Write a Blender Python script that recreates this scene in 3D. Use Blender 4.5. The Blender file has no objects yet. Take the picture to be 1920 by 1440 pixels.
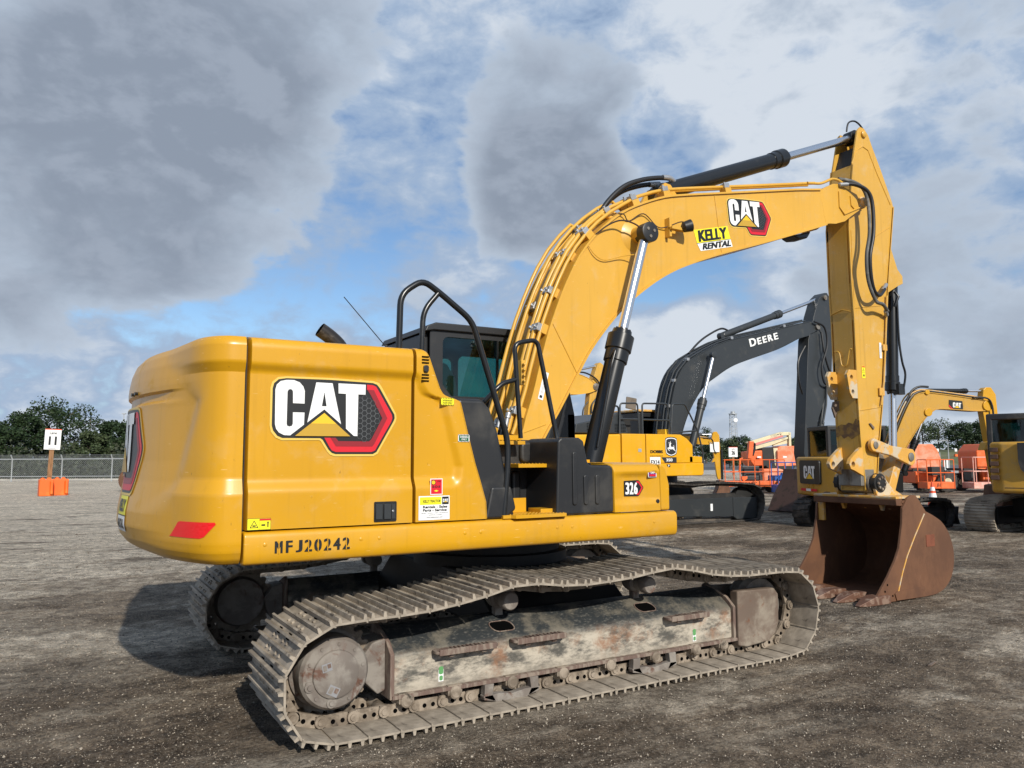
import bpy, bmesh, math, random
from math import sin, cos, pi, radians, sqrt, atan2, hypot
from mathutils import Vector, Matrix

scene = bpy.context.scene
COL = scene.collection
rnd = random.Random(7)

# ------------------------------------------------------------------ helpers
def V3(*a): return Vector(a)

class MB:
    """collects shapes and links them as ONE mesh object"""
    def __init__(s): s.v = []; s.f = []; s.m = []
    def add(s, vs, fs, mi=0):
        o = len(s.v); s.v += [tuple(v) for v in vs]
        for f in fs:
            s.f.append([i + o for i in f]); s.m.append(mi)
        return s
    def box(s, x0, x1, y0, y1, z0, z1, mi=0, M=None):
        vs = [V3(x, y, z) for z in (z0, z1) for y in (y0, y1) for x in (x0, x1)]
        if M is not None: vs = [M @ v for v in vs]
        return s.add(vs, [(0, 2, 3, 1), (4, 5, 7, 6), (0, 1, 5, 4), (2, 6, 7, 3), (0, 4, 6, 2), (1, 3, 7, 5)], mi)
    def prism(s, pts, y0, y1, mi=0):
        """XZ outline pushed along Y"""
        n = len(pts)
        vs = [(p[0], y0, p[1]) for p in pts] + [(p[0], y1, p[1]) for p in pts]
        fs = [tuple(range(n)), tuple(range(2 * n - 1, n - 1, -1))] + [(i, i + n, (i + 1) % n + n, (i + 1) % n) for i in range(n)]
        return s.add(vs, fs, mi)
    def prism_x(s, pts, x0, x1, mi=0):
        """YZ outline pushed along X"""
        n = len(pts)
        vs = [(x0, p[0], p[1]) for p in pts] + [(x1, p[0], p[1]) for p in pts]
        fs = [tuple(range(n)), tuple(range(2 * n - 1, n - 1, -1))] + [(i, i + n, (i + 1) % n + n, (i + 1) % n) for i in range(n)]
        return s.add(vs, fs, mi)
    def prism_z(s, pts, z0, z1, mi=0):
        n = len(pts)
        vs = [(p[0], p[1], z0) for p in pts] + [(p[0], p[1], z1) for p in pts]
        fs = [tuple(range(n)), tuple(range(2 * n - 1, n - 1, -1))] + [(i, i + n, (i + 1) % n + n, (i + 1) % n) for i in range(n)]
        return s.add(vs, fs, mi)
    def lathe(s, p0, axis, prof, n=24, mi=0):
        """prof: list of (distance along axis, radius)"""
        a = Vector(axis).normalized()
        u = a.orthogonal().normalized(); w = a.cross(u)
        p0 = Vector(p0); vs = []; fs = []
        for (t, r) in prof:
            for k in range(n):
                th = 2 * pi * k / n
                vs.append(p0 + a * t + (u * cos(th) + w * sin(th)) * r)
        for i in range(len(prof) - 1):
            for k in range(n):
                k2 = (k + 1) % n
                fs.append((i * n + k, i * n + k2, (i + 1) * n + k2, (i + 1) * n + k))
        fs.append(tuple(range(n))); fs.append(tuple((len(prof) - 1) * n + k for k in range(n - 1, -1, -1)))
        return s.add(vs, fs, mi)
    def cyl(s, p0, p1, r0, r1=None, n=20, mi=0):
        p0 = Vector(p0); p1 = Vector(p1); L = (p1 - p0).length
        return s.lathe(p0, p1 - p0, [(0, r0), (L, r0 if r1 is None else r1)], n, mi)
    def tube(s, pts, r, n=8, mi=0, closed=False):
        pts = [Vector(p) for p in pts]; N = len(pts)
        if N < 2: return s
        vs = []; fs = []; prev = None
        for i, p in enumerate(pts):
            if closed: t = (pts[(i + 1) % N] - pts[i - 1])
            else: t = pts[min(i + 1, N - 1)] - pts[max(i - 1, 0)]
            t.normalize()
            if prev is None: u = t.orthogonal().normalized()
            else:
                u = prev - t * prev.dot(t)
                if u.length < 1e-6: u = t.orthogonal()
                u.normalize()
            prev = u; w = t.cross(u)
            rr = r[i] if isinstance(r, (list, tuple)) else r
            for k in range(n):
                th = 2 * pi * k / n
                vs.append(p + (u * cos(th) + w * sin(th)) * rr)
        for i in range(N if closed else N - 1):
            j = (i + 1) % N
            for k in range(n):
                k2 = (k + 1) % n
                fs.append((i * n + k, i * n + k2, j * n + k2, j * n + k))
        if not closed:
            fs.append(tuple(range(n - 1, -1, -1))); fs.append(tuple((N - 1) * n + k for k in range(n)))
        return s.add(vs, fs, mi)
    def plate(s, loops, y0, y1, mi=0):
        """XZ outline with holes, pushed along Y"""
        vs, fs = fill2d(loops, abs(y1 - y0) / 2)
        ym = (y0 + y1) / 2
        return s.add([(v[0], ym - v[2], v[1]) for v in vs], fs, mi)
    def grid(s, P, mi=0, closed_u=False):
        """P[i][j] rows of points"""
        R = len(P); Cn = len(P[0]); vs = [p for row in P for p in row]; fs = []
        for i in range(R - 1):
            for j in range(Cn if closed_u else Cn - 1):
                j2 = (j + 1) % Cn
                fs.append((i * Cn + j, i * Cn + j2, (i + 1) * Cn + j2, (i + 1) * Cn + j))
        return s.add(vs, fs, mi)
    def build(s, name, mats, parent=None, bevel=0, seg=2, smooth=35, fix=True, loc=None):
        me = bpy.data.meshes.new(name)
        me.from_pydata([tuple(v) for v in s.v], [], s.f)
        if not isinstance(mats, (list, tuple)): mats = [mats]
        for m in mats: me.materials.append(m)
        me.polygons.foreach_set('material_index', s.m)
        me.update()
        if fix:
            bm = bmesh.new(); bm.from_mesh(me)
            bmesh.ops.recalc_face_normals(bm, faces=bm.faces)
            bm.to_mesh(me); bm.free()
        me.polygons.foreach_set('use_smooth', [smooth > 0] * len(me.polygons))
        if smooth > 0 and not bevel: me.set_sharp_from_angle(angle=radians(smooth))
        o = bpy.data.objects.new(name, me); COL.objects.link(o)
        if parent is not None: o.parent = parent
        if loc is not None: o.location = loc
        if bevel:
            b = o.modifiers.new('bevel', 'BEVEL'); b.width = bevel; b.segments = seg
            b.limit_method = 'ANGLE'; b.angle_limit = radians(32); b.harden_normals = True
        return o

def fill2d(loops, ext=0.0):
    cu = bpy.data.curves.new('outline', 'CURVE'); cu.dimensions = '2D'; cu.fill_mode = 'BOTH'; cu.extrude = ext
    for lp in loops:
        sp = cu.splines.new('POLY'); sp.points.add(len(lp) - 1)
        for i, p in enumerate(lp): sp.points[i].co = (p[0], p[1], 0, 1)
        sp.use_cyclic_u = True
    ob = bpy.data.objects.new('outline', cu)
    me = bpy.data.meshes.new_from_object(ob)
    vs = [tuple(v.co) for v in me.vertices]; fs = [tuple(p.vertices) for p in me.polygons]
    bpy.data.objects.remove(ob); bpy.data.curves.remove(cu); bpy.data.meshes.remove(me)
    return vs, fs

def text2d(body, size, bold=0.0, shear=0.0, wide=1.0, align='LEFT', res=3):
    cu = bpy.data.curves.new('lettering', 'FONT'); cu.body = body; cu.size = size; cu.offset = bold; cu.shear = shear
    cu.align_x = align; cu.resolution_u = res
    ob = bpy.data.objects.new('lettering', cu)
    me = bpy.data.meshes.new_from_object(ob)
    vs = [(v.co[0] * wide, v.co[1]) for v in me.vertices]; fs = [tuple(p.vertices) for p in me.polygons]
    bpy.data.objects.remove(ob); bpy.data.curves.remove(cu); bpy.data.meshes.remove(me)
    return vs, fs

def bold_txt(m, body, x0, x1, y0, y1, b=.0, shear=0.0, raw=.0):
    """heavier lettering: the same outline laid three times, a hair apart"""
    vf = text2d(body, .1, raw, shear)
    if not b: return [(m, fit(vf, x0, x1, y0, y1))]
    out = []
    for dx, dy in ((-b, -b * .4), (0, b * .4), (b, -b * .4), (-b, b * .4), (b, b * .4)):
        out.append((m, fit(vf, x0 + b + dx, x1 - b + dx, y0 + b * .4 + dy, y1 - b * .4 + dy)))
    return out

def fit(vf, x0, x1, y0, y1):
    """stretch flat shape into a rectangle"""
    vs, fs = vf
    if not vs: return vf
    a = min(v[0] for v in vs); b = max(v[0] for v in vs); c = min(v[1] for v in vs); d = max(v[1] for v in vs)
    return [(x0 + (v[0] - a) / (b - a) * (x1 - x0), y0 + (v[1] - c) / (d - c) * (y1 - y0)) for v in vs], fs

def rect(x0, x1, y0, y1): return [(x0, y0), (x1, y0), (x1, y1), (x0, y1)]
def circ(cx, cy, r, n=20, ry=None): return [(cx + r * cos(2 * pi * k / n), cy + (ry or r) * sin(2 * pi * k / n)) for k in range(n)]
def rrect(x0, x1, y0, y1, r, n=4):
    out = []
    for (cx, cy, a0) in ((x1 - r, y1 - r, 0), (x0 + r, y1 - r, 90), (x0 + r, y0 + r, 180), (x1 - r, y0 + r, 270)):
        for k in range(n + 1):
            a = radians(a0 + 90 * k / n); out.append((cx + r * cos(a), cy + r * sin(a)))
    return out

def decal(name, parent, layers, fmap, label=None, lift=0.0012, start=0.003):
    """layers: (material, (verts2d, faces)); fmap(u, v, h) gives the 3-D point at height h above the surface"""
    mats = []; mb = MB()
    for k, (m, vf) in enumerate(layers):
        if isinstance(vf, list): vf = fill2d([vf])
        if m not in mats: mats.append(m)
        h = start + k * lift
        mb.add([fmap(v[0], v[1], h) for v in vf[0]], vf[1], mats.index(m))
    o = mb.build(name, mats, parent, smooth=0, fix=False)
    if label: o['label'] = label
    return o

def sideplane(x0, z0, y, sx=1.0, sz=1.0, ang=0.0):
    """map for a surface facing -Y"""
    c, s_ = cos(ang), sin(ang)
    return lambda u, v, h: (x0 + (u * sx) * c - (v * sz) * s_, y - h, z0 + (u * sx) * s_ + (v * sz) * c)

def round_path(pts, r=0.05, seg=5):
    pts = [Vector(p) for p in pts]; out = [pts[0]]
    for i in range(1, len(pts) - 1):
        a, b, c = pts[i - 1], pts[i], pts[i + 1]
        d1 = (a - b); d2 = (c - b); rr = min(r, d1.length * .45, d2.length * .45)
        p = b + d1.normalized() * rr; q = b + d2.normalized() * rr
        for k in range(seg + 1):
            t = k / seg
            out.append(p * (1 - t) ** 2 + b * 2 * t * (1 - t) + q * t * t)
    out.append(pts[-1]); return out

def smooth_path(pts, sub=6, closed=False):
    pts = [Vector(p) for p in pts]; N = len(pts); out = []
    for i in range(N if closed else N - 1):
        if closed: p0, p1, p2, p3 = pts[i - 1], pts[i], pts[(i + 1) % N], pts[(i + 2) % N]
        else: p0, p1, p2, p3 = pts[max(i - 1, 0)], pts[i], pts[i + 1], pts[min(i + 2, N - 1)]
        for k in range(sub):
            t = k / sub
            out.append(0.5 * ((2 * p1) + (p2 - p0) * t + (2 * p0 - 5 * p1 + 4 * p2 - p3) * t * t + (3 * p1 - p0 - 3 * p2 + p3) * t ** 3))
    if not closed: out.append(pts[-1])
    return out

def resample(pts, n, closed=False):
    P = [Vector(p) for p in pts]
    if closed: P = P + [P[0]]
    L = [0]
    for a, b in zip(P, P[1:]): L.append(L[-1] + (b - a).length)
    out = []
    m = n if closed else n - 1
    j = 0
    for k in range(n):
        d = L[-1] * k / m
        while j < len(L) - 2 and L[j + 1] < d: j += 1
        t = (d - L[j]) / max(L[j + 1] - L[j], 1e-9)
        out.append(P[j].lerp(P[j + 1], t))
    return out, L[-1]

def interp(tab, x):
    if x <= tab[0][0]: return tab[0][1]
    for (a, b), (c, d) in zip(tab, tab[1:]):
        if x <= c: return b + (d - b) * (x - a) / max(c - a, 1e-9)
    return tab[-1][1]
def sstep(a, b, x):
    t = max(0, min(1, (x - a) / (b - a))); return t * t * (3 - 2 * t)

def thing(name, label, cat, loc=(0, 0, 0), rz=0.0, group=None):
    o = bpy.data.objects.new(name, None); COL.objects.link(o); o.empty_display_size = .2
    o.location = loc; o.rotation_euler = (0, 0, rz); o['label'] = label; o['category'] = cat
    if group: o['group'] = group
    return o
def tag(o, label, cat, group=None, kind=None):
    o['label'] = label; o['category'] = cat
    if group: o['group'] = group
    if kind: o['kind'] = kind
    return o

# ------------------------------------------------------------------ materials
def new_mat(name):
    m = bpy.data.materials.new(name); m.use_nodes = True
    nt = m.node_tree; nt.nodes.clear()
    out = nt.nodes.new('ShaderNodeOutputMaterial'); b = nt.nodes.new('ShaderNodeBsdfPrincipled')
    nt.links.new(b.outputs[0], out.inputs[0])
    return m, nt, b
def N(nt, typ, **kw):
    n = nt.nodes.new(typ)
    for k, v in kw.items(): setattr(n, k, v)
    return n
def rgba(c): return (c[0], c[1], c[2], 1)
def mixc(nt, fac, a, b, mode='MIX'):
    n = N(nt, 'ShaderNodeMix', data_type='RGBA', blend_type=mode)
    for sock, val in ((n.inputs[0], fac), (n.inputs[6], a), (n.inputs[7], b)):
        if isinstance(val, (int, float)): sock.default_value = val
        elif isinstance(val, tuple): sock.default_value = rgba(val)
        else: nt.links.new(val, sock)
    return n.outputs[2]
def ramp(nt, src, a, b, lo=0.0, hi=1.0):
    n = N(nt, 'ShaderNodeMapRange'); n.interpolation_type = 'SMOOTHSTEP'
    n.inputs[1].default_value = a; n.inputs[2].default_value = b; n.inputs[3].default_value = lo; n.inputs[4].default_value = hi
    nt.links.new(src, n.inputs[0]); return n.outputs[0]
def math_(nt, op, a, b=None):
    n = N(nt, 'ShaderNodeMath', operation=op)
    for s, v in zip(n.inputs, (a, b)):
        if v is None: continue
        if isinstance(v, (int, float)): s.default_value = v
        else: nt.links.new(v, s)
    return n.outputs[0]
def noise(nt, vec, scale, detail=4, rough=.55, dist=0.0):
    n = N(nt, 'ShaderNodeTexNoise'); n.inputs['Scale'].default_value = scale; n.inputs['Detail'].default_value = detail
    n.inputs['Roughness'].default_value = rough; n.inputs['Distortion'].default_value = dist
    if vec is not None: nt.links.new(vec, n.inputs['Vector'])
    return n.outputs[0]
def coords(nt, scale=(1, 1, 1), kind='Object', rot=(0, 0, 0)):
    t = N(nt, 'ShaderNodeTexCoord'); mp = N(nt, 'ShaderNodeMapping')
    mp.inputs['Scale'].default_value = scale; mp.inputs['Rotation'].default_value = rot
    nt.links.new(t.outputs[kind], mp.inputs[0]); return mp.outputs[0]
def bump(nt, b, h, strength=.3, dist=.01):
    n = N(nt, 'ShaderNodeBump'); n.inputs['Strength'].default_value = strength; n.inputs['Distance'].default_value = dist
    nt.links.new(h, n.inputs['Height']); nt.links.new(n.outputs[0], b.inputs['Normal'])

def plain(name, col, rough=.5, metal=0.0, spec=.5, emit=None):
    m, nt, b = new_mat(name)
    b.inputs['Base Color'].default_value = rgba(col); b.inputs['Roughness'].default_value = rough
    b.inputs['Metallic'].default_value = metal; b.inputs['Specular IOR Level'].default_value = spec
    return m
def worn(name, col, col2, rough=.5, rough2=.8, metal=0.0, scale=3.0, lo=.5, hi=.62, stretch=(1, 1, 1), bmp=.0, bscale=40, coat=0.0,
         third=None, t_scale=9.0, t_lo=.6, t_hi=.7, amt=1.0):
    """base colour broken up by patches of a second (and third) one"""
    m, nt, b = new_mat(name)
    c = coords(nt, stretch)
    f = ramp(nt, noise(nt, c, scale, 8, .62, .3), lo, hi, 0, amt)
    base = mixc(nt, ramp(nt, noise(nt, c, scale * .35, 3, .5), .3, .7), tuple(x * .93 for x in col), tuple(min(1, x * 1.05) for x in col))
    colr = mixc(nt, f, base, col2)
    if third is not None:
        g = ramp(nt, noise(nt, coords(nt, stretch, rot=(.3, .2, .4)), t_scale, 8, .68, .5), t_lo, t_hi)
        colr = mixc(nt, g, colr, third)
    nt.links.new(colr, b.inputs['Base Color'])
    nt.links.new(ramp(nt, f, 0, 1, rough, rough2), b.inputs['Roughness'])
    b.inputs['Metallic'].default_value = metal
    if coat: b.inputs['Coat Weight'].default_value = coat; b.inputs['Coat Roughness'].default_value = .12
    if bmp: bump(nt, b, noise(nt, c, bscale, 6, .6), bmp, .004)
    return m

YEL = (.59, .298, .006)
def yellow_paint(name, col=YEL, dust=.12, rough=.34, coat=.12, dustcol=(.42, .33, .2)):
    m, nt, b = new_mat(name)
    c = coords(nt)
    big = noise(nt, c, 1.3, 3, .5)
    base = mixc(nt, ramp(nt, big, .3, .7), tuple(x * .95 for x in col), tuple(x * 1.04 for x in col))
    d = ramp(nt, noise(nt, c, 4.5, 9, .7, .4), .5, .72, 0, dust)
    colr = mixc(nt, d, base, dustcol)
    sp = ramp(nt, noise(nt, coords(nt, (1, 1, .25)), 60, 3, .6), .70, .76, 0, .5)
    colr = mixc(nt, sp, colr, (.12, .06, .01))
    runs = ramp(nt, noise(nt, coords(nt, (9, 9, .35)), 2.2, 6, .6, .2), .54, .72, 0, dust * .9 + .06)
    colr = mixc(nt, runs, colr, tuple(x * .62 for x in col))
    scr = ramp(nt, noise(nt, coords(nt, (1.5, 2, 26), rot=(.25, .5, .1)), 7, 2, .5), .735, .75, 0, .55)
    colr = mixc(nt, scr, colr, (.85, .66, .32))
    tz = N(nt, 'ShaderNodeTexCoord'); sz_ = N(nt, 'ShaderNodeSeparateXYZ'); nt.links.new(tz.outputs['Object'], sz_.inputs[0])
    film = math_(nt, 'MULTIPLY', ramp(nt, sz_.outputs[2], 1.75, 1.05), ramp(nt, noise(nt, c, 3.0, 8, .7, .3), .45, .70, 0, .13))
    colr = mixc(nt, film, colr, (.34, .27, .17))
    nt.links.new(colr, b.inputs['Base Color'])
    nt.links.new(ramp(nt, d, 0, max(dust, .01), rough, rough + .25), b.inputs['Roughness'])
    b.inputs['Coat Weight'].default_value = coat; b.inputs['Coat Roughness'].default_value = .15
    bump(nt, b, noise(nt, c, 90, 2, .5), .04, .002)
    return m

M = {}
M['yellow'] = yellow_paint('yellow enamel')
M['yellow_boom'] = yellow_paint('sun faded yellow enamel', (.63, .345, .04), .2, .42, .08, (.5, .4, .25))
M['yellow_stick'] = yellow_paint('worn yellow enamel', (.58, .325, .045), .4, .45, .1, (.55, .42, .25))
M['yellow_worn'] = worn('chipped yellow enamel', (.62, .33, .06), (.5, .42, .3), .5, .8, 0, 5, .48, .6, bmp=.2, third=(.16, .1, .05), t_lo=.62, t_hi=.68)
M['deere_yellow'] = yellow_paint('lemon yellow enamel', (.72, .36, .008), .12)
M['dusty_yellow'] = yellow_paint('dusty yellow enamel', (.50, .27, .03), .5, .5, .05, (.33, .24, .12))
M['black_plastic'] = worn('black moulded plastic', (.016, .017, .019), (.05, .047, .042), .42, .6, 0, 2.2, .5, .75, bmp=.1, bscale=120)
M['black_paint'] = worn('black gloss paint', (.010, .011, .012), (.03, .03, .03), .28, .5, 0, 3, .55, .8)
M['black_dirty'] = worn('black oily steel', (.012, .012, .012), (.04, .034, .028), .6, .8, 0, 3, .5, .7)
M['rubber'] = plain('black rubber hose', (.012, .012, .013), .45)
M['hose_grey'] = worn('dusty grey hose', (.09, .09, .085), (.2, .19, .17), .6, .8, 0, 8)
M['chrome'] = plain('polished chrome rod', (.72, .73, .75), .26, 1.0)
M['zinc'] = worn('zinc plated clamp', (.45, .46, .47), (.3, .3, .3), .4, .6, .7, 10)
M['shoe'] = worn('dusty track shoe steel', (.235, .200, .158), (.40, .345, .275), .72, .9, .15, 3.5, .38, .62, bmp=.5, bscale=35, third=(.07, .055, .042), t_scale=6, t_lo=.56, t_hi=.68)
M['chain'] = worn('rusty track link steel', (.17, .135, .10), (.33, .275, .215), .7, .9, .15, 9, .4, .62, bmp=.5, bscale=60, third=(.05, .04, .03), t_lo=.55, t_hi=.68)
M['hub'] = worn('dusty final drive casting', (.17, .145, .125), (.26, .235, .205), .7, .9, .1, 7, .42, .6, bmp=.25, bscale=30, third=(.12, .06, .04), t_scale=5, t_lo=.55, t_hi=.66)
M['rust_plate'] = worn('rust brown plate', (.145, .105, .08), (.28, .24, .19), .7, .9, .1, 5, .42, .68, bmp=.2, third=(.16,.07,.035), t_scale=14, t_lo=.58, t_hi=.74)
M['steel_worn'] = worn('bare worn steel', (.25, .235, .21), (.14, .11, .08), .5, .8, .5, 6, .45, .65, stretch=(1, 1, .4), bmp=.15)
M['glass'] = None
M['red'] = plain('red reflector', (.75, .01, .012), .35)
M['white'] = plain('white vinyl', (.78, .79, .78), .45)
M['decal_black'] = plain('black vinyl', (.012, .013, .014), .4)
M['decal_red'] = plain('red vinyl', (.62, .012, .025), .4)
M['decal_darkred'] = plain('dark red vinyl', (.26, .012, .02), .4)
M['decal_yellow'] = plain('yellow vinyl', (.80, .50, .02), .4)
M['decal_gold'] = plain('gold vinyl', (.50, .30, .03), .4)
M['decal_lemon'] = plain('lemon vinyl', (.85, .78, .02), .4)
M['decal_edge'] = plain('pale gold vinyl edge', (.72, .50, .10), .4)
M['decal_charcoal'] = plain('charcoal vinyl', (.03, .033, .037), .4)
M['hexline'] = plain('grey vinyl mesh', (.085, .09, .095), .4)
M['decal_green'] = plain('green vinyl', (.01, .12, .05), .4)
M['decal_purple'] = plain('purple vinyl', (.12, .03, .22), .4)
M['decal_grey'] = plain('grey vinyl', (.25, .25, .26), .5)
M['deere_grey'] = worn('charcoal grey paint', (.030, .034, .037), (.07, .068, .062), .38, .55, 0, 2.5, .55, .8)
M['rust'] = worn('rusted bucket steel', (.160, .072, .034), (.10, .044, .022), .66, .75, .05, 2.2, .35, .65, bmp=.25, bscale=70, third=(.23, .125, .085), t_scale=5, t_lo=.62, t_hi=.8, stretch=(1, 1, .7))
M['rust_dark'] = worn('dark rusted steel', (.055, .026, .017), (.03, .018, .012), .7, .85, 0, 4, bmp=.3)
M['tooth'] = worn('worn tooth steel', (.14, .07, .045), (.25, .165, .12), .5, .6, .2, 12, .48, .6, bmp=.2)
M['orange'] = worn('orange lift paint', (.78, .13, .022), (.7, .19, .06), .5, .7, 0, 3, .5, .7)
M['orange_faded'] = worn('faded orange paint', (.75, .19, .075), (.75, .36, .24), .6, .75, 0, 2, .4, .65)
M['pink_faded'] = worn('faded pinkish orange paint', (.74, .33, .25), (.78, .48, .40), .6, .8, 0, 3, .4, .65)
M['cream'] = worn('cream boom paint', (.70, .63, .40), (.5, .45, .3), .5, .7, 0, 2)
M['pinkstripe'] = plain('faded red stripe', (.62, .2, .17), .5)
M['blue'] = plain('blue paint', (.02, .10, .36), .45)
M['orange_block'] = worn('orange painted concrete', (.85, .13, .012), (.9, .18, .02), .55, .6, 0, 1.5)
M['cone'] = plain('orange traffic cone rubber', (.80, .09, .025), .5)
M['white_dirty'] = worn('white paint', (.7, .7, .68), (.5, .5, .47), .5, .7, 0, 5)
M['wood'] = worn('brown timber', (.27, .14, .06), (.16, .08, .035), .75, .9, 0, 6, stretch=(4, 4, .4), bmp=.2)
M['galv'] = plain('galvanised steel', (.42, .44, .45), .5, .4)
M['concrete'] = worn('pale concrete', (.40, .38, .34), (.3, .28, .25), .85, .95, 0, .4)
M['tyre'] = worn('dusty tyre rubber', (.03, .028, .026), (.08, .07, .06), .75, .9, 0, 6)
M['blackhole'] = plain('painted hole shade', (.003, .003, .003), 1.0, 0, 0.0)  # unreflecting black painted in for the shade inside holes, slots and grilles
M['dirt'] = worn('caked mud', (.22, .17, .12), (.13, .1, .07), .95, .95, 0, 6, bmp=.4)
M['cab_interior'] = plain('dark cab trim', (.02, .022, .024), .6)
M['seat'] = plain('grey seat cloth', (.035, .05, .048), .8)

def track_frame_mat():
    m, nt, b = new_mat('scratched and rusted black frame paint')
    c = coords(nt, (1, 1, 1)); c2 = coords(nt, (.7, 1, 1.6), rot=(0, .5, 0))
    t = N(nt, 'ShaderNodeTexCoord'); sx = N(nt, 'ShaderNodeSeparateXYZ'); nt.links.new(t.outputs['Object'], sx.inputs[0])
    low = ramp(nt, sx.outputs[2], .45, .36)            # side face
    scr = ramp(nt, noise(nt, coords(nt, (2.2, 2, 9), rot=(0, .7, 0)), 12, 8, .7), .52, .66, 0, .8)
    top = mixc(nt, scr, (.020, .024, .026), (.14, .132, .115))
    top = mixc(nt, ramp(nt, noise(nt, c, 3, 9, .7), .46, .62, 0, .75), top, (.17, .15, .115))
    pale = mixc(nt, ramp(nt, noise(nt, c2, 5.5, 10, .74), .38, .60), (.08, .076, .066), (.47, .42, .34))
    rustm = mixc(nt, ramp(nt, noise(nt, coords(nt, (1, 1, 1), rot=(.5, .1, .2)), 2.4, 10, .74), .50, .66, 0, .85), pale, (.25, .12, .06))
    fac = math_(nt, 'MULTIPLY', low, ramp(nt, noise(nt, c, 2.4, 9, .68), .28, .46))
    col = mixc(nt, fac, top, rustm)
    col = mixc(nt, ramp(nt, sx.outputs[2], .27, .17, 0, .55), col, (.33, .29, .23))
    nt.links.new(col, b.inputs['Base Color']); b.inputs['Roughness'].default_value = .62
    bump(nt, b, noise(nt, c, 30, 6, .6), .25, .004)
    return m
M['frame'] = track_frame_mat()
M['flange'] = worn('rusty flange steel', (.15, .10, .08), (.25, .2, .16), .8, .9, .1, 9, .45, .6, stretch=(3, 1, .6), bmp=.3, bscale=80)

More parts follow.
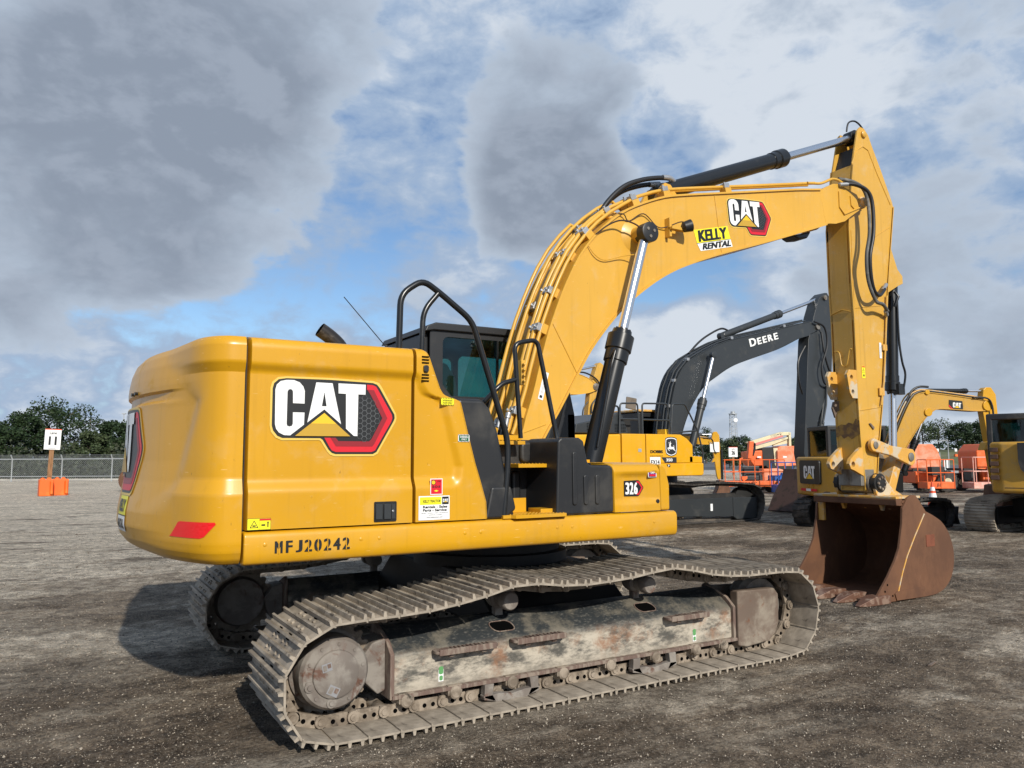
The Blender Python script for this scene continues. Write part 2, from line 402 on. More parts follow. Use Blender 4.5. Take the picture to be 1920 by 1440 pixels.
def ground_mat():
    m, nt, b = new_mat('crushed gravel ground')
    t = N(nt, 'ShaderNodeTexCoord').outputs['Object']
    def mp(scale, rz):
        n = N(nt, 'ShaderNodeMapping'); n.inputs['Scale'].default_value = scale; n.inputs['Rotation'].default_value = (0, 0, rz)
        nt.links.new(t, n.inputs[0]); return n.outputs[0]
    # wheel streaks run roughly across the yard
    streak = noise(nt, mp((.24, .62, 1), radians(28)), 1.0, 12, .72, .45)
    patch = noise(nt, mp((.35, .35, 1), 0), 1.0, 6, .6, .2)
    mid = noise(nt, mp((1, 1, 1), 0), 3.5, 8, .65)
    fine = noise(nt, mp((1, 1, 1), 0), 45, 4, .7)
    s1 = math_(nt, 'ADD', math_(nt, 'MULTIPLY', streak, .60), math_(nt, 'MULTIPLY', patch, .40))
    s1 = math_(nt, 'ADD', math_(nt, 'MULTIPLY', s1, .82), math_(nt, 'MULTIPLY', mid, .18))
    # the far left of the yard is paler
    sx_ = N(nt, 'ShaderNodeSeparateXYZ'); nt.links.new(t, sx_.inputs[0])
    far_ = ramp(nt, math_(nt, 'SUBTRACT', math_(nt, 'MULTIPLY', sx_.outputs[1], 1.0), math_(nt, 'MULTIPLY', sx_.outputs[0], .9)), 3.0, 15.0, 0, .10)
    s1 = math_(nt, 'ADD', s1, far_)
    col = mixc(nt, ramp(nt, s1, .43, .50), (.088, .062, .043), (.235, .19, .145))
    col = mixc(nt, ramp(nt, s1, .50, .57), col, (.54, .49, .42))
    far2 = ramp(nt, math_(nt, 'SUBTRACT', sx_.outputs[1], math_(nt, 'MULTIPLY', sx_.outputs[0], .55)), 1.5, 11.0)
    st2 = noise(nt, mp((.16, .42, 1), radians(26)), 1.1, 13, .74, .5)
    col = mixc(nt, math_(nt, 'MULTIPLY', far2, ramp(nt, st2, .40, .58, .12, .95)), col, (.62, .575, .50))
    col = mixc(nt, math_(nt, 'MULTIPLY', math_(nt, 'SUBTRACT', 1.0, far2), ramp(nt, st2, .50, .60, 0, .70)), col, (.46, .42, .36))
    rut = noise(nt, mp((.26, .95, 1), radians(24)), 1.2, 12, .74, .5)
    col = mixc(nt, ramp(nt, rut, .53, .63, 0, .85), col, (.062, .044, .032))
    damp = ramp(nt, noise(nt, mp((.5, .9, 1), radians(40)), .9, 9, .62, .5), .40, .60)
    damp = math_(nt, 'MAXIMUM', damp, math_(nt, 'MULTIPLY', far2, .75))
    col = mixc(nt, 1.0, col, mixc(nt, damp, (.60, .57, .54), (1.22, 1.2, 1.17)), 'MULTIPLY')
    col = mixc(nt, ramp(nt, fine, .35, .65, 0, 1), mixc(nt, .45, col, (0.02, .014, .009)), mixc(nt, .14, col, (.5, .43, .34)))
    gran = noise(nt, mp((1, 1, 1), .7), 5.0, 15, .84, .1)
    col = mixc(nt, 1.0, col, mixc(nt, ramp(nt, gran, .36, .66), (.56, .52, .475), (2.25, 2.2, 2.1)), 'MULTIPLY')  # gravel grain, with tiny shadows between stones painted into the colour
    def stones(scale, lo, hi, amt):
        v = N(nt, 'ShaderNodeTexVoronoi'); v.inputs['Scale'].default_value = scale; nt.links.new(mp((1, 1, 1), .3), v.inputs['Vector'])
        h = N(nt, 'ShaderNodeSeparateColor'); nt.links.new(v.outputs['Color'], h.inputs[0])
        return v, math_(nt, 'MULTIPLY', ramp(nt, h.outputs[0], lo, hi, 0, amt), ramp(nt, v.outputs['Distance'], .42, .22))
    v1, f1 = stones(85, .52, .85, .85)
    v2, f2 = stones(34, .78, .95, .7)
    v3, f3 = stones(140, .55, .8, .6)
    grit = ramp(nt, noise(nt, mp((1, 1, 1), 0), 16, 5, .8), .40, .62)
    col = mixc(nt, math_(nt, 'MULTIPLY', f3, .6), col, (.34, .29, .225))
    col = mixc(nt, math_(nt, 'MULTIPLY', f1, .75), col, (.48, .425, .345)); col = mixc(nt, f2, col, (.40, .355, .29))
    nt.links.new(col, b.inputs['Base Color']); b.inputs['Roughness'].default_value = .92; b.inputs['Specular IOR Level'].default_value = .25
    h = math_(nt, 'ADD', math_(nt, 'MULTIPLY', v1.outputs['Distance'], -.6), math_(nt, 'ADD', math_(nt, 'MULTIPLY', v2.outputs['Distance'], -1.0), math_(nt, 'MULTIPLY', mid, 5.0)))
    h = math_(nt, 'ADD', h, math_(nt, 'MULTIPLY', fine, 1.2)); h = math_(nt, 'ADD', h, math_(nt, 'MULTIPLY', rut, -9.0)); h = math_(nt, 'ADD', h, math_(nt, 'MULTIPLY', grit, .8))
    bump(nt, b, math_(nt, 'ADD', h, math_(nt, 'MULTIPLY', gran, 7.0)), 1.0, .020)
    return m
M['ground'] = ground_mat()

def glass_mat(name, tint, a=.35):
    m = bpy.data.materials.new(name); m.use_nodes = True; nt = m.node_tree; nt.nodes.clear()
    out = N(nt, 'ShaderNodeOutputMaterial'); tr = N(nt, 'ShaderNodeBsdfTransparent'); gl = N(nt, 'ShaderNodeBsdfGlossy')
    tr.inputs[0].default_value = rgba(tint); gl.inputs['Roughness'].default_value = .03; gl.inputs[0].default_value = (.9, .95, 1, 1)
    fr = N(nt, 'ShaderNodeFresnel'); fr.inputs[0].default_value = 1.5
    mx = N(nt, 'ShaderNodeMixShader'); nt.links.new(fr.outputs[0], mx.inputs[0]); nt.links.new(tr.outputs[0], mx.inputs[1]); nt.links.new(gl.outputs[0], mx.inputs[2])
    nt.links.new(mx.outputs[0], out.inputs[0]); return m
M['glass'] = glass_mat('green tinted cab glass', (.42, .66, .64))
M['glass_mid'] = glass_mat('grey green cab glass', (.22, .36, .35))
M['glass_dark'] = glass_mat('dark tinted cab glass', (.12, .18, .18))

def leaf_mat(name, c1, c2):
    m, nt, b = new_mat(name)
    c = coords(nt)
    f = ramp(nt, noise(nt, c, .8, 4, .6), .35, .65)
    g = ramp(nt, noise(nt, c, 5, 3, .6), .3, .7)
    nt.links.new(mixc(nt, .5, mixc(nt, f, c1, c2), mixc(nt, g, c1, c2)), b.inputs['Base Color'])
    b.inputs['Roughness'].default_value = .6; b.inputs['Specular IOR Level'].default_value = .3
    return m
M['leaf_dark'] = leaf_mat('dark oak foliage', (.012, .028, .010), (.034, .058, .020))
M['leaf_pine'] = leaf_mat('dark pine foliage', (.014, .030, .012), (.035, .058, .022))
M['leaf_olive'] = leaf_mat('olive foliage', (.030, .050, .018), (.065, .085, .038))
M['brush'] = leaf_mat('dry brush', (.018, .028, .014), (.055, .062, .036))
M['bark'] = worn('grey brown bark', (.10, .08, .06), (.05, .04, .03), .9, .9, 0, 2)
M['grass'] = worn('dry mown grass', (.10, .115, .045), (.15, .14, .07), .9, .95, 0, .08)
M['asphalt'] = worn('worn asphalt', (.085, .09, .097), (.12, .125, .13), .85, .9, 0, .05)

def chainlink_mat():
    m = bpy.data.materials.new('chain link wire'); m.use_nodes = True; nt = m.node_tree; nt.nodes.clear()
    out = N(nt, 'ShaderNodeOutputMaterial'); tr = N(nt, 'ShaderNodeBsdfTransparent'); df = N(nt, 'ShaderNodeBsdfDiffuse'); df.inputs[0].default_value = (.33, .35, .36, 1)
    t = N(nt, 'ShaderNodeTexCoord'); sp = N(nt, 'ShaderNodeSeparateXYZ'); nt.links.new(t.outputs['Object'], sp.inputs[0])
    def diag(sign):
        s = math_(nt, 'ADD', sp.outputs[0], math_(nt, 'MULTIPLY', sp.outputs[2], sign))
        fr = math_(nt, 'FRACT', math_(nt, 'MULTIPLY', s, 6.0))
        return math_(nt, 'LESS_THAN', fr, .08)
    f = math_(nt, 'MAXIMUM', diag(1.0), diag(-1.0))
    mx = N(nt, 'ShaderNodeMixShader'); nt.links.new(f, mx.inputs[0]); nt.links.new(tr.outputs[0], mx.inputs[1]); nt.links.new(df.outputs[0], mx.inputs[2])
    nt.links.new(mx.outputs[0], out.inputs[0]); return m
M['chainlink'] = chainlink_mat()

# ------------------------------------------------------------------ lettering and emblem outlines (unit wide)
BADGE = {
'black': [(0.104, 0.587), (0.445, 0.59), (0.805, 0.581), (0.843, 0.569), (0.868, 0.539), (0.997, 0.326), (1.0, 0.296), (0.991, 0.272), (0.868, 0.058), (0.844, 0.017), (0.813, 0.0), (0.502, 0.0), (0.473, 0.009), (0.446, 0.034), (0.396, 0.113), (0.378, 0.125), (0.082, 0.124), (0.044, 0.14), (0.011, 0.181), (0.0, 0.219), (0.0, 0.504), (0.01, 0.544), (0.044, 0.576)],
'border': [(0.104, 0.601), (0.444, 0.605), (0.811, 0.597), (0.861, 0.583), (0.887, 0.547), (1.012, 0.332), (1.017, 0.297), (1.007, 0.264), (0.88, 0.047), (0.856, 0.003), (0.819, -0.017), (0.496, -0.018), (0.458, -0.005), (0.432, 0.023), (0.382, 0.102), (0.367, 0.11), (0.077, 0.106), (0.031, 0.126), (-0.005, 0.169), (-0.016, 0.216), (-0.016, 0.509), (-0.004, 0.554), (0.039, 0.592)],
'C': [(0.105, 0.573), (0.16, 0.574), (0.205, 0.558), (0.234, 0.526), (0.246, 0.492), (0.246, 0.393), (0.156, 0.394), (0.154, 0.483), (0.148, 0.497), (0.134, 0.503), (0.119, 0.497), (0.112, 0.481), (0.111, 0.232), (0.116, 0.218), (0.132, 0.212), (0.15, 0.217), (0.158, 0.233), (0.157, 0.323), (0.247, 0.323), (0.245, 0.229), (0.139, 0.144), (0.093, 0.146), (0.054, 0.165), (0.032, 0.192), (0.022, 0.23), (0.019, 0.494), (0.029, 0.533), (0.058, 0.562)],
'A': [(0.335, 0.564), (0.466, 0.563), (0.541, 0.237), (0.403, 0.352), (0.27, 0.246)],
'Ahole': [(0.402, 0.49), (0.421, 0.377), (0.383, 0.377)],
'T': [(0.514, 0.564), (0.742, 0.563), (0.741, 0.482), (0.68, 0.481), (0.677, 0.144), (0.647, 0.145), (0.581, 0.203), (0.577, 0.482), (0.516, 0.483)],
'tri': [(0.403, 0.324), (0.617, 0.142), (0.175, 0.14)],
'trilow': [(0.50, 0.24), (0.617, 0.142), (0.175, 0.14), (0.30, 0.24)],
'red': [(0.755, 0.565), (0.806, 0.563), (0.834, 0.552), (0.853, 0.523), (0.974, 0.325), (0.979, 0.296), (0.969, 0.266), (0.849, 0.061), (0.831, 0.029), (0.8, 0.017), (0.504, 0.017), (0.472, 0.029), (0.451, 0.057), (0.41, 0.129), (0.459, 0.129), (0.504, 0.061), (0.806, 0.061), (0.824, 0.082), (0.934, 0.295), (0.815, 0.522), (0.794, 0.522), (0.756, 0.524)],
'red2': [(0.756, 0.524), (0.794, 0.522), (0.815, 0.522), (0.934, 0.295), (0.824, 0.082), (0.806, 0.061), (0.504, 0.061), (0.459, 0.129), (0.5, 0.13), (0.523, 0.103), (0.778, 0.102), (0.799, 0.122), (0.89, 0.294), (0.794, 0.471), (0.769, 0.508)],
}
def sc(loop, k, dx=0, dy=0): return [(p[0] * k + dx, p[1] * k + dy) for p in loop]
def scf(vf, k, dx=0, dy=0): return [(v[0] * k + dx, v[1] * k + dy) for v in vf[0]], vf[1]
def hex_mesh():
    vs = []; fs = []
    s = .021; w = .0035
    inside = lambda x, y: x > .69 and abs(y - .295) < .175 and x < .885 - abs(y - .295) * .5 - .012
    for i in range(9):
        for j in range(14):
            cx = .70 + i * s * 1.5 * 1.15; cy = .10 + j * s * 1.732 * 1.15 + (s * .866 * 1.15 if i % 2 else 0)
            if not inside(cx, cy): continue
            for k in range(6):
                a, b = radians(60 * k), radians(60 * k + 60); o = len(vs)
                for (r_, an) in ((s * 1.15, a), (s * 1.15, b), (s * 1.15 - w, b), (s * 1.15 - w, a)):
                    vs.append((cx + r_ * cos(an), cy + r_ * sin(an)))
                fs.append((o, o + 1, o + 2, o + 3))
    return vs, fs
HEX = hex_mesh()
def badge_layers(k, hexes=True):
    L = [(M['decal_edge'], sc(BADGE['border'], k)), (M['decal_black'], sc(BADGE['black'], k)), (M['decal_red'], sc(BADGE['red'], k)),
         (M['decal_darkred'], sc(BADGE['red2'], k))]
    if hexes: L.append((M['hexline'], scf(HEX, k)))
    L += [(M['white'], sc(BADGE['C'], k)), (M['white'], fill2d([sc(BADGE['A'], k), sc(BADGE['Ahole'], k)])), (M['white'], sc(BADGE['T'], k)),
          (M['decal_yellow'], sc(BADGE['tri'], k)), (M['decal_gold'], sc(BADGE['trilow'], k))]
    return L
def word_layers(k, dx=0, dy=0):
    f = lambda n: [((p[0]) * k + dx, (p[1] - .14) * k + dy) for p in BADGE[n]]
    return [(M['white'], f('C')), (M['white'], fill2d([f('A'), f('Ahole')])), (M['white'], f('T')), (M['decal_yellow'], f('tri'))]

# ------------------------------------------------------------------ tracks
def loop_frames(path, n):
    """n stations round a closed XZ loop: (point, tangent, outward normal)"""
    P, L = resample([(p[0], 0, p[1]) for p in path], n, closed=True)
    cx = sum(p.x for p in P) / n; cz = sum(p.z for p in P) / n; out = []
    for i in range(n):
        a, b = P[i], P[(i + 1) % n]; mid = (a + b) / 2; t = (b - a).normalized(); nn = V3(t.z, 0, -t.x)
        out.append((mid, t, nn, (b - a).length, a))
    area = sum(P[i].x * P[(i + 1) % n].z - P[(i + 1) % n].x * P[i].z for i in range(n))
    if area < 0: out = [(m_, t, -nn, l, a) for (m_, t, nn, l, a) in out]
    return out

def frame_mat(p, t, nn):
    y = nn.cross(t)
    return Matrix(((t.x, y.x, nn.x, p.x), (t.y, y.y, nn.y, p.y), (t.z, y.z, nn.z, p.z), (0, 0, 0, 1)))

MAIN_LOOP = smooth_path([(-1.95, 0, .030), (-1.0, 0, .026), (0, 0, .026), (1.0, 0, .026), (1.93, 0, .026), (2.12, 0, .09), (2.235, 0, .24), (2.26, 0, .40), (2.2, 0, .57), (2.06, 0, .69),
    (1.8, 0, .715), (1.46, 0, .715), (1.1, 0, .745), (.72, 0, .825), (.53, 0, .828), (.3, 0, .80), (-.06, 0, .782), (-.3, 0, .785), (-.58, 0, .822), (-.74, 0, .822),
    (-1.0, 0, .768), (-1.36, 0, .722), (-1.7, 0, .712), (-1.95, 0, .705), (-2.13, 0, .62), (-2.235, 0, .47), (-2.25, 0, .31), (-2.205, 0, .16), (-2.10, 0, .06)], 8, closed=True)
MAIN_LOOP = [(p.x, p.z) for p in MAIN_LOOP]

def shoe_mesh(w, pitch):
    mb = MB(); h = w / 2; p = pitch
    pl = [(-p * .475, -.020), (-p * .475, -.003), (-p * .40, .001), (p * .42, .001), (p * .485, -.004), (p * .485, -.012), (p * .40, -.012), (-p * .41, -.012), (-p * .44, -.020)]
    n = len(pl)
    vs = [(q[0], -h, q[1]) for q in pl] + [(q[0], h, q[1]) for q in pl]
    mb.add(vs, [tuple(range(n)), tuple(range(2 * n - 1, n - 1, -1))] + [(i, i + n, (i + 1) % n + n, (i + 1) % n) for i in range(n)])
    for x in (-p * .40, -p * .03, p * .34):
        a = [(x - .012, 0), (x + .012, 0), (x + .007, .030), (x - .007, .030)]
        vs = [(q[0], -h + .004, q[1]) for q in a] + [(q[0], h - .004, q[1]) for q in a]
        mb.add(vs, [(0, 1, 2, 3), (7, 6, 5, 4)] + [(i, i + 4, (i + 1) % 4 + 4, (i + 1) % 4) for i in range(4)])
    for y in (-.15, -.065, .065, .15):
        for x in (-p * .22, p * .16):
            mb.lathe((x, y, .0), (0, 0, 1), [(0, .013), (.012, .011)], 6)
    for y in (-.108, .108):
        mb.box(-p * .5, -p * .30, y - .03, y + .03, .001, .0025, 1)
    return mb

def link_parts(mb, fr, yc, w=.024, h=.078, holes=True):
    m_, t, nn, L, a = fr
    Mx = frame_mat(m_, t, nn)
    zt = -.012; zb = -.012 - h
    out = [(-L * .5 - .03, zb + .02), (-L * .5 - .03, zb + .004), (-L * .5 + .04, zb), (L * .5 - .02, zb + .004), (L * .5 + .012, zb + .02), (L * .5 + .0, zt - .02), (L * .3, zt), (-L * .28, zt), (-L * .5 - .02, zt - .02)]
    for y0 in yc:
        n = len(out)
        vs = [Mx @ V3(q[0], y0 - w / 2, q[1]) for q in out] + [Mx @ V3(q[0], y0 + w / 2, q[1]) for q in out]
        mb.add(vs, [tuple(range(n)), tuple(range(2 * n - 1, n - 1, -1))] + [(i, i + n, (i + 1) % n + n, (i + 1) % n) for i in range(n)])
        if holes:
            for s in (-1, 1):
                yy = y0 + s * (w / 2 + .001)
                for xh in (-.022, .038):
                    c = Mx @ V3(xh, yy, (zt + zb) / 2 + .008)
                    mb.cyl(c - V3(0, s * .002, 0), c + V3(0, s * .001, 0), .014, n=10, mi=1)
    c = Mx @ V3(-L * .5, 0, (zt + zb) / 2 - .004)
    y0, y1 = min(yc), max(yc)
    mb.cyl((c.x, y0 - .034, c.z), (c.x, y1 + .034, c.z), .037, n=14)
    mb.cyl((c.x, y0 - .042, c.z), (c.x, y1 + .042, c.z), .021, n=12)

def detailed_track(parent, yc, first=None, name='track'):
    """chain with a shoe object on every link"""
    n = 49
    F = loop_frames(MAIN_LOOP, n)
    if first is None:
        mb = MB()
        for fr in F: link_parts(mb, fr, (-.105, .105))
        chain = mb.build('track_chain', [M['chain'], M['blackhole']], parent, smooth=30)
        chain.location = (0, yc, 0)
        p = F[0][3]
        shoe0 = shoe_mesh(.79, p * 1.03).build('track_shoe', [M['shoe'], M['blackhole']], chain, smooth=25)
        for i, (m_, t, nn, L, a) in enumerate(F):
            o = shoe0 if i == 0 else shoe0.copy()
            if i: COL.objects.link(o)
            o.parent = chain; o.matrix_basis = frame_mat(m_, t, nn)
        return chain
    chain = first.copy(); COL.objects.link(chain); chain.parent = parent; chain.location = (0, yc, 0)
    for ch in first.children:
        c = ch.copy(); COL.objects.link(c); c.parent = chain
    return chain

def track_frame(parent, yc, side):
    """side -1: outer face looks toward -Y"""
    s = side
    def Y(v): return yc + s * v        # v measured outward from the centre line
    mb = MB()
    sec = [(Y(.155), .175), (Y(.155), .415), (Y(.12), .445), (Y(-.02), .545), (Y(-.12), .56), (Y(-.17), .50), (Y(-.17), .175)]
    mb.prism_x(sec, -1.5, 1.47)
    fr = mb.build('track_frame', M['frame'], parent, bevel=.012)
    MB().box(-1.515, 1.50, min(Y(.19), Y(-.19)), max(Y(.19), Y(-.19)), .155, .18).build('flange', M['flange'], fr, bevel=.003, seg=1)
    # end plates
    for x0 in (-1.53, 1.465):
        MB().prism_x([(Y(.18), .155), (Y(.18), .43), (Y(.10), .50), (Y(-.14), .585), (Y(-.18), .56), (Y(-.18), .155)], x0, x0 + .03).build('end_plate', M['flange'], fr, bevel=.004, seg=1)
    mb = MB(); mb.prism([(-1.53, .2), (-1.53, .52), (-1.62, .50), (-1.70, .40), (-1.66, .26), (-1.58, .18)], min(Y(.10), Y(-.12)), max(Y(.10), Y(-.12)))
    mb.build('sprocket_bracket', M['hub'], fr, bevel=.01)
    # black plates on the sloped top, painting the shade inside oval openings
    for x in (-.66, .63):
        e = V3(0, s * (.12 - (-.02)), .445 - .545).normalized()          # down the slope (outward)
        nrm = V3(0, s * .1, .14).normalized(); c0 = V3(x, Y(.06), .489)
        pts = rrect(-.085, .085, -.045, .045, .04, 5)
        vs = [c0 + V3(1, 0, 0) * (p[0] + p[1] * .3) + e * p[1] + nrm * .003 for p in pts]
        mb = MB(); mb.add(vs, [tuple(range(len(vs)))], 0)
        ring = [c0 + V3(1, 0, 0) * (p[0] + p[1] * .3) * 1.0 + e * p[1] + nrm * .004 for p in rrect(-.087, .087, -.047, .047, .042, 5)]
        mb.tube(ring, .004, 6, 1, closed=True)
        mb.build('painted_opening', [M['blackhole'], M['flange']], fr, smooth=0)
    # steps
    for (x0, x1) in ((-1.24, -.78), (-.66, -.22), (.72, 1.16)):
        mb = MB()
        mb.prism_z(rrect(x0, x1, min(Y(.15), Y(.245)), max(Y(.15), Y(.245)), .03), .405, .425)
        mb.box(x0 + .02, x1 - .02, min(Y(.235), Y(.247)), max(Y(.235), Y(.247)), .395, .435)
        k = x0 + .12
        while k < x1 - .04:
            mb.box(k, k + .012, min(Y(.17), Y(.24)), max(Y(.17), Y(.24)), .425, .434); k += .03
        mb.box(x0 + .10, x0 + .14, min(Y(.15), Y(.22)), max(Y(.15), Y(.22)), .375, .406)
        mb.box(x1 - .12, x1 - .08, min(Y(.15), Y(.22)), max(Y(.15), Y(.22)), .375, .406)
        mb.build('step', M['flange'], fr, bevel=.004, seg=1)
    # rollers
    for x in (-1.42, -1.08, -.65, -.23, .19, .62, 1.04, 1.34):
        mb = MB(); z = .172
        mb.lathe((x, Y(-.13), z), (0, s, 0), [(0, .05), (.02, .078), (.21, .078), (.23, .085), (.25, .085), (.26, .05)], 24)
        mb.box(x - .05, x + .05, min(Y(.13), Y(.185)), max(Y(.13), Y(.185)), .125, .185)
        mb.lathe((x, Y(.15), .14), (0, s, 0), [(0, .045), (.045, .042), (.055, .03)], 12)
        mb.build('track_roller', M['chain'], fr, smooth=40)
    for x in (-.66, .60):
        mb = MB()
        gy0, gy1 = min(Y(.15), Y(.205)), max(Y(.15), Y(.205))
        for sx in (-1, 1):
            mb.prism([(x + sx * .14, .158), (x + sx * .21, .158), (x + sx * .215, .06), (x + sx * .12, .04), (x + sx * .15, .09)], gy0, gy1)
        mb.prism([(x - .22, .075), (x - .12, .035), (x + .12, .035), (x + .22, .075), (x + .22, .088), (x + .10, .09), (x, .075), (x - .1, .09), (x - .22, .088)], gy0, gy1)
        mb.build('roller_guard', M['hub'], fr, bevel=.004, seg=1)
    for x in (-.63, .62):
        mb = MB()
        mb.lathe((x, Y(-.14), .668), (0, s, 0), [(0, .055), (.05, .07), (.12, .07), (.13, .05), (.2, .05), (.21, .066), (.27, .066), (.285, .055)], 24)
        mb.box(x - .03, x + .03, min(Y(-.08), Y(-.03)), max(Y(-.08), Y(-.03)), .50, .65)
        mb.build('carrier_roller', M['hub'], fr, smooth=40)
    # idler and its cover
    mb = MB()
    mb.lathe((1.885, Y(-.085), .375), (0, s, 0), [(0, .20), (.0, .235), (.03, .245), (.05, .262), (.12, .262), (.14, .245), (.17, .235), (.17, .16), (.15, .14), (.15, .07), (.19, .06)], 40)
    mb.build('idler', M['hub'], fr, smooth=30)
    mb = MB()
    mb.prism([(1.50, .555), (1.50, .115), (1.60, .095), (1.86, .115), (1.94, .17), (1.985, .25), (1.99, .49), (1.94, .545)], min(Y(.11), Y(.20)), max(Y(.11), Y(.20)))
    mb.prism([(1.50, .555), (1.50, .115), (1.60, .095), (1.84, .115), (1.85, .54)], min(Y(-.19), Y(-.12)), max(Y(-.19), Y(-.12)))
    mb.build('idler_yoke', M['rust_plate'], fr, bevel=.014)
    # sprocket and final drive
    mb = MB(); c = V3(-1.885, 0, .375); teeth = 23; prof = []
    for k in range(teeth * 4):
        a = 2 * pi * k / (teeth * 4); r_ = (.262, .262, .292, .292)[k % 4]; prof.append((c.x + r_ * cos(a), c.z + r_ * sin(a)))
    mb.prism(prof, min(Y(-.03), Y(.03)), max(Y(-.03), Y(.03)))
    mb.build('sprocket', M['chain'], fr, smooth=20)
    mb = MB()
    mb.lathe((-1.895, Y(-.1), .38), (0, s, 0), [(0, .2), (.13, .235), (.16, .235), (.17, .215), (.30, .212), (.325, .195), (.33, .15), (.332, .142), (.345, .138), (.352, .125), (.352, 0.001)], 48)
    for k in range(10):
        a = 2 * pi * k / 10 + .2
        mb.lathe((-1.895 + .172 * cos(a), Y(.22), .38 + .172 * sin(a)), (0, s, 0), [(0, .012), (.014, .011)], 6)
    for a in (radians(200), radians(262)):
        mb.lathe((-1.895 + .165 * cos(a), Y(.215), .38 + .165 * sin(a)), (0, s, 0), [(0, .032), (.02, .03), (.022, .016), (.03, .015)], 14)
    hub = mb.build('final_drive', M['hub'], fr, smooth=30)
    if s < 0:
        for (u, w, sz, an) in ((-.06, .05, .03, .2), (-.02, -.09, .035, -.5)):
            decal('sticker', hub, [(M['decal_grey'], rect(-sz, sz, -sz * .8, sz * .8)), (M['hub'], rect(-sz * .8, -sz * .1, -sz * .6, sz * .5)), (M['flange'], rect(sz * .1, sz * .8, -sz * .2, sz * .6))],
                  sideplane(-1.895 + u, .38 + w, Y(.252), ang=an))
        for (x, z) in ((-1.17, .26), (1.05, .245)):
            mat_g = plain('green decal', (.10, .30, .10), .6)
            decal('sticker', fr, [(M['white'], rect(-.018, .018, -.045, .03)), (mat_g, rrect(-.016, .016, .0, .05, .012)), (mat_g, rrect(-.012, .012, -.038, -.008, .008))],
                  sideplane(x, z, Y(.155)))
    return fr

# ------------------------------------------------------------------ booms
def ribbon_box(top, bot, hw, n=28, plate=.02, over=.02):
    """box beam between two outlines; hw(x) half width; flange plates stand proud"""
    T, _ = resample([(p[0], 0, p[1]) for p in top], n); B, _ = resample([(p[0], 0, p[1]) for p in bot], n)
    mb = MB()
    for s in (-1, 1):
        mb.grid([[(p.x, s * hw(p.x), p.z) for p in T], [(T[i].lerp(B[i], .5).x, s * hw(T[i].lerp(B[i], .5).x), T[i].lerp(B[i], .5).z) for i in range(n)], [(p.x, s * hw(p.x), p.z) for p in B]])
    for (Q, sg) in ((T, 1), (B, -1)):
        rows = []
        for i, p in enumerate(Q):
            t = (Q[min(i + 1, n - 1)] - Q[max(i - 1, 0)]).normalized(); nn = V3(-t.z, 0, t.x) * sg
            w = hw(p.x) + over
            o = p + nn * plate
            rows.append([(p.x, -w, p.z), (o.x, -w, o.z), (o.x, w, o.z), (p.x, w, p.z)])
        mb.grid(rows, closed_u=True)
        mb.add(rows[0], [(0, 1, 2, 3)]); mb.add(rows[-1], [(3, 2, 1, 0)])
    # ends
    for i in (0, -1):
        w = hw(T[i].x)
        mb.add([(T[i].x, -w, T[i].z), (T[i].x, w, T[i].z), (B[i].x, w, B[i].z), (B[i].x, -w, B[i].z)], [(0, 1, 2, 3)])
    return mb

def cylinder_parts(parent, p0, p1, gland, r, rg, rr, y, matb, eye=.07, eyew=.07, boot=True):
    """hydraulic cylinder from p0 (XZ) to p1; gland = fraction where the rod leaves"""
    a = V3(p0[0], y, p0[1]); b = V3(p1[0], y, p1[1]); d = b - a; L = d.length; u = d.normalized()
    mb = MB(); g = L * gland
    mb.lathe(a, u, [(0.02, r * .7), (.06, r * .98), (.08, r), (g - rg * 2.4, r), (g - rg * 2.35, rg * .93), (g - rg * 1.5, rg * .93), (g - rg * 1.4, rg * 1.04), (g - rg * .2, rg * 1.04), (g - rg * .1, rg * .8), (g + rg * .25, rg * .75), (g + rg * .3, rr * 1.1)], 28)
    mb.lathe(a - V3(0, eyew, 0), (0, 1, 0), [(0, eye), (2 * eyew, eye)], 20)
    for k in range(10):
        an = 2 * pi * k / 10; o1 = u.orthogonal().normalized(); o2 = u.cross(o1)
        c = a + u * (g + rg * .05) + (o1 * cos(an) + o2 * sin(an)) * rg * .62
        mb.lathe(c, u, [(0, rg * .1), (rg * .3, rg * .1)], 6)
    body = mb.build('cylinder', matb, parent, smooth=35)
    mb = MB(); g1 = L - eye * .8; mb.lathe(a, u, [(g + (g1 - g) * k / 14, rr) for k in range(15)], 48); mb.build('rod', M['chrome'], body, smooth=35)
    mb = MB(); mb.lathe(b - V3(0, eyew, 0), (0, 1, 0), [(0, eye * .9), (.004, eye), (2 * eyew - .004, eye), (2 * eyew, eye * .9)], 24)
    mb.build('rod_eye', matb, body, smooth=35)
    return body

def weld(mb, pts, r=.006): mb.tube(pts, r, 6)

# ================================================================== MAIN EXCAVATOR
exc = thing('excavator', 'large yellow excavator in the foreground, rusty bucket resting on the gravel', 'excavator', (0, 0, 0))

chain0 = detailed_track(exc, -1.295)
chain0['label'] = 'dusty steel crawler chain nearest the viewer'
detailed_track(exc, 1.295, chain0)
track_frame(exc, -1.295, -1)
track_frame(exc, 1.295, 1)

# centre frame between the tracks
mb = MB()
mb.prism_x([(-1.15, .32), (-.75, .42), (.75, .42), (1.15, .32), (1.15, .52), (.8, .78), (-.8, .78), (-1.15, .52)], -.62, .62)
mb.build('centre_frame', M['black_dirty'], exc, bevel=.02)
MB().lathe((0, 0, .76), (0, 0, 1), [(0, .68), (.1, .68), (.11, .62), (.23, .62)], 48).build('swing_bearing', M['black_dirty'], exc)

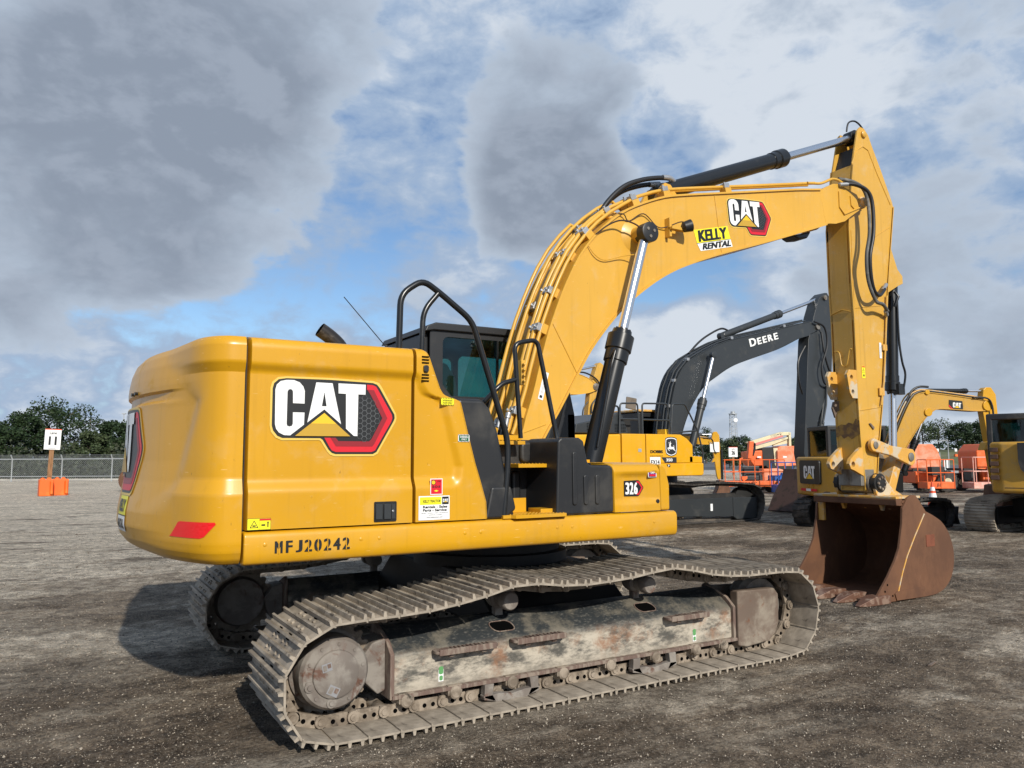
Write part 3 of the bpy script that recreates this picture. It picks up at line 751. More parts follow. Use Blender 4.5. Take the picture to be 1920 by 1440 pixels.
# deck
mb = MB(); mb.box(-2.44, .80, -1.40, 1.42, 1.05, 1.12); mb.box(-1.2, .9, -.62, .62, .97, 1.05)
mb.build('deck', M['black_dirty'], exc, bevel=.01)
sk = MB()
sec = [(-1.45, 1.042), (-1.482, 1.05), (-1.497, 1.075), (-1.50, 1.11), (-1.50, 1.20), (-1.492, 1.225), (-1.47, 1.236), (-1.40, 1.236), (-1.40, 1.042)]
sk.prism_x(sec, -2.44, .86)
skirt = sk.build('side_skirt', M['yellow'], exc, bevel=.012)
mb = MB(); mb.prism_x([(-p[0], p[1]) for p in sec], -2.44, .86); mb.build('side_skirt', M['yellow'], exc, bevel=.012)
for x in (-2.32, -1.74, -1.62, -1.02, -.90, -.28, -.15, .62):
    mb = MB(); mb.lathe((x, -1.498, 1.16), (0, -1, 0), [(0, .013), (.004, .011), (.006, .006)], 10); mb.build('bolt', M['yellow'], skirt)
sten = []
for k, ch in enumerate('MFJ20242'): sten += bold_txt(M['decal_black'], ch, .058 * k + (.006 if ch in 'FJ' else 0), .058 * k + .046, 0, .070, .0035)
decal('stencil_number', skirt, sten, sideplane(-2.265, 1.107, -1.50), lift=.00008)
# stencil breaks
decal('stencil_bridge', skirt, [(M['yellow'], rect(.058 * k + .021, .058 * k + .026, -.002, .075)) for k in (0, 3, 4, 5, 7)] , sideplane(-2.265, 1.107, -1.50), start=.0065, lift=.0001)

def band(z):  # how far the side panels are recessed at height z
    return .032 * (sstep(1.455, 1.54, z) - sstep(2.165, 2.225, z))

def zlevels(z0, z1, n):
    return [z0 + (z1 - z0) * i / (n - 1) for i in range(n)]

# side door
def door_y(z): return -1.487 + band(z) + interp([(2.325, 0), (2.355, .010), (2.375, .030), (2.385, .09)], z)
zs = zlevels(1.245, 2.385, 90); xs = [-2.425, -2.42, -2.0, -1.70, -1.395, -1.39]
P = [[(x, door_y(z) + (.012 if x in (-2.425, -1.39) else 0), z) for x in xs] for z in zs]
P = [[(x, p[1] + .03, 1.243) for x, p in zip(xs, P[0])]] + P + [[(x, -1.0, 2.39) for x in xs]]
for row in P: row.insert(0, (row[0][0], -1.35, row[0][2])); row.append((row[-1][0], -1.35, row[-1][2]))
mb = MB(); mb.grid(P); door = mb.build('side_door', M['yellow'], exc, smooth=40)
# engine house behind the door
mb = MB(); mb.prism([(-2.435, 1.07), (-2.435, 2.33), (-2.40, 2.372), (-1.30, 2.372), (-1.02, 2.03), (-.86, 1.07)], -1.38, 1.46)
mb.build('engine_house', M['black_dirty'], exc, bevel=.01)
mb = MB(); mb.prism([(-2.43, 2.34), (-2.43, 2.388), (-1.33, 2.388), (-1.30, 2.34)], -1.0, 1.44); mb.build('hood', M['yellow'], exc, bevel=.012)
mb = MB(); mb.prism([(-2.44, 1.24), (-2.44, 2.33), (-1.0, 2.33), (-.86, 1.24)], 1.461, 1.49); mb.build('side_door', M['yellow'], exc, bevel=.01)

# badge and fittings on the door
dpl = sideplane(-2.290, 1.684, -1.456)
decal('brand_badge', door, badge_layers(.779), dpl)
hd = MB(); hd.prism(rrect(-1.655, -1.505, 1.245 + .015, 1.385, .008), -1.494, -1.487)
hd.build('latch_plate', M['black_paint'], door)
hd = MB(); hd.prism(rrect(-1.645, -1.60, 1.275, 1.37, .004), -1.500, -1.493); hd.prism(rrect(-1.592, -1.545, 1.275, 1.37, .004), -1.505, -1.493); hd.prism(rrect(-1.54, -1.515, 1.275, 1.37, .004), -1.499, -1.493)
hd.lathe((-1.532, -1.499, 1.325), (0, -1, 0), [(0, .008), (.004, .007)], 12, 1)
hd.build('door_latch', [M['deere_grey'], M['zinc']], door, bevel=.002, seg=1)
tri = [(0.012, .01), (.062, .01), (.037, .055)]
decal('warning_sticker', door, [(M['decal_black'], rect(-.002, .132, -.002, .065)), (M['decal_lemon'], rect(0, .13, 0, .063)), (M['decal_black'], tri), (M['decal_lemon'], [(.019, .014), (.055, .014), (.037, .047)]),
      (M['decal_black'], rect(.028, .046, .018, .026)), (M['decal_black'], rect(.066, .067, 0, .063)), (M['decal_red'], rect(.068, .13, .052, .062)), (M['decal_black'], rect(.078, .1, .022, .03)), (M['decal_black'], circ(.115, .04, .005, 8)), (M['decal_black'], rect(.112, .118, .014, .035))],
      sideplane(-2.42, 1.248, -1.487), lift=.0005)

# front fender with the slanted edge
EDGE = [(1.243, -.835), (1.36, -.842), (1.50, -.885), (1.62, -.925), (1.80, -.975), (1.98, -1.022), (2.03, -1.036), (2.048, -1.055), (2.062, -1.115), (2.08, -1.165), (2.12, -1.192), (2.34, -1.275), (2.37, -1.29), (2.388, -1.32)]
def xr(z): return interp(EDGE, z)
def fend_y(x, z):
    d = xr(z) - x
    rec = band(z) * sstep(.10, .17, d + (0 if z > 1.6 else (1.6 - z) * -.5)) * (1 if z < 1.9 else 1 - .0 * z)
    up = interp([(2.325, 0), (2.355, .010), (2.375, .030), (2.388, .08)], z)
    rnd_ = .02 * (1 - sstep(0, .022, d))
    return -1.487 + rec + up + rnd_
P = []
for z in zlevels(1.245, 2.388, 100):
    row = []
    for k in range(40):
        t = k / 39; x = -1.372 + (xr(z) + 1.372) * (1 - (1 - t) ** 1.6)
        row.append((x, fend_y(x, z), z))
    row.insert(0, (row[0][0], -1.36, z)); row.append((row[-1][0] + .002, -1.36, z)); P.append(row)
P.append([(p[0], -1.2, 2.389) for p in P[-1]])
P.insert(0, [(p[0], p[1] + .02, 1.243) for p in P[0]])
mb = MB(); mb.grid(P); fender = mb.build('front_fender', M['yellow'], exc, smooth=40)
# vents and switch on fender
mb = MB()
for z in (2.325, 2.305, 2.285, 2.205, 2.185, 2.165): mb.box(-1.335, -1.285, -1.494, -1.47, z - .004, z + .004)
mb.build('vent_slot', M['blackhole'], fender)
MB().prism(rrect(-1.325, -1.29, 2.222, 2.268, .012), -1.505, -1.45).build('switch', M['black_plastic'], fender, bevel=.004)
# stickers on the fender
def txt(body, x0, x1, y0, y1, mat='decal_black', bold=.0015, shear=0): return (M[mat], fit(text2d(body, .1, bold, shear), x0, x1, y0, y1))
decal('dealer_sticker', fender, [(M['white'], rect(0, .222, 0, .155)), (M['decal_lemon'], rect(.008, .163, .098, .148)), (M['decal_black'], rect(.167, .215, .098, .148)),
      txt('KELLY TRACTOR', .03, .155, .112, .13, bold=.003, shear=.25), txt('Rentals - Sales', .03, .205, .076, .093, bold=.003), txt('Parts - Service', .03, .2, .055, .072, bold=.003),
      txt('MIAMI    DORAL    WEST PALM BEACH', .02, .21, .042, .047, 'decal_grey'), txt('CLEWISTON   FT. MYERS', .07, .165, .030, .035, 'decal_grey'), txt('www.kellytractor.com', .055, .17, .012, .022, 'decal_grey', .002)]
      + word_layers(.052, .170, .112), sideplane(-1.352, 1.256, -1.487), lift=.0004)
decal('oil_sticker', fender, [(M['white'], rect(0, .088, 0, .105)), (M['decal_red'], rect(.005, .083, .005, .1)), (M['decal_black'], circ(.022, .08, .017, 16)), (M['decal_yellow'], circ(.022, .08, .013, 16)),
      txt('S-O-S', .014, .07, .045, .06, bold=.004), txt('OIL', .05, .076, .083, .092, bold=.002), (M['decal_lemon'], [(.025, .025), (.042, .031), (.058, .025), (.042, .019)])], sideplane(-1.27, 1.418, -1.487), lift=.0004)
def hazard(w, h, c1, c2):
    L = [(M[c1], rect(0, w, 0, h)), (M[c2], rect(.006, w - .006, .006, h - .006))]
    n = 8
    for k in range(n):
        x = k * w / n; L.append((M['decal_black'], [(x, 0), (x + w / n * .5, 0), (x + w / n * .8, .006), (x + w / n * .3, .006)])); L.append((M['decal_black'], [(x, h - .006), (x + w / n * .5, h - .006), (x + w / n * .8, h), (x + w / n * .3, h)]))
    return L
decal('fluid_sticker', fender, hazard(.095, .05, 'decal_lemon', 'decal_lemon') + [txt('HYDRAULIC', .012, .083, .028, .038), txt('FLUID ONLY', .012, .083, .012, .022)], sideplane(-1.195, 2.008, -1.487), lift=.0003)
decal('fluid_sticker', fender, hazard(.085, .05, 'white', 'decal_green') + [txt('DIESEL', .012, .073, .027, .04, 'white', .002), txt('ONLY', .022, .063, .011, .023, 'white', .002)], sideplane(-1.068, 1.765, -1.487), lift=.0003)

# counterweight
RT = 3.0
def plan(n=90):
    """right half of the tail outline from the door gap round to the middle, then mirrored"""
    half = []
    half += [(-2.452, -1.49), (-2.50, -1.488)]
    a1 = atan2(-1.10, -sqrt(RT ** 2 - 1.1 ** 2))
    e = (RT * cos(a1), RT * sin(a1))
    p0 = V3(-2.50, -1.488, 0); p3 = V3(e[0], e[1], 0); t3 = V3(-sin(a1), cos(a1), 0)
    p1 = p0 + V3(-.17, 0, 0); p2 = p3 + t3 * .17
    for sgn in (1, -1):
        if (p3 + t3 * sgn * .17 - p1).length < (p2 - p1).length: p2 = p3 + t3 * sgn * .17
    for k in range(1, 15):
        t = k / 14; q = p0 * (1 - t) ** 3 + p1 * 3 * t * (1 - t) ** 2 + p2 * 3 * t * t * (1 - t) + p3 * t ** 3
        half.append((q.x, q.y))
    y = -1.0
    while y < -.001:
        half.append((-sqrt(RT ** 2 - y * y), y)); y += .1
    full = half + [(-RT, 0)] + [(x, -yy) for x, yy in reversed(half)]
    Pp, L = resample([(x, yy, 0) for x, yy in full], n)
    return Pp, L
PL, PLL = plan(150)
SIDE_P = [(1.045, .11), (1.055, .06), (1.08, .03), (1.12, .008), (1.17, 0), (1.455, 0), (1.54, .032), (2.165, .032), (2.225, 0), (2.325, 0), (2.355, .010), (2.375, .030), (2.384, .08)]
REAR_P = [(1.045, .17), (1.06, .115), (1.09, .07), (1.14, .03), (1.22, .005), (1.32, .008), (1.42, .024), (1.52, .040), (1.65, .050), (1.98, .057), (2.085, .052), (2.12, .050), (2.17, .054), (2.25, .068), (2.32, .095), (2.365, .135), (2.384, .19)]
NOTCH = [(2.01, 0), (2.03, .018), (2.075, .022), (2.09, 0)]
def cw_pt(i, z, h=0.0):
    p = PL[i]; a = PL[max(i - 1, 0)]; b = PL[min(i + 1, len(PL) - 1)]; t = (b - a).normalized(); nn = V3(-t.y, t.x, 0)
    if nn.dot(V3(-p.x - 1.0, -p.y, 0)) < 0: nn = -nn     # inward
    ay = abs(p.y)
    # slanted border between side recess and rear
    lim = interp([(1.40, 1.20), (1.5, 1.17), (2.2, 1.44), (2.4, 1.46)], z)
    wd = interp([(1.04, .8), (1.36, .55), (1.50, .13), (2.0, .12), (2.14, .40), (2.25, .60), (2.4, .8)], z)
    w = 1 - sstep(lim - wd, lim, ay)
    lw = 1 - sstep(.70, 1.20, ay)
    sd = interp(SIDE_P, z); rr = interp(REAR_P, z)
    rr += interp(NOTCH, z) * lw
    d = sd * (1 - w) + rr * w
    q = p + nn * (d - h)
    return V3(q.x, q.y, z)
zset = sorted(set([z for z, _ in SIDE_P] + [z for z, _ in NOTCH] + [z for z, _ in REAR_P] + zlevels(1.045, 2.384, 56)))
P = [[cw_pt(i, z) for i in range(len(PL))] for z in zset]
mb = MB(); mb.grid(P)
for k, zc in ((0, 1.045), (-1, 2.392)):
    row = P[k]; inn = [V3(-2.44 + (p.x + 2.44) * .55, p.y * .9, zc) for p in row]; inn2 = [V3(-2.44, p.y * .9, zc) for p in row]
    mb.grid([row, inn, inn2])
mb.add([P[j][0] for j in range(len(P))] + [V3(-2.452, -1.3, z) for z in reversed(zset)], [tuple(range(2 * len(P)))])
cw = mb.build('counterweight', M['yellow'], exc, smooth=30)
def cw_map(u, v, h):
    """u metres along the tail outline from the middle (towards -Y positive), v = z"""
    s = (PLL / 2 - u) / PLL * (len(PL) - 1); i = max(0, min(len(PL) - 2, int(s))); f = s - i
    return cw_pt(i, v, h).lerp(cw_pt(i + 1, v, h), f)
def refine(layers, k=3):
    """cut flat layers finely so that they bend with the surface"""
    out = []
    for m, vf in layers:
        if isinstance(vf, list): vf = fill2d([vf])
        bm = bmesh.new(); vv = [bm.verts.new((v[0], v[1], 0)) for v in vf[0]]
        for f in vf[1]:
            try: bm.faces.new([vv[i] for i in f])
            except ValueError: pass
        for _ in range(k):
            ed = [e for e in bm.edges if e.calc_length() > .05]
            if not ed: break
            bmesh.ops.subdivide_edges(bm, edges=ed, cuts=1, use_grid_fill=False)
            bmesh.ops.triangulate(bm, faces=bm.faces)
        bm.verts.index_update()
        out.append((m, ([(v.co.x, v.co.y) for v in bm.verts], [tuple(q.index for q in f.verts) for f in bm.faces]))); bm.free()
    return out
decal('brand_badge', cw, refine(badge_layers(.96, False)), lambda u, v, h: cw_map(u - .38, v + 1.435, h), lift=.0015, start=.006)
decal('reflector', cw, refine([(M['red'], [(0, 0), (.02, .012), (.095, .085), (.12, .092), (.405, .092), (.41, .08), (.34, .01), (.31, 0)])]), lambda u, v, h: cw_map(1.14 + u, v + 1.205, h))
decal('dealer_sticker', cw, refine([(M['decal_lemon'], rect(0, .30, .12, .26)), (M['decal_black'], rect(0, .30, .112, .12)), (M['white'], rect(0, .30, 0, .112)), txt('KELLY', .03, .27, .145, .235, bold=.006), txt('RENTAL', .03, .27, .02, .09, bold=.005)]),
      lambda u, v, h: cw_map(.10 + u * .9, v * .9 + 1.18, h), lift=.001, start=.004)
# tail lip camera bolts
for u in (-.05, .06):
    MB().lathe(cw_map(.3 + u, 2.10, .01), (-1, -.2, 0), [(-.02, .012), (.01, .012)], 8).build('bolt', M['black_paint'], cw)

# black infill behind the slanted fender, tank and steps
mb = MB(); mb.prism([(-1.06, 2.062), (-.86, 2.062), (-.80, 2.00), (-.74, 1.85), (-.60, 1.24), (-.85, 1.24), (-.86, 1.36), (-.90, 1.50), (-1.04, 1.98)], -1.455, -.95)
mb.build('side_cover', M['black_plastic'], exc, bevel=.03, seg=3)
mb = MB(); mb.prism([(-.85, 1.24), (-.68, 1.24), (-.60, 1.30), (-.64, 1.46), (-.80, 1.46)], -1.47, -1.2); mb.build('side_cover', M['black_plastic'], exc, bevel=.02, seg=3)
mb = MB(); mb.prism([(-.80, 1.24), (-.80, 1.795), (.12, 1.795), (.16, 1.76), (.16, 1.24)], -1.05, -.36)
for (x0, x1) in ((-.40, -.32), (-.24, -.15), (-.08, .0)):
    mb.prism(rrect(x0, x1, 1.33, 1.56, .03), -1.075, -1.02)
mb.prism(rrect(-.33, -.05, 1.62, 1.78, .04), -1.09, -1.02)
mb.build('tank_cover', M['black_plastic'], exc, bevel=.025, seg=3)
mb = MB(); mb.prism([(-.27, 1.24), (-.25, 1.78), (-.22, 1.803), (-.06, 1.803), (-.02, 1.78), (.015, 1.62), (.04, 1.60), (.23, 1.595), (.25, 1.57), (.25, 1.245)], -1.475, -1.03)
mb.build('step_cover', M['black_plastic'], exc, bevel=.035, seg=4)
mb = MB()
for (x0, x1, z0, z1) in ((-.13, -.09, 1.31, 1.70), (-.03, .01, 1.31, 1.53), (.075, .115, 1.31, 1.53)):
    mb.prism(rrect(x0, x1, z0, z1, .018), -1.487, -1.46)
mb.build('rib', M['black_plastic'], exc, bevel=.008)
# steps
for (x0, x1, y0, y1, z) in ((-.50, -.14, -1.33, -1.04, 1.585), (-.62, -.36, -1.20, -.95, 1.755)):
    mb = MB(); mb.box(x0, x1, y0, y1, z, z + .028)
    k = x0 + .02
    while k < x1 - .01:
        for j in range(3): mb.lathe((k, y0 + .03 + j * .05, z + .028), (0, 0, 1), [(0, .006), (.005, .004)], 6)
        k += .03
    mb.build('step', M['yellow'], exc, bevel=.004, seg=1)
mb = MB(); mb.prism_z([(-.72, -1.49), (-.66, -1.49), (-.64, -1.53), (-.22, -1.53), (-.20, -1.49), (-.20, -1.2), (-.72, -1.2)], 1.238, 1.262)
mb.box(-.665, -.40, -1.27, -1.25, 1.262, 1.365); mb.box(-.37, -.255, -1.42, -1.25, 1.262, 1.29)
for j in range(5):
    for k in range(15): mb.lathe((-.65 + k * .03, -1.505 + j * .04, 1.262), (0, 0, 1), [(0, .006), (.005, .004)], 6)
mb.build('step', M['yellow'], exc, bevel=.005, seg=2)
mb = MB(); mb.box(-.62, -.30, -1.05, -.75, 1.79, 1.83); mb.prism([(-.45, 1.83), (-.28, 1.83), (-.26, 1.90), (-.36, 1.93)], -.62, -.46)
mb.build('walkway', M['yellow'], exc, bevel=.006)

# front box with model number
mb = MB(); zz = zlevels(1.245, 1.615, 26); xs = [.248, .252, .30, .36, .42, .48, .54, .60, .66, .70]
def fb_y(x, z): return -1.485 + .028 * (sstep(1.30, 1.34, z) - sstep(1.50, 1.55, z)) * sstep(.27, .33, x) * (1 - sstep(.64, .68, x)) + interp([(1.555, 0), (1.59, .02), (1.61, .06), (1.616, .12)], z)
P = [[(x + (z - 1.245) * -.02, fb_y(x, z) + (.01 if x < .25 else 0), z) for x in xs] for z in zz]
P.append([(p[0], -.6, 1.617) for p in P[-1]])
for row in P: row.insert(0, (row[0][0], -1.2, row[0][2]))
mb.grid(P); fbx = mb.build('tool_box', M['yellow'], exc, smooth=40)
mb = MB(); mb.prism([(.708, 1.244), (.70, 1.60), (.73, 1.60), (.765, 1.57), (.80, 1.44), (.80, 1.244)], -1.484, -.6); mb.build('front_corner', M['yellow'], exc, bevel=.03, seg=4)
mb = MB(); mb.prism([(.24, 1.24), (.24, 1.60), (.71, 1.60), (.78, 1.5), (.78, 1.24)], -1.42, -.5); mb.build('box_frame', M['black_dirty'], exc)
mdec = [(M['decal_black'], [(-.012, -.012), (.135, -.014), (.15, -.006), (.192, .05), (.192, .06), (.15, .112), (.138, .118), (-.012, .114)]),
        (M['decal_red'], [(.12, -.006), (.145, -.002), (.184, .052), (.184, .058), (.147, .106), (.12, .110), (.12, .098), (.140, .094), (.17, .056), (.138, .010), (.12, .006)])]
for k, ch in enumerate('326'):
    mdec += bold_txt(M['white'], ch, k * .043, k * .043 + .041, .002, .1, .0045)
decal('model_number', fbx, mdec, sideplane(.372, 1.372, -1.459, .93, .93), lift=.0003)
decal('fluid_sticker', fbx, hazard(.085, .052, 'white', 'decal_purple') + [txt('DEF', .022, .062, .03, .044, 'white', .003), (M['decal_red'], rect(.012, .073, .010, .024))], sideplane(.585, 1.50, -1.478), lift=.0003)
mb = MB(); mb.lathe((.675, -1.483, 1.315), (0, -1, 0), [(0, .017), (.004, .016), (.005, .010), (.003, .009)], 16, 0); mb.build('lock', M['black_plastic'], fbx)
mb = MB(); mb.box(.30, .38, -1.0, -.7, 1.616, 1.64); mb.build('hinge', M['yellow'], fbx)

# handrails
def rail(pts, r=.02, rr=.07): 
    mb = MB(); mb.tube(round_path(pts, rr), r, 12); return mb.build('handrail', M['black_paint'], exc, smooth=60)
rail([(-1.455, -1.38, 2.37), (-1.445, -1.38, 2.755), (-1.285, -1.38, 2.868), (-1.16, -1.38, 2.795), (-.915, -1.40, 2.615), (-.655, -1.44, 1.79), (-.66, -1.45, 1.60), (-.70, -1.46, 1.262)], .0215, .08)
rail([(-1.29, -1.38, 2.38), (-1.28, -1.38, 2.655), (-1.165, -1.38, 2.792)], .019, .09)
rail([(-.45, -1.28, 1.80), (-.50, -1.28, 2.50), (-.30, -1.28, 2.545), (-.165, -1.33, 1.81), (-.165, -1.38, 1.62), (-.20, -1.42, 1.262)], .018, .06)
rail([(-.80, -1.2, 1.98), (-.66, -1.28, 2.15), (-.60, -1.28, 2.20), (-.475, -1.28, 2.235)], .018, .05)
rail([(-1.0, 1.40, 2.36), (-1.0, 1.40, 2.7), (-.6, 1.42, 2.7), (-.55, 1.42, 2.4)], .018)

# exhaust, antenna
mb = MB(); ex = smooth_path([(-1.47, -.3, 2.30), (-1.475, -.3, 2.44), (-1.51, -.3, 2.53), (-1.585, -.3, 2.60), (-1.67, -.3, 2.655)], 5)
mb.tube(ex, .058, 20); ep = Vector(ex[-1]); ed = (ep - Vector(ex[-2])).normalized()
mb.lathe(ep, ed, [(-.01, .052), (.002, .052)], 20, 1)
mb.build('exhaust_pipe', [worn('heat stained steel', (.03, .026, .024), (.08, .07, .06), .4, .6, .4, 8), M['blackhole']], exc)
mb = MB(); mb.tube([(-.86, .38, 2.66), (-1.26, .38, 3.08)], .004, 6); mb.lathe((-.86, .38, 2.62), (0, 0, 1), [(0, .015), (.05, .012)], 10)
mb.box(-.88, -.5, .37, .39, 2.6, 2.63)
mb.build('antenna', M['black_paint'], exc)

# cab
CX0, CX1, CY0, CY1 = -.43, 1.15, .37, 1.42
mb = MB()
win = rrect(-.30, .92, 2.24, 2.80, .06, 4)
mb.plate([[(CX0, 1.24), (CX0, 2.86), (1.02, 2.86), (1.20, 2.1), (1.22, 1.24)], win], CY0, CY0 + .05)
mb.plate([[(CX0, 1.24), (CX0, 2.86), (1.02, 2.86), (1.20, 2.1), (1.22, 1.24)], rrect(-.28, .30, 2.0, 2.74, .06, 4), rrect(.36, 1.0, 1.9, 2.78, .08, 4)], CY1 - .05, CY1)
ho = rrect(CY0 + .15, CY1 - .15, 2.15, 2.76, .06, 4)
vs, fs = fill2d([[(CY0 + .02, 1.24), (CY1 - .02, 1.24), (CY1 - .02, 2.86), (CY0 + .02, 2.86)], ho], .02)
mb.add([(CX0 + .02 + v[2], v[0], v[1]) for v in vs], fs)
mb.box(1.12, 1.20, CY0, CY0 + .06, 1.24, 2.1); mb.box(1.12, 1.20, CY1 - .06, CY1, 1.24, 2.1); mb.box(1.0, 1.2, CY0 + .02, CY1 - .02, 1.24, 1.6)
cab = mb.build('cab', M['black_plastic'], exc)
mb = MB(); mb.prism([(-.50, 2.83), (-.47, 2.89), (-.38, 2.925), (.95, 2.925), (1.12, 2.88), (1.12, 2.855), (-.40, 2.85)], CY0 - .03, CY1 + .04); mb.build('roof', M['black_plastic'], cab, bevel=.02, seg=3)
mb = MB(); mb.prism([(-.49, 2.62), (-.49, 2.82), (-.42, 2.85), (-.42, 2.60)], CY0 + .06, CY1); mb.build('rear_cap', M['black_plastic'], cab, bevel=.02, seg=3)
mb = MB(); mb.box(-.31, .93, CY0 + .02, CY0 + .025, 2.23, 2.81); mb.box(-.29, 1.01, CY1 - .03, CY1 - .025, 1.9, 2.79)
mb.add([(1.19, CY0 + .06, 2.1), (1.19, CY1 - .06, 2.1), (1.02, CY1 - .06, 2.84), (1.02, CY0 + .06, 2.84)], [(0, 1, 2, 3)]); mb.box(CX0 + .018, CX0 + .022, CY0 + .14, CY1 - .14, 2.14, 2.77)
mb.build('window_glass', M['glass'], cab)
mb = MB(); mb.box(.28, .30, CY0 - .008, CY0 + .018, 2.24, 2.80); mb.build('window_bar', M['black_paint'], cab)
mb = MB(); mb.prism([(-.05, 1.65), (.45, 1.65), (.47, 1.78), (.1, 1.82), (-.02, 2.45), (-.12, 2.60), (-.2, 2.58), (-.18, 2.3), (-.1, 1.8)], .65, 1.15); mb.build('seat', M['seat'], cab, bevel=.04, seg=3)
mb = MB(); mb.box(-.40, 1.1, CY0 + .05, CY1 - .05, 1.25, 1.32); mb.box(.1, .5, .5, .64, 1.7, 2.2); mb.box(.9, 1.1, .45, .6, 1.3, 2.35); mb.build('console', M['cab_interior'], cab)
# grille platform behind the cab
mb = MB(); mb.box(-1.0, -.45, .35, 1.42, 1.24, 2.30); mb.build('air_intake_box', M['black_dirty'], exc, bevel=.02)

# boom
BT = [(-.02, 1.55), (.08, 1.72), (.17, 1.86), (.21, 1.99), (.30, 2.25), (.37, 2.50), (.47, 2.82), (.59, 3.12), (.69, 3.33), (.82, 3.56), (.99, 3.77), (1.16, 3.93), (1.38, 4.09), (1.62, 4.21), (1.87, 4.31), (2.09, 4.37), (2.65, 4.49), (3.55, 4.68), (4.45, 4.87)]
BB = [(.22, 1.50), (.37, 1.82), (.54, 2.08), (.74, 2.40), (.92, 2.68), (1.13, 2.93), (1.32, 3.12), (1.53, 3.29), (1.78, 3.46), (2.02, 3.59), (2.28, 3.70), (2.69, 3.85), (3.52, 4.12), (4.53, 4.47)]
def smoothxz(pts): return [(p.x, p.z) for p in smooth_path([(a, 0, b) for a, b in pts], 4)]
hwb = lambda x: .285 if x < 3.9 else .285 - .05 * sstep(3.9, 4.5, x)
boom = ribbon_box(smoothxz(BT), smoothxz(BB), hwb, 60).build('boom', M['yellow_boom'], exc, smooth=32)
mb = MB()
for s in (-1, 1):
    y0, y1 = (s * .235, s * .175)
    mb.plate([[(4.40, 4.84), (4.55, 4.93), (4.70, 5.00), (4.82, 5.02), (5.10, 4.955), (5.24, 4.93), (5.34, 4.89), (5.35, 4.84), (5.28, 4.80), (5.02, 4.64), (4.90, 4.56), (4.72, 4.50), (4.60, 4.485), (4.45, 4.44)]], min(y0, y1), max(y0, y1))
mb.prism([(4.40, 4.86), (4.60, 4.93), (4.72, 4.72), (4.6, 4.5), (4.42, 4.47)], -.2, .2)
mb.build('boom_tip', M['yellow_boom'], boom, bevel=.012)
mb = MB(); mb.lathe((5.255, -.30, 4.855), (0, 1, 0), [(0, .035), (.006, .06), (.05, .062), (.055, .075), (.10, .08), (.5, .08), (.55, .062), (.60, .05)], 24); mb.build('boom_stick_pin', M['yellow_worn'], boom)
mb = MB()
mb.tube([(4.80, -.242, 4.92), (4.80, -.242, 4.72), (4.88, -.242, 4.64), (5.20, -.242, 4.78)], .011, 6); mb.tube([(5.02, -.242, 4.90), (5.03, -.242, 4.78), (5.08, -.242, 4.75)], .009, 6)
mb.tube([(.78, -.288, 2.43), (.50, -.288, 2.90)], .004, 6); mb.tube([(2.62, -.288, 4.48), (2.70, -.288, 3.86)], .004, 6); mb.tube([(.12, -.288, 1.86), (.42, -.288, 1.96)], .004, 6)
mb.build('weld_seam', M['yellow_boom'], boom)
# trunnion boss, cylinder lug
mb = MB(); mb.lathe((1.50, -.50, 3.86), (0, 1, 0), [(0, .07), (.18, .08), (.20, .14), (.215, .17), (.785, .17), (.80, .14), (.82, .08), (1.0, .07)], 30); mb.build('cylinder_boss', M['yellow_boom'], boom)
mb = MB()
for y in (-.12, .12): mb = MB(); mb.plate([[(1.90, 4.33), (1.98, 4.48), (2.05, 4.56), (2.13, 4.55), (2.20, 4.47), (2.30, 4.40)], circ(2.09, 4.50, .03, 12)], y - .02, y + .02); mb.build('stick_cylinder_lug', M['yellow_boom'], boom, bevel=.005, seg=1)
mb = MB(); mb.lathe((2.09, -.16, 4.50), (0, 1, 0), [(0, .04), (.32, .04)], 16); mb.build('pin', M['yellow_boom'], boom)
# stiffener bulge under the stick end
mb = MB(); mb.prism([(4.10, 4.30), (4.20, 4.27), (4.36, 4.30), (4.44, 4.40)], -.1, .1); mb.build('underside_bracket', M['black_paint'], boom, bevel=.02)

decal('brand_badge', boom, badge_layers(.68), sideplane(2.84, 4.08, -.285, ang=.10))
decal('rental_sticker', boom, [(M['decal_lemon'], [(0, 0), (.51, 0), (.50, .145), (-.012, .145)]), (M['white'], [(.03, -.085), (.52, -.085), (.51, 0), (0, 0)]),
      (M['decal_black'], rect(0, .51, -.003, .003))] + bold_txt(M['decal_black'], 'KELLY', .03, .48, .012, .135, .008, .12, .001) + bold_txt(M['decal_black'], 'RENTAL', .06, .50, -.075, -.010, .006, .3), sideplane(2.345, 3.905, -.285, ang=.235), lift=.0003)
decal('serial_label', boom, [(M['white'], rect(0, .055, 0, .26)), (M['decal_black'], rect(.012, .04, .015, .04)), (M['decal_grey'], rect(.02, .024, .06, .24)), (M['decal_grey'], rect(.033, .036, .06, .24))], sideplane(.335, 2.19, -.285, ang=-.27), lift=.0005)
# lamp bracket
mb = MB(); mb.box(1.90, 1.93, -.36, -.285, 3.90, 4.10); mb.box(1.90, 2.10, -.40, -.34, 3.97, 4.0); mb.build('lamp_bracket', M['yellow_boom'], boom, bevel=.004)
mb = MB(); mb.lathe((2.10, -.42, 4.02), (.8, -.35, .25), [(-.07, .03), (-.05, .055), (.03, .065), (.035, .055), (.03, .05)], 16); mb.build('work_lamp', M['black_plastic'], boom)
mb = MB()
mb.tube(smooth_path([(1.28, -.30, 4.05), (1.34, -.32, 4.05), (1.42, -.30, 4.0), (1.60, -.31, 4.10), (1.78, -.30, 4.0), (1.88, -.32, 4.0), (2.02, -.38, 4.06), (2.06, -.42, 4.05)], 6), .006, 6)
mb.tube(smooth_path([(1.0, -.30, 3.80), (1.12, -.35, 3.90), (1.25, -.39, 3.955), (1.38, -.43, 3.93), (1.46, -.46, 3.87)], 6), .008, 6)
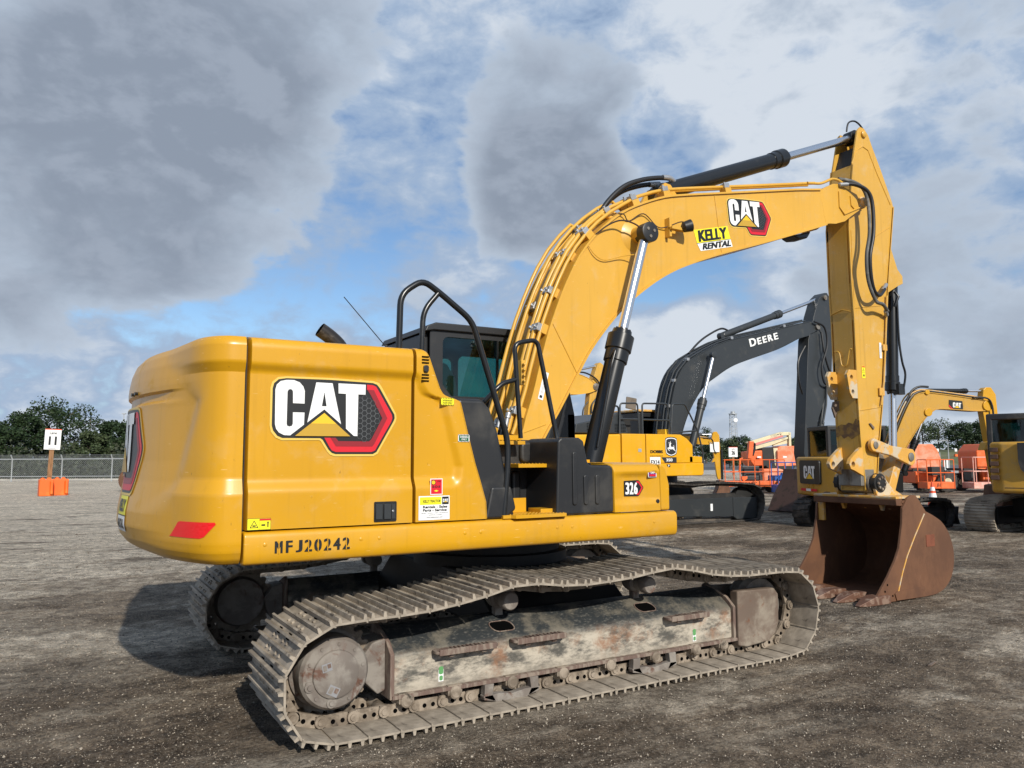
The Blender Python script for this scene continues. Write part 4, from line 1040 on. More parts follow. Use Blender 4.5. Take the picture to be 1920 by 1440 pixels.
mb.tube(smooth_path([(.90, -.30, 3.70), (.98, -.31, 3.60), (1.1, -.31, 3.56), (1.3, -.33, 3.62), (1.42, -.38, 3.64)], 6), .005, 6, 1)
mb.build('cable', [worn('stained cable', (.06, .03, .015), (.02, .02, .02), .6, .8), M['yellow_boom']], boom)

# hydraulic lines along the boom
top_s = smoothxz(BT)
def boomline(i0, i1, off):
    out = []
    n = len(top_s)
    for i in range(max(1, int(i0 * n)), int(i1 * n) - 1, 3):
        a = top_s[i - 1]; b = top_s[i + 1]; t = V3(b[0] - a[0], 0, b[1] - a[1]).normalized(); nn = V3(-t.z, 0, t.x)
        out.append(V3(top_s[i][0], 0, top_s[i][1]) + nn * off)
    return out
def lineobj(y, i0, i1, off, r=.017, kinks=()):
    pts = boomline(i0, i1, off); 
    for p in pts: p.y = y
    if i1 > .9: pts += [V3(3.85, y, 4.745 + off), V3(4.22, y, 4.825 + off), V3(4.36, y, 4.86 + off * .9)]
    else:
        base = boomline(i0, i1, 0)[-1]; tt = (pts[-1] - pts[-2]).normalized(); pts.append(V3(base.x, y, base.z) + tt * .10)
    for (k, dy, dz) in kinks:
        for i in range(len(pts)):
            if i >= k * len(pts): pts[i] = V3(pts[i].x, y + dy, pts[i].z + dz)
    MB().tube(pts, r, 10).build('hydraulic_pipe', M['yellow_boom'], boom, smooth=60)
lineobj(-.250, .10, .985, .075, .018, ((.62, .02, .02),))
lineobj(-.195, .05, .66, .105, .023)
lineobj(-.135, .08, .68, .110, .023, ((.5, .02, .0),))
lineobj(-.075, .05, .97, .085, .018, ((.55, -.05, .02),))
lineobj(-.01, .16, .74, .150, .018)
lineobj(.06, .06, .70, .10, .023)
lineobj(.13, .10, .62, .16, .018)
lineobj(.20, .10, .95, .08, .018)
MB().tube(round_path([(4.20, -.25, 4.915), (4.45, -.25, 4.95), (4.68, -.245, 5.06), (4.80, -.245, 5.06), (4.86, -.25, 5.03)], .08), .017, 8).build('hydraulic_pipe', M['yellow_boom'], boom, smooth=60)
def clamp(i, ys, off=.10, w=.075):
    k = int(i * len(top_s)); a = top_s[k - 1]; b = top_s[k + 1]; t = V3(b[0] - a[0], 0, b[1] - a[1]).normalized(); nn = V3(-t.z, 0, t.x)
    Mx = frame_mat(V3(top_s[k][0], 0, top_s[k][1]) + nn * off, t, nn)
    mb = MB()
    for y in ys:
        sgn = -1 if (Mx @ V3(0, 1, 0)).y < 0 else 1
        mb.box(-w / 2, w / 2, sgn * y - .035, sgn * y + .035, -.025, .025, 0, Mx)
        mb.box(-.012, .012, sgn * y - .012, sgn * y + .012, .025, .045, 0, Mx)
        mb.box(-w / 2 - .01, w / 2 + .01, sgn * y - .045, sgn * y + .045, -off, -.026, 1, Mx)
    mb.build('pipe_clamp', [M['zinc'], M['yellow_boom']], boom, bevel=.004, seg=1)
for i, ys in ((.19, (-.22, -.14)), (.34, (-.23, -.15)), (.375, (-.03, .06)), (.40, (-.2, -.12)), (.50, (-.17, -.05)), (.555, (-.23, -.15)), (.58, (-.03, .07)), (.70, (-.23, -.13)), (.655, (-.12, -.02)), (.80, (-.24,)), (.90, (-.24,))):
    clamp(i, ys)
# block with fittings at the foot
mb = MB(); mb.box(.12, .16, -.36, -.29, 2.30, 2.52)
for k in range(4): mb.lathe((.14, -.36, 2.33 + k * .05), (-.3, -1, 0), [(0, .016), (.03, .013), (.045, .008)], 8)
mb.build('grease_block', M['yellow_boom'], boom, bevel=.004)
mb = MB()
for k, y in enumerate((-.24, -.17, -.10, -.03)):
    mb.lathe((.06 + k * .0, y, 2.06 - .05 * (k % 2)), (-.25, 0, -1), [(0, .02), (.02, .026), (.05, .026), (.055, .018), (.13, .018)], 10)
mb.build('hose_fitting', M['zinc'], boom)
for k, (y, x) in enumerate(((-.24, -.05), (-.17, -.15), (-.10, -.1), (-.03, -.2))):
    MB().tube(smooth_path([(.03, y, 1.93), (-.03, y - .02, 1.75), (x - .1, y + .05, 1.5), (x - .25, y + .1, 1.3)], 6), .02, 8).build('hose', M['rubber'], boom, smooth=60)
# black hoses to the stick cylinder
for (y, dz, mt) in ((-.05, 0, 'rubber'), (.03, -.045, 'rubber')):
    MB().tube(smooth_path([(1.18, y, 4.02 + dz), (1.36, y, 4.27 + dz), (1.57, y, 4.46 + dz), (1.80, y, 4.57 + dz), (2.02, y, 4.635 + dz), (2.17, y, 4.66 + dz * 1.3)], 8), .026, 10).build('hose', M[mt], boom, smooth=60)
mb = MB(); mb.tube(smooth_path([(2.10, -.05, 4.655), (2.20, -.05, 4.665), (2.28, -.03, 4.64), (2.33, 0, 4.58)], 4), .03, 10); mb.tube([(1.98, .03, 4.58), (2.12, .03, 4.61)], .031, 10); mb.build('hose_fitting', M['zinc'], boom, smooth=60)

# boom cylinders
for s in (-1, 1):
    cylinder_parts(boom, (.78, 1.50), (1.515, 3.85), .565, .098, .122, .048, s * .43, M['black_paint'], .085, .06)
    mb = MB(); mb.lathe((1.515, s * .36, 3.85), (0, s, 0), [(0, .085), (.05, .085), (.055, .10), (.15, .10), (.155, .088)], 28)
    for k in range(3):
        a = 2 * pi * k / 3 + .4; mb.lathe((1.515 + .045 * cos(a), s * .51, 3.85 + .045 * sin(a)), (0, s, 0), [(0, .018), (.012, .016)], 8, 1)
    mb.build('pin_cap', [M['black_plastic'], M['steel_worn']], boom, bevel=0)
    MB().tube(round_path([(1.0, s * .50, 2.58), (1.02, s * .56, 2.66), (.96, s * .565, 2.5), (.93, s * .555, 2.30), (.86, s * .55, 2.0), (.80, s * .55, 1.75)], .03), .014, 8).build('hydraulic_pipe', M['black_paint'], boom, smooth=60)
# stick cylinder
cylinder_parts(boom, (2.10, 4.50), (5.44, 5.825), .60, .092, .108, .050, 0.0, M['black_paint'], .09, .07)

# stick
SO = [(5.35, 5.86), (5.41, 5.915), (5.49, 5.91), (5.57, 5.84), (5.63, 5.72), (5.80, 5.42), (6.01, 5.02), (6.03, 4.95), (5.83, 3.93), (5.73, 3.26), (5.58, 2.33), (5.47, 1.84), (5.40, 1.42), (5.36, 1.24), (5.14, 1.24), (5.13, 1.45), (5.09, 1.91), (5.08, 2.31), (5.08, 3.35), (5.06, 3.81), (5.06, 4.55), (5.13, 4.95), (5.21, 5.37)]
SI = [(5.25, 5.30), (5.40, 5.52), (5.58, 5.50), (5.97, 4.97), (5.80, 3.96), (5.70, 3.28), (5.55, 2.35), (5.44, 1.86), (5.36, 1.42), (5.18, 1.42), (5.13, 1.93), (5.12, 2.32), (5.12, 3.34), (5.10, 3.8), (5.10, 4.53), (5.16, 4.93)]
mb = MB()
for s in (-1, 1):
    mb.prism(SO, s * .155, s * .135)
n = len(SO)
rim = SO[3:] + SO[:1]
rows = []
for (x, z) in SO[7:23]: rows.append([(x, -.17, z), (x, .17, z)])
mb.grid(rows)
for a, b in zip(SO[7:22], SO[8:23]):
    t = V3(b[0] - a[0], 0, b[1] - a[1]).normalized(); nn = V3(t.z, 0, -t.x) * .016
    mb.add([(a[0], -.17, a[1]), (b[0], -.17, b[1]), (b[0] + nn.x, -.17, b[1] + nn.z), (a[0] + nn.x, -.17, a[1] + nn.z)], [(0, 1, 2, 3)])
for a, b in zip(SO[3:7], SO[4:8]): mb.add([(a[0], -.15, a[1]), (b[0], -.15, b[1]), (b[0], .15, b[1]), (a[0], .15, a[1])], [(0, 1, 2, 3)])
stick = mb.build('stick', M['yellow_stick'], exc, smooth=30)
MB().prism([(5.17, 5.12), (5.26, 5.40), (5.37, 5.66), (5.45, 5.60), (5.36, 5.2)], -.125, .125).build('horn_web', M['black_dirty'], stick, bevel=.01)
mb = MB()
weld(mb, [(5.20, -.157, 5.38), (5.26, -.157, 5.50), (5.34, -.157, 5.60), (5.44, -.157, 5.66), (5.55, -.157, 5.63)], .008); weld(mb, [(5.55, -.157, 5.63), (5.72, -.157, 5.34), (5.97, -.157, 4.97)], .006)
weld(mb, [(5.44, -.157, 4.40), (5.93, -.157, 4.66)], .005); weld(mb, [(5.10, -.157, 3.50), (5.74, -.157, 3.60)], .005); weld(mb, [(5.10, -.157, 2.22), (5.55, -.157, 2.28)], .006)
weld(mb, [(5.12, -.157, 4.5), (5.10, -.157, 3.0), (5.12, -.157, 1.6)], .006)
mb.build('weld_seam', M['yellow_stick'], stick)
mb = MB(); mb.lathe((5.46, -.19, 5.825), (0, 1, 0), [(0, .03), (.01, .045), (.37, .045), (.38, .03)], 20); mb.build('pin', M['yellow_stick'], stick)
mb = MB(); mb.lathe((5.255, -.215, 1.315), (0, 1, 0), [(0, .10), (.01, .115), (.42, .115), (.43, .10)], 30); mb.box(5.08, 5.34, -.16, .16, 1.30, 1.50); mb.build('stick_boss', M['steel_worn'], stick, bevel=.01)
# lugs on the inner face
for y in (-.15, .13):
    MB().plate([[(5.09, 2.72), (4.93, 2.72), (4.89, 2.66), (4.93, 2.44), (4.98, 2.37), (5.09, 2.37)], circ(4.975, 2.63, .028, 14), circ(4.99, 2.45, .028, 14)], y - .018, y + .018).build('lug', M['yellow_worn'], stick, bevel=.005, seg=1)
    MB().plate([[(5.12, 1.78), (5.04, 1.74), (4.88, 1.63), (4.85, 1.57), (4.88, 1.51), (4.95, 1.49), (5.12, 1.42)], circ(4.925, 1.565, .034, 14)], y - .022, y + .022).build('lug', M['yellow_worn'], stick, bevel=.006, seg=1)
MB().prism([(5.10, 2.36), (4.98, 2.34), (4.95, 2.26), (5.0, 2.14), (5.04, 2.22), (5.10, 2.24)], .10, .125).build('latch_hook', M['rust_plate'], stick, bevel=.004)
rp = [(-.168, 1.93), (-.168, 2.10), (-.12, 2.12), (-.08, 2.06), (-.02, 2.08), (.03, 2.05), (.09, 2.06), (.15, 2.03), (.168, 2.05), (.168, 1.90), (.10, 1.92), (.06, 1.88), (.0, 1.91), (-.05, 1.87), (-.1, 1.90)]
decal('rust_patch', stick, [(worn('rubbed brown paint', (.13, .07, .03), (.28, .16, .04), .7, .85, 0, 14, .42, .62), rp)], lambda u, v, h: (5.092 - (v - 1.91) * .025 - h, u, v), start=.004)
MB().tube(smooth_path([(5.062, -.13, 2.98), (5.058, -.10, 2.98), (5.058, -.05, 2.80), (5.058, .02, 2.80), (5.058, .05, 2.96), (5.06, .12, 2.98)], 5), .007, 6).build('weld_seam', M['yellow_stick'], stick)
MB().tube([(5.062, -.13, 3.46), (5.058, -.02, 3.50), (5.062, .14, 3.46)], .006, 6).build('weld_seam', M['yellow_stick'], stick)
mb = MB(); mb.box(5.50, 5.60, -.185, -.165, 2.42, 2.52); mb.box(5.62, 5.70, -.185, -.165, 3.0, 3.08); mb.build('pipe_bracket', M['yellow_worn'], stick, bevel=.004)
MB().prism([(5.28, 2.06), (5.30, 2.07), (5.37, 2.02), (5.36, 1.99)], -.175, -.15).build('bracket', M['rust_plate'], stick)
decal('warning_sticker', stick, [(M['decal_lemon'], rect(0, .062, 0, .15)), (M['decal_black'], [(.01, .085), (.052, .085), (.031, .125)]), (M['decal_lemon'], [(.019, .09), (.043, .09), (.031, .114)]), (M['decal_black'], rect(.005, .057, .068, .071)), (M['decal_black'], rect(.02, .045, .02, .045)), (M['decal_red'], rect(.004, .058, .134, .147))], sideplane(5.20, 2.63, -.155), lift=.0005)
decal('serial_label', stick, [(M['white'], rect(0, .045, 0, .20)), (M['decal_grey'], rect(.014, .018, .02, .19)), (M['decal_grey'], rect(.027, .03, .02, .15))], sideplane(5.57, 2.90, -.157), lift=.0005)
# hoses on the stick side
mb_r = lambda pts, r, m: MB().tube(smooth_path(pts, 7), r, 10).build('hose', M[m], stick, smooth=60)
mb_r([(4.86, -.26, 5.02), (5.02, -.32, 5.02), (5.18, -.37, 4.95), (5.25, -.38, 4.78), (5.24, -.38, 4.42), (5.15, -.38, 4.12), (5.18, -.36, 3.86), (5.26, -.34, 3.70), (5.42, -.30, 3.67), (5.62, -.24, 3.78)], .024, 'rubber')
mb_r([(4.80, -.24, 5.08), (5.0, -.30, 5.06), (5.14, -.34, 4.98), (5.21, -.35, 4.78), (5.19, -.36, 4.42), (5.11, -.36, 4.12), (5.15, -.34, 3.82), (5.28, -.34, 3.58), (5.48, -.30, 3.56), (5.66, -.24, 3.50)], .022, 'hose_grey')
mb = MB(); mb.tube([(5.58, -.24, 3.76), (5.72, -.2, 3.86)], .026, 8); mb.tube([(5.62, -.24, 3.50), (5.70, -.2, 3.46)], .026, 8); mb.tube([(4.80, -.25, 5.0), (4.92, -.28, 5.02)], .028, 8); mb.build('hose_fitting', M['zinc'], stick, smooth=60)
MB().tube(smooth_path([(5.35, .0, 5.90), (5.40, 0, 6.03), (5.55, 0, 6.08), (5.70, 0, 6.0), (5.76, 0, 5.82), (5.78, 0, 5.62)], 7), .011, 8).build('hose', M['rubber'], stick, smooth=60)
mb = MB(); mb.tube([(5.75, -.18, 3.72), (5.70, -.18, 3.3), (5.66, -.18, 3.0), (5.60, -.18, 2.6), (5.52, -.18, 2.3)], .012, 8); mb.build('hydraulic_pipe', M['yellow_stick'], stick)
# bucket cylinder
cylinder_parts(stick, (6.15, 4.0), (5.985, 1.66), .64, .075, .09, .048, 0.0, M['black_paint'], .07, .07)
mb = MB()
for y in (-.11, .11): mb.prism([(5.86, 4.30), (5.80, 3.75), (6.10, 3.90), (6.20, 3.94), (6.20, 4.04), (6.10, 4.12), (5.93, 4.5)], y - .018, y + .018)
mb.build('cylinder_lug', M['yellow_stick'], stick, bevel=.005)
mb = MB(); mb.tube(smooth_path([(6.11, -.09, 3.70), (6.09, -.10, 3.2), (6.10, -.12, 2.9), (6.14, -.13, 2.72), (6.10, -.11, 2.50)], 5), .014, 8); mb.tube([(6.05, -.1, 3.82), (6.06, -.14, 3.75), (6.03, -.1, 3.62)], .02, 8); mb.box(6.0, 6.13, -.12, -.05, 2.46, 2.60); mb.build('hydraulic_pipe', M['black_paint'], stick, smooth=60)
# linkage
def bone(p, q, r1, r2, wmid, y0, y1):
    a = V3(p[0], p[1], 0); b = V3(q[0], q[1], 0); d = (b - a).normalized(); nn = V3(-d.y, d.x, 0); L = (b - a).length; an = atan2(d.y, d.x); pts = []
    for k in range(13):
        t = an + pi / 2 + .35 + (pi - .7) * k / 12; pts.append((p[0] + r1 * cos(t), p[1] + r1 * sin(t)))
    m1 = a + d * L * .45 - nn * wmid; pts.append((m1.x, m1.y))
    for k in range(13):
        t = an - pi / 2 + .35 + (pi - .7) * k / 12; pts.append((q[0] + r2 * cos(t), q[1] + r2 * sin(t)))
    m1 = a + d * L * .45 + nn * wmid; pts.append((m1.x, m1.y))
    return MB().prism(pts, y0, y1)
for s in (-1, 1):
    lk = bone((5.27, 1.795), (5.975, 1.65), .085, .115, .062, s * .19, s * .245).build('linkage_arm', M['yellow_worn'], stick, bevel=.012)
mb = MB(); mb.lathe((5.27, -.26, 1.795), (0, 1, 0), [(0, .03), (.006, .045), (.51, .045), (.52, .03)], 18); mb.lathe((5.975, -.265, 1.65), (0, 1, 0), [(0, .04), (.006, .055), (.52, .055), (.53, .04)], 18); mb.build('linkage_pin', M['steel_worn'], stick)
mb = MB(); bl = bone((5.94, 1.66), (5.66, 1.10), .075, .085, .07, -.13, .13); bl.build('bucket_link', M['yellow_worn'], stick, bevel=.012)
MB().plate([[(5.30, 1.30), (5.36, 1.62), (5.42, 1.76), (5.80, 1.68), (5.86, 1.62), (5.66, 1.16), (5.5, 1.16)], circ(5.58, 1.60, .085, 20)], .03, .07).build('guard_plate', M['steel_worn'], stick, bevel=.004)

# bucket
BH = .575
CK = [(5.25, 1.11), (5.30, 1.17), (5.39, 1.20), (5.46, 1.195), (5.53, 1.13), (5.60, 1.0), (5.78, .95), (5.93, .88), (6.05, .78), (6.13, .66), (6.18, .50), (6.17, .34), (6.10, .19), (5.97, .08), (5.80, .022), (5.50, .006), (4.96, .006), (4.72, .02), (4.60, .05), (4.66, .11), (4.85, .29), (5.00, .46), (5.09, .60), (5.17, .88), (5.19, 1.05)]
SH = [(5.22, 1.13), (5.40, 1.145), (5.60, 1.02), (5.78, .95), (5.93, .88), (6.05, .78), (6.13, .66), (6.18, .50), (6.17, .34), (6.10, .19), (5.97, .08), (5.80, .022), (5.50, .006), (4.96, .006), (4.66, .02)]
mb = MB()
sm = smoothxz(SH)
rows = [[(x, -BH - .004, z), (x, BH + .004, z)] for x, z in sm]
inn = []
for i, (x, z) in enumerate(sm):
    a = sm[max(i - 1, 0)]; b = sm[min(i + 1, len(sm) - 1)]; t = V3(b[0] - a[0], 0, b[1] - a[1]).normalized(); inn.append((x - t.z * -.025 * -1, z + t.x * -.025))
rows_i = [[(x, -BH - .004, z), (x, BH + .004, z)] for x, z in inn]
mb.grid(rows); mb.grid(rows_i)
for s in (0, 1): mb.grid([[r[s] for r in rows], [r[s] for r in rows_i]])
mb.add([rows[-1][0], rows[-1][1], rows_i[-1][1], rows_i[-1][0]], [(0, 1, 2, 3)])
bucket = mb.build('bucket', M['rust'], exc, smooth=40)
back = [q_ for q_ in sm if q_[0] > 5.62 or (q_[1] < .3)]
CK2 = CK[:5] + [(x + (.006 if x > 5.9 else 0), z - (.003 if z < .2 else 0)) for x, z in back] + CK[17:]
CK2 = [(x, max(z, .004)) for x, z in CK2]
for s in (-1, 1):
    MB().prism(CK2, s * BH, s * (BH + .028)).build('side_plate', M['rust'], bucket, bevel=.005, seg=1)
mb = MB()
mb.prism([(4.98, .012), (5.35, .008), (5.55, .10), (5.45, .12), (5.0, .115), (4.95, .09)], -BH - .042, -BH - .027)
mb.build('wear_plate', M['rust'], bucket, bevel=.004, seg=1)
mb = MB(); weld(mb, [(5.61, -BH - .03, .97), (5.40, -BH - .03, .72), (5.23, -BH - .03, .50), (5.12, -BH - .03, .31), (4.99, -BH - .03, .03)], .008); mb.build('weld_seam', M['yellow_worn'], bucket)
mb = MB(); mb.prism(rrect(5.62, 5.79, .58, .72, .01), -BH - .033, -BH - .027); mb.build('patch_plate', worn('fresh orange rust', (.2, .06, .028), (.14, .045, .022), .7, .8), bucket)
mb = MB()
for (x, z) in ((4.83, .20), (4.78, .13), (4.73, .07), (4.92, .07)): mb.cyl((x, -BH - .0285, z), (x, -BH - .030, z), .013, n=10)
mb.build('bolt_hole', M['blackhole'], bucket)
mb = MB(); mb.box(4.60, 4.80, -BH, BH, .008, .045); mb.build('cutting_edge', M['tooth'], bucket, bevel=.008)
for k in range(5):
    y = -BH + .0 + k * (2 * BH) / 4
    mb = MB(); w = .075
    pr = [(4.82, -w, .0), (4.82, w, .0), (4.82, w, .09), (4.82, -w, .09), (4.55, -w, .0), (4.55, w, .0), (4.57, w, .10), (4.57, -w, .10), (4.43, -w * .85, .0), (4.43, w * .85, .0), (4.46, w * .85, .07), (4.46, -w * .85, .07), (4.31, -w * .45, .004), (4.31, w * .45, .004), (4.32, w * .4, .02), (4.32, -w * .4, .02)]
    fs = []
    for j in range(3):
        o = j * 4
        fs += [(o, o + 1, o + 5, o + 4), (o + 1, o + 2, o + 6, o + 5), (o + 2, o + 3, o + 7, o + 6), (o + 3, o, o + 4, o + 7)]
    fs += [(0, 1, 2, 3), (12, 13, 14, 15)]
    mb.add([(a, b + y, c) for a, b, c in pr], fs); mb.build('tooth', M['tooth'], bucket, bevel=.008, seg=2)
mb = MB(); mb.box(5.12, 5.60, -BH + .0, BH, 1.155, 1.185); mb.build('top_bar', M['yellow_worn'], bucket, bevel=.008); MB().prism([(5.115, 1.153), (5.125, 1.08), (5.24, 1.07), (5.24, 1.153)], -BH, BH).build('lip', M['rust'], bucket, bevel=.008)
for s in (-1, 1):
    y0, y1 = s * .245, s * .285
    MB().prism([(5.15, 1.36), (5.18, 1.43), (5.26, 1.455), (5.34, 1.43), (5.40, 1.36), (5.50, 1.27), (5.66, 1.20), (5.72, 1.17), (5.40, 1.15), (5.36, 1.06), (5.33, 1.00), (5.30, 1.00), (5.24, 1.13), (5.18, 1.22)], min(y0, y1), max(y0, y1)).build('hinge_ear', M['yellow_worn'], bucket, bevel=.008)
    mb = MB(); mb.lathe((5.265, s * .285, 1.335), (0, s, 0), [(-.06, .118), (0, .118), (.002, .09), (.02, .085), (.025, .05)], 24, 0)
    for k in range(8):
        a = 2 * pi * k / 8; mb.lathe((5.265 + .07 * cos(a), s * .30, 1.335 + .07 * sin(a)), (0, s, 0), [(0, .016), (.02, .015)], 8, 1)
    mb.build('hinge_pin', [M['black_dirty'], M['rust_plate']], bucket)
    MB().prism([(5.56, 1.20), (5.60, 1.22), (5.80, 1.18), (5.74, 1.0), (5.60, 1.0)], s * .15, s * .19).build('link_ear', M['yellow_worn'], bucket, bevel=.006)
MB().box(5.20, 5.24, BH - .09, BH - .002, .84, 1.10).build('gusset', M['yellow_worn'], bucket, bevel=.006)
MB().tube([(5.70, -.26, 1.0), (5.72, -.2, 1.05)], .01).build('grease_line', M['black_paint'], bucket)

def xy(px, d): 
    a = radians(59.4); x = (px - 960) / 1443 * d
    return V3(-3.39 + cos(a) * d + sin(a) * x, -6.13 + sin(a) * d - cos(a) * x, 0)

# ================================================================== simpler tracks for the machines behind
def simple_loop(L, H, sag=.03):
    r = H / 2; h = L / 2
    pts = [(-h + r * .8, 0, .02), (0, 0, .02), (h - r * .8, 0, .02), (h - r * .25, 0, r * .30), (h, 0, r * 1.05), (h - r * .3, 0, H * .84), (h - r, 0, H * .96), (h * .3, 0, H * 1.02), (0, 0, H * .98), (-h * .35, 0, H * 1.03), (-h + r, 0, H * .95), (-h + r * .3, 0, H * .84), (-h, 0, r * .95), (-h + r * .25, 0, r * .30)]
    return [(p.x, p.z) for p in smooth_path(pts, 6, closed=True)]
def simple_track(parent, yc, L, H, w, n, mat='shoe', rubber=False, side=-1):
    F = loop_frames(simple_loop(L, H), n); mb = MB()
    for (m_, t, nn, l, a) in F:
        Mx = frame_mat(m_, t, nn)
        mb.box(-l * .52, l * .52, -w / 2, w / 2, -.02 if not rubber else -.04, 0, 0, Mx)
        if rubber:
            mb.box(-l * .28, l * .28, -w / 2, w / 2 * .1, 0, .03, 0, Mx); mb.box(-l * .5, l * .1, w / 2 * .1, w / 2, 0, .03, 0, Mx)
        else:
            for x in (-.36, 0, .36): mb.box(l * x - .008, l * x + .008, -w / 2, w / 2, 0, .024, 0, Mx)
        mb.box(-l * .5, l * .5, -.1, .1, -.09, -.02, 0, Mx)
    tr = mb.build('track', M[mat], parent, smooth=25, loc=(0, yc, 0))
    h = L / 2; r = H / 2; s = side
    mb = MB(); mb.prism_x([(s * .16, H * .22), (s * .16, H * .55), (s * .05, H * .72), (-s * .15, H * .72), (-s * .15, H * .22)], -h + H * .62, h - H * .45)
    mb.build('track_frame', M['black_dirty'] if rubber or mat == 'shoe_dark' else M['black_dirty'], tr, bevel=.01)
    mb = MB(); mb.lathe((-h + r, -s * .1, r), (0, s, 0), [(0, r * .7), (.1, r * .78), (.25, r * .62), (.30, r * .58), (.31, r * .3)], 28); mb.build('final_drive', M['hub'] if not rubber else M['black_dirty'], tr)
    mb = MB(); mb.lathe((h - r, -s * .1, r), (0, s, 0), [(0, r * .74), (.18, r * .74), (.2, r * .3)], 28)
    mb.build('idler', M['black_dirty'], tr)
    k = 6
    for i in range(k):
        x = -h + H * .9 + (L - H * 1.7) * i / (k - 1)
        mb = MB(); mb.lathe((x, -s * .12, H * .2), (0, s, 0), [(0, .07), (.24, .08), (.26, .05), (.3, .045)], 14); mb.build('track_roller', M['chain'], tr)
    return tr

# ------------------------------------------------------------------ grey and yellow excavator in the second row
M['shoe_dark'] = worn('dark track shoe steel', (.05, .045, .04), (.13, .11, .09), .7, .9, .1, 4, .45, .65, bmp=.3)
de = thing('excavator', 'excavator with charcoal DEERE boom and lemon yellow house behind the large yellow one', 'excavator', (10.45, 9.95, 0))
for s in (-1, 1):
    tr = simple_track(de, s * 1.32, 5.0, 1.0, .72, 46, 'shoe_dark', side=-1 if s < 0 else 1)
mb = MB(); mb.prism([(1.44, .62), (1.44, .12), (1.56, .05), (2.28, .05), (2.32, .14), (2.32, .60)], -1.56, -1.44); mb.build('idler_guard', M['deere_grey'], de, bevel=.02)
mb = MB(); mb.prism([(-1.7, .62), (-1.7, .24), (1.44, .13), (1.44, .62)], -1.54, -1.44); mb.build('track_frame', M['deere_grey'], de, bevel=.01)
mb = MB(); mb.prism_z(rrect(.62, .70, -1.56, -1.545, .005), .30, .48); mb.build('reflector', M['white'], de)
MB().prism_x([(-1.0, .5), (1.0, .5), (.8, .95), (-.8, .95)], -.6, .6).build('centre_frame', M['black_dirty'], de)
MB().lathe((0, 0, .9), (0, 0, 1), [(0, .7), (.32, .7)], 40).build('swing_bearing', M['black_dirty'], de)
mb = MB(); mb.prism([(-3.0, 1.20), (.42, 1.20), (.49, 1.24), (.49, 1.52), (-3.0, 1.52)], -1.50, 1.5); mb.build('deck', M['deere_yellow'], de, bevel=.03, seg=3)
mb = MB(); mb.prism([(.0, 1.52), (.45, 1.52), (.45, 1.68), (.12, 1.70), (0, 1.7)], -1.49, -.5); mb.build('tool_box', M['deere_yellow'], de, bevel=.02)
mb = MB(); mb.prism([(-1.40, 1.525), (.13, 1.525), (.13, 1.98), (-.06, 2.14), (-.28, 2.24), (-1.40, 2.24)], -1.49, -.6); dh = mb.build('side_door', M['deere_yellow'], de, bevel=.02, seg=3)
mb = MB(); mb.prism([(-2.15, 1.525), (-1.42, 1.525), (-1.42, 2.24), (-2.15, 2.24)], -1.488, -.6); mb.build('side_door', M['deere_yellow'], de, bevel=.02, seg=3)
mb = MB(); mb.prism([(-3.7, 1.22), (-2.17, 1.22), (-2.17, 2.23), (-3.6, 2.20), (-3.75, 2.1)], -1.487, 1.49); mb.build('counterweight', M['deere_yellow'], de, bevel=.05, seg=3)
MB().box(-2.1, -.2, -1.3, 1.2, 1.5, 2.2).build('engine_house', M['black_dirty'], de)
mb = MB(); mb.prism([(-3.4, 2.24), (-3.36, 2.46), (-2.65, 2.60), (-2.02, 2.78), (-1.80, 2.30), (-1.80, 2.24)], -1.3, 1.2); mb.build('hood', M['deere_grey'], de, bevel=.03)
mb = MB()
for i in range(7):
    for j in range(6):
        for x0 in (-3.05, -2.22):
            mb.box(x0 + i * .05, x0 + i * .05 + .035, -1.304, -1.299, 2.29 + j * .035, 2.305 + j * .035)
mb.build('grille', M['blackhole'], de, smooth=0)
for pts in ([(-1.39, -1.35, 2.24), (-1.39, -1.35, 3.0), (-.57, -1.35, 3.02), (-.45, -1.35, 2.25)], [(-.47, -1.35, 2.25), (-.40, -1.35, 3.02), (.03, -1.35, 3.03), (.45, -1.35, 2.35), (.62, -1.35, 1.75), (.60, -1.35, 1.3)],
            [(-2.12, -1.35, 2.24), (-2.08, -1.35, 2.98), (-1.54, -1.35, 3.0), (-1.5, -1.35, 2.24)], [(-1.39, -1.35, 2.60), (-.52, -1.35, 2.60)], [(-.45, -1.35, 2.28), (.40, -1.35, 2.35)], [(-2.10, -1.35, 2.6), (-1.5, -1.35, 2.6)], [(-2.45, -1.3, 2.9), (-2.1, -1.3, 2.92), (-2.05, -1.3, 2.25)]):
    MB().tube(round_path(pts, .08), .022, 8).build('handrail', M['deere_grey'], de)
mb = MB(); mb.box(-1.95, -1.62, -1.0, -.96, 2.68, 2.98, 0, Matrix.Rotation(.12, 4, 'Y')); mb.build('mirror', worn('dusty mirror back', (.16, .13, .1), (.1, .08, .06)), de, bevel=.02)
mb = MB(); mb.box(-2.0, -1.55, -1.1, -.5, 2.24, 2.62); mb.lathe((-1.9, -1.0, 2.62), (.3, 0, 1), [(0, .16), (.12, .12)], 12); mb.build('air_cleaner', M['black_dirty'], de, bevel=.03)
mb = MB(); mb.prism([(.0, 1.3), (.0, 2.93), (.9, 2.93), (1.2, 2.1), (1.2, 1.3)], .45, 1.45); cb = mb.build('cab', M['black_plastic'], de, bevel=.05)
MB().box(-.05, 1.0, .4, 1.5, 2.93, 3.0).build('roof', M['yellow_worn'], cb, bevel=.03)
mb = MB(); mb.box(.1, .85, .44, .447, 1.9, 2.8); mb.build('window', M['glass_dark'], cb)
mb = MB(); mb.box(-.52, -.42, -1.2, -.9, 2.24, 2.38); mb.build('beacon', M['decal_yellow'], de)
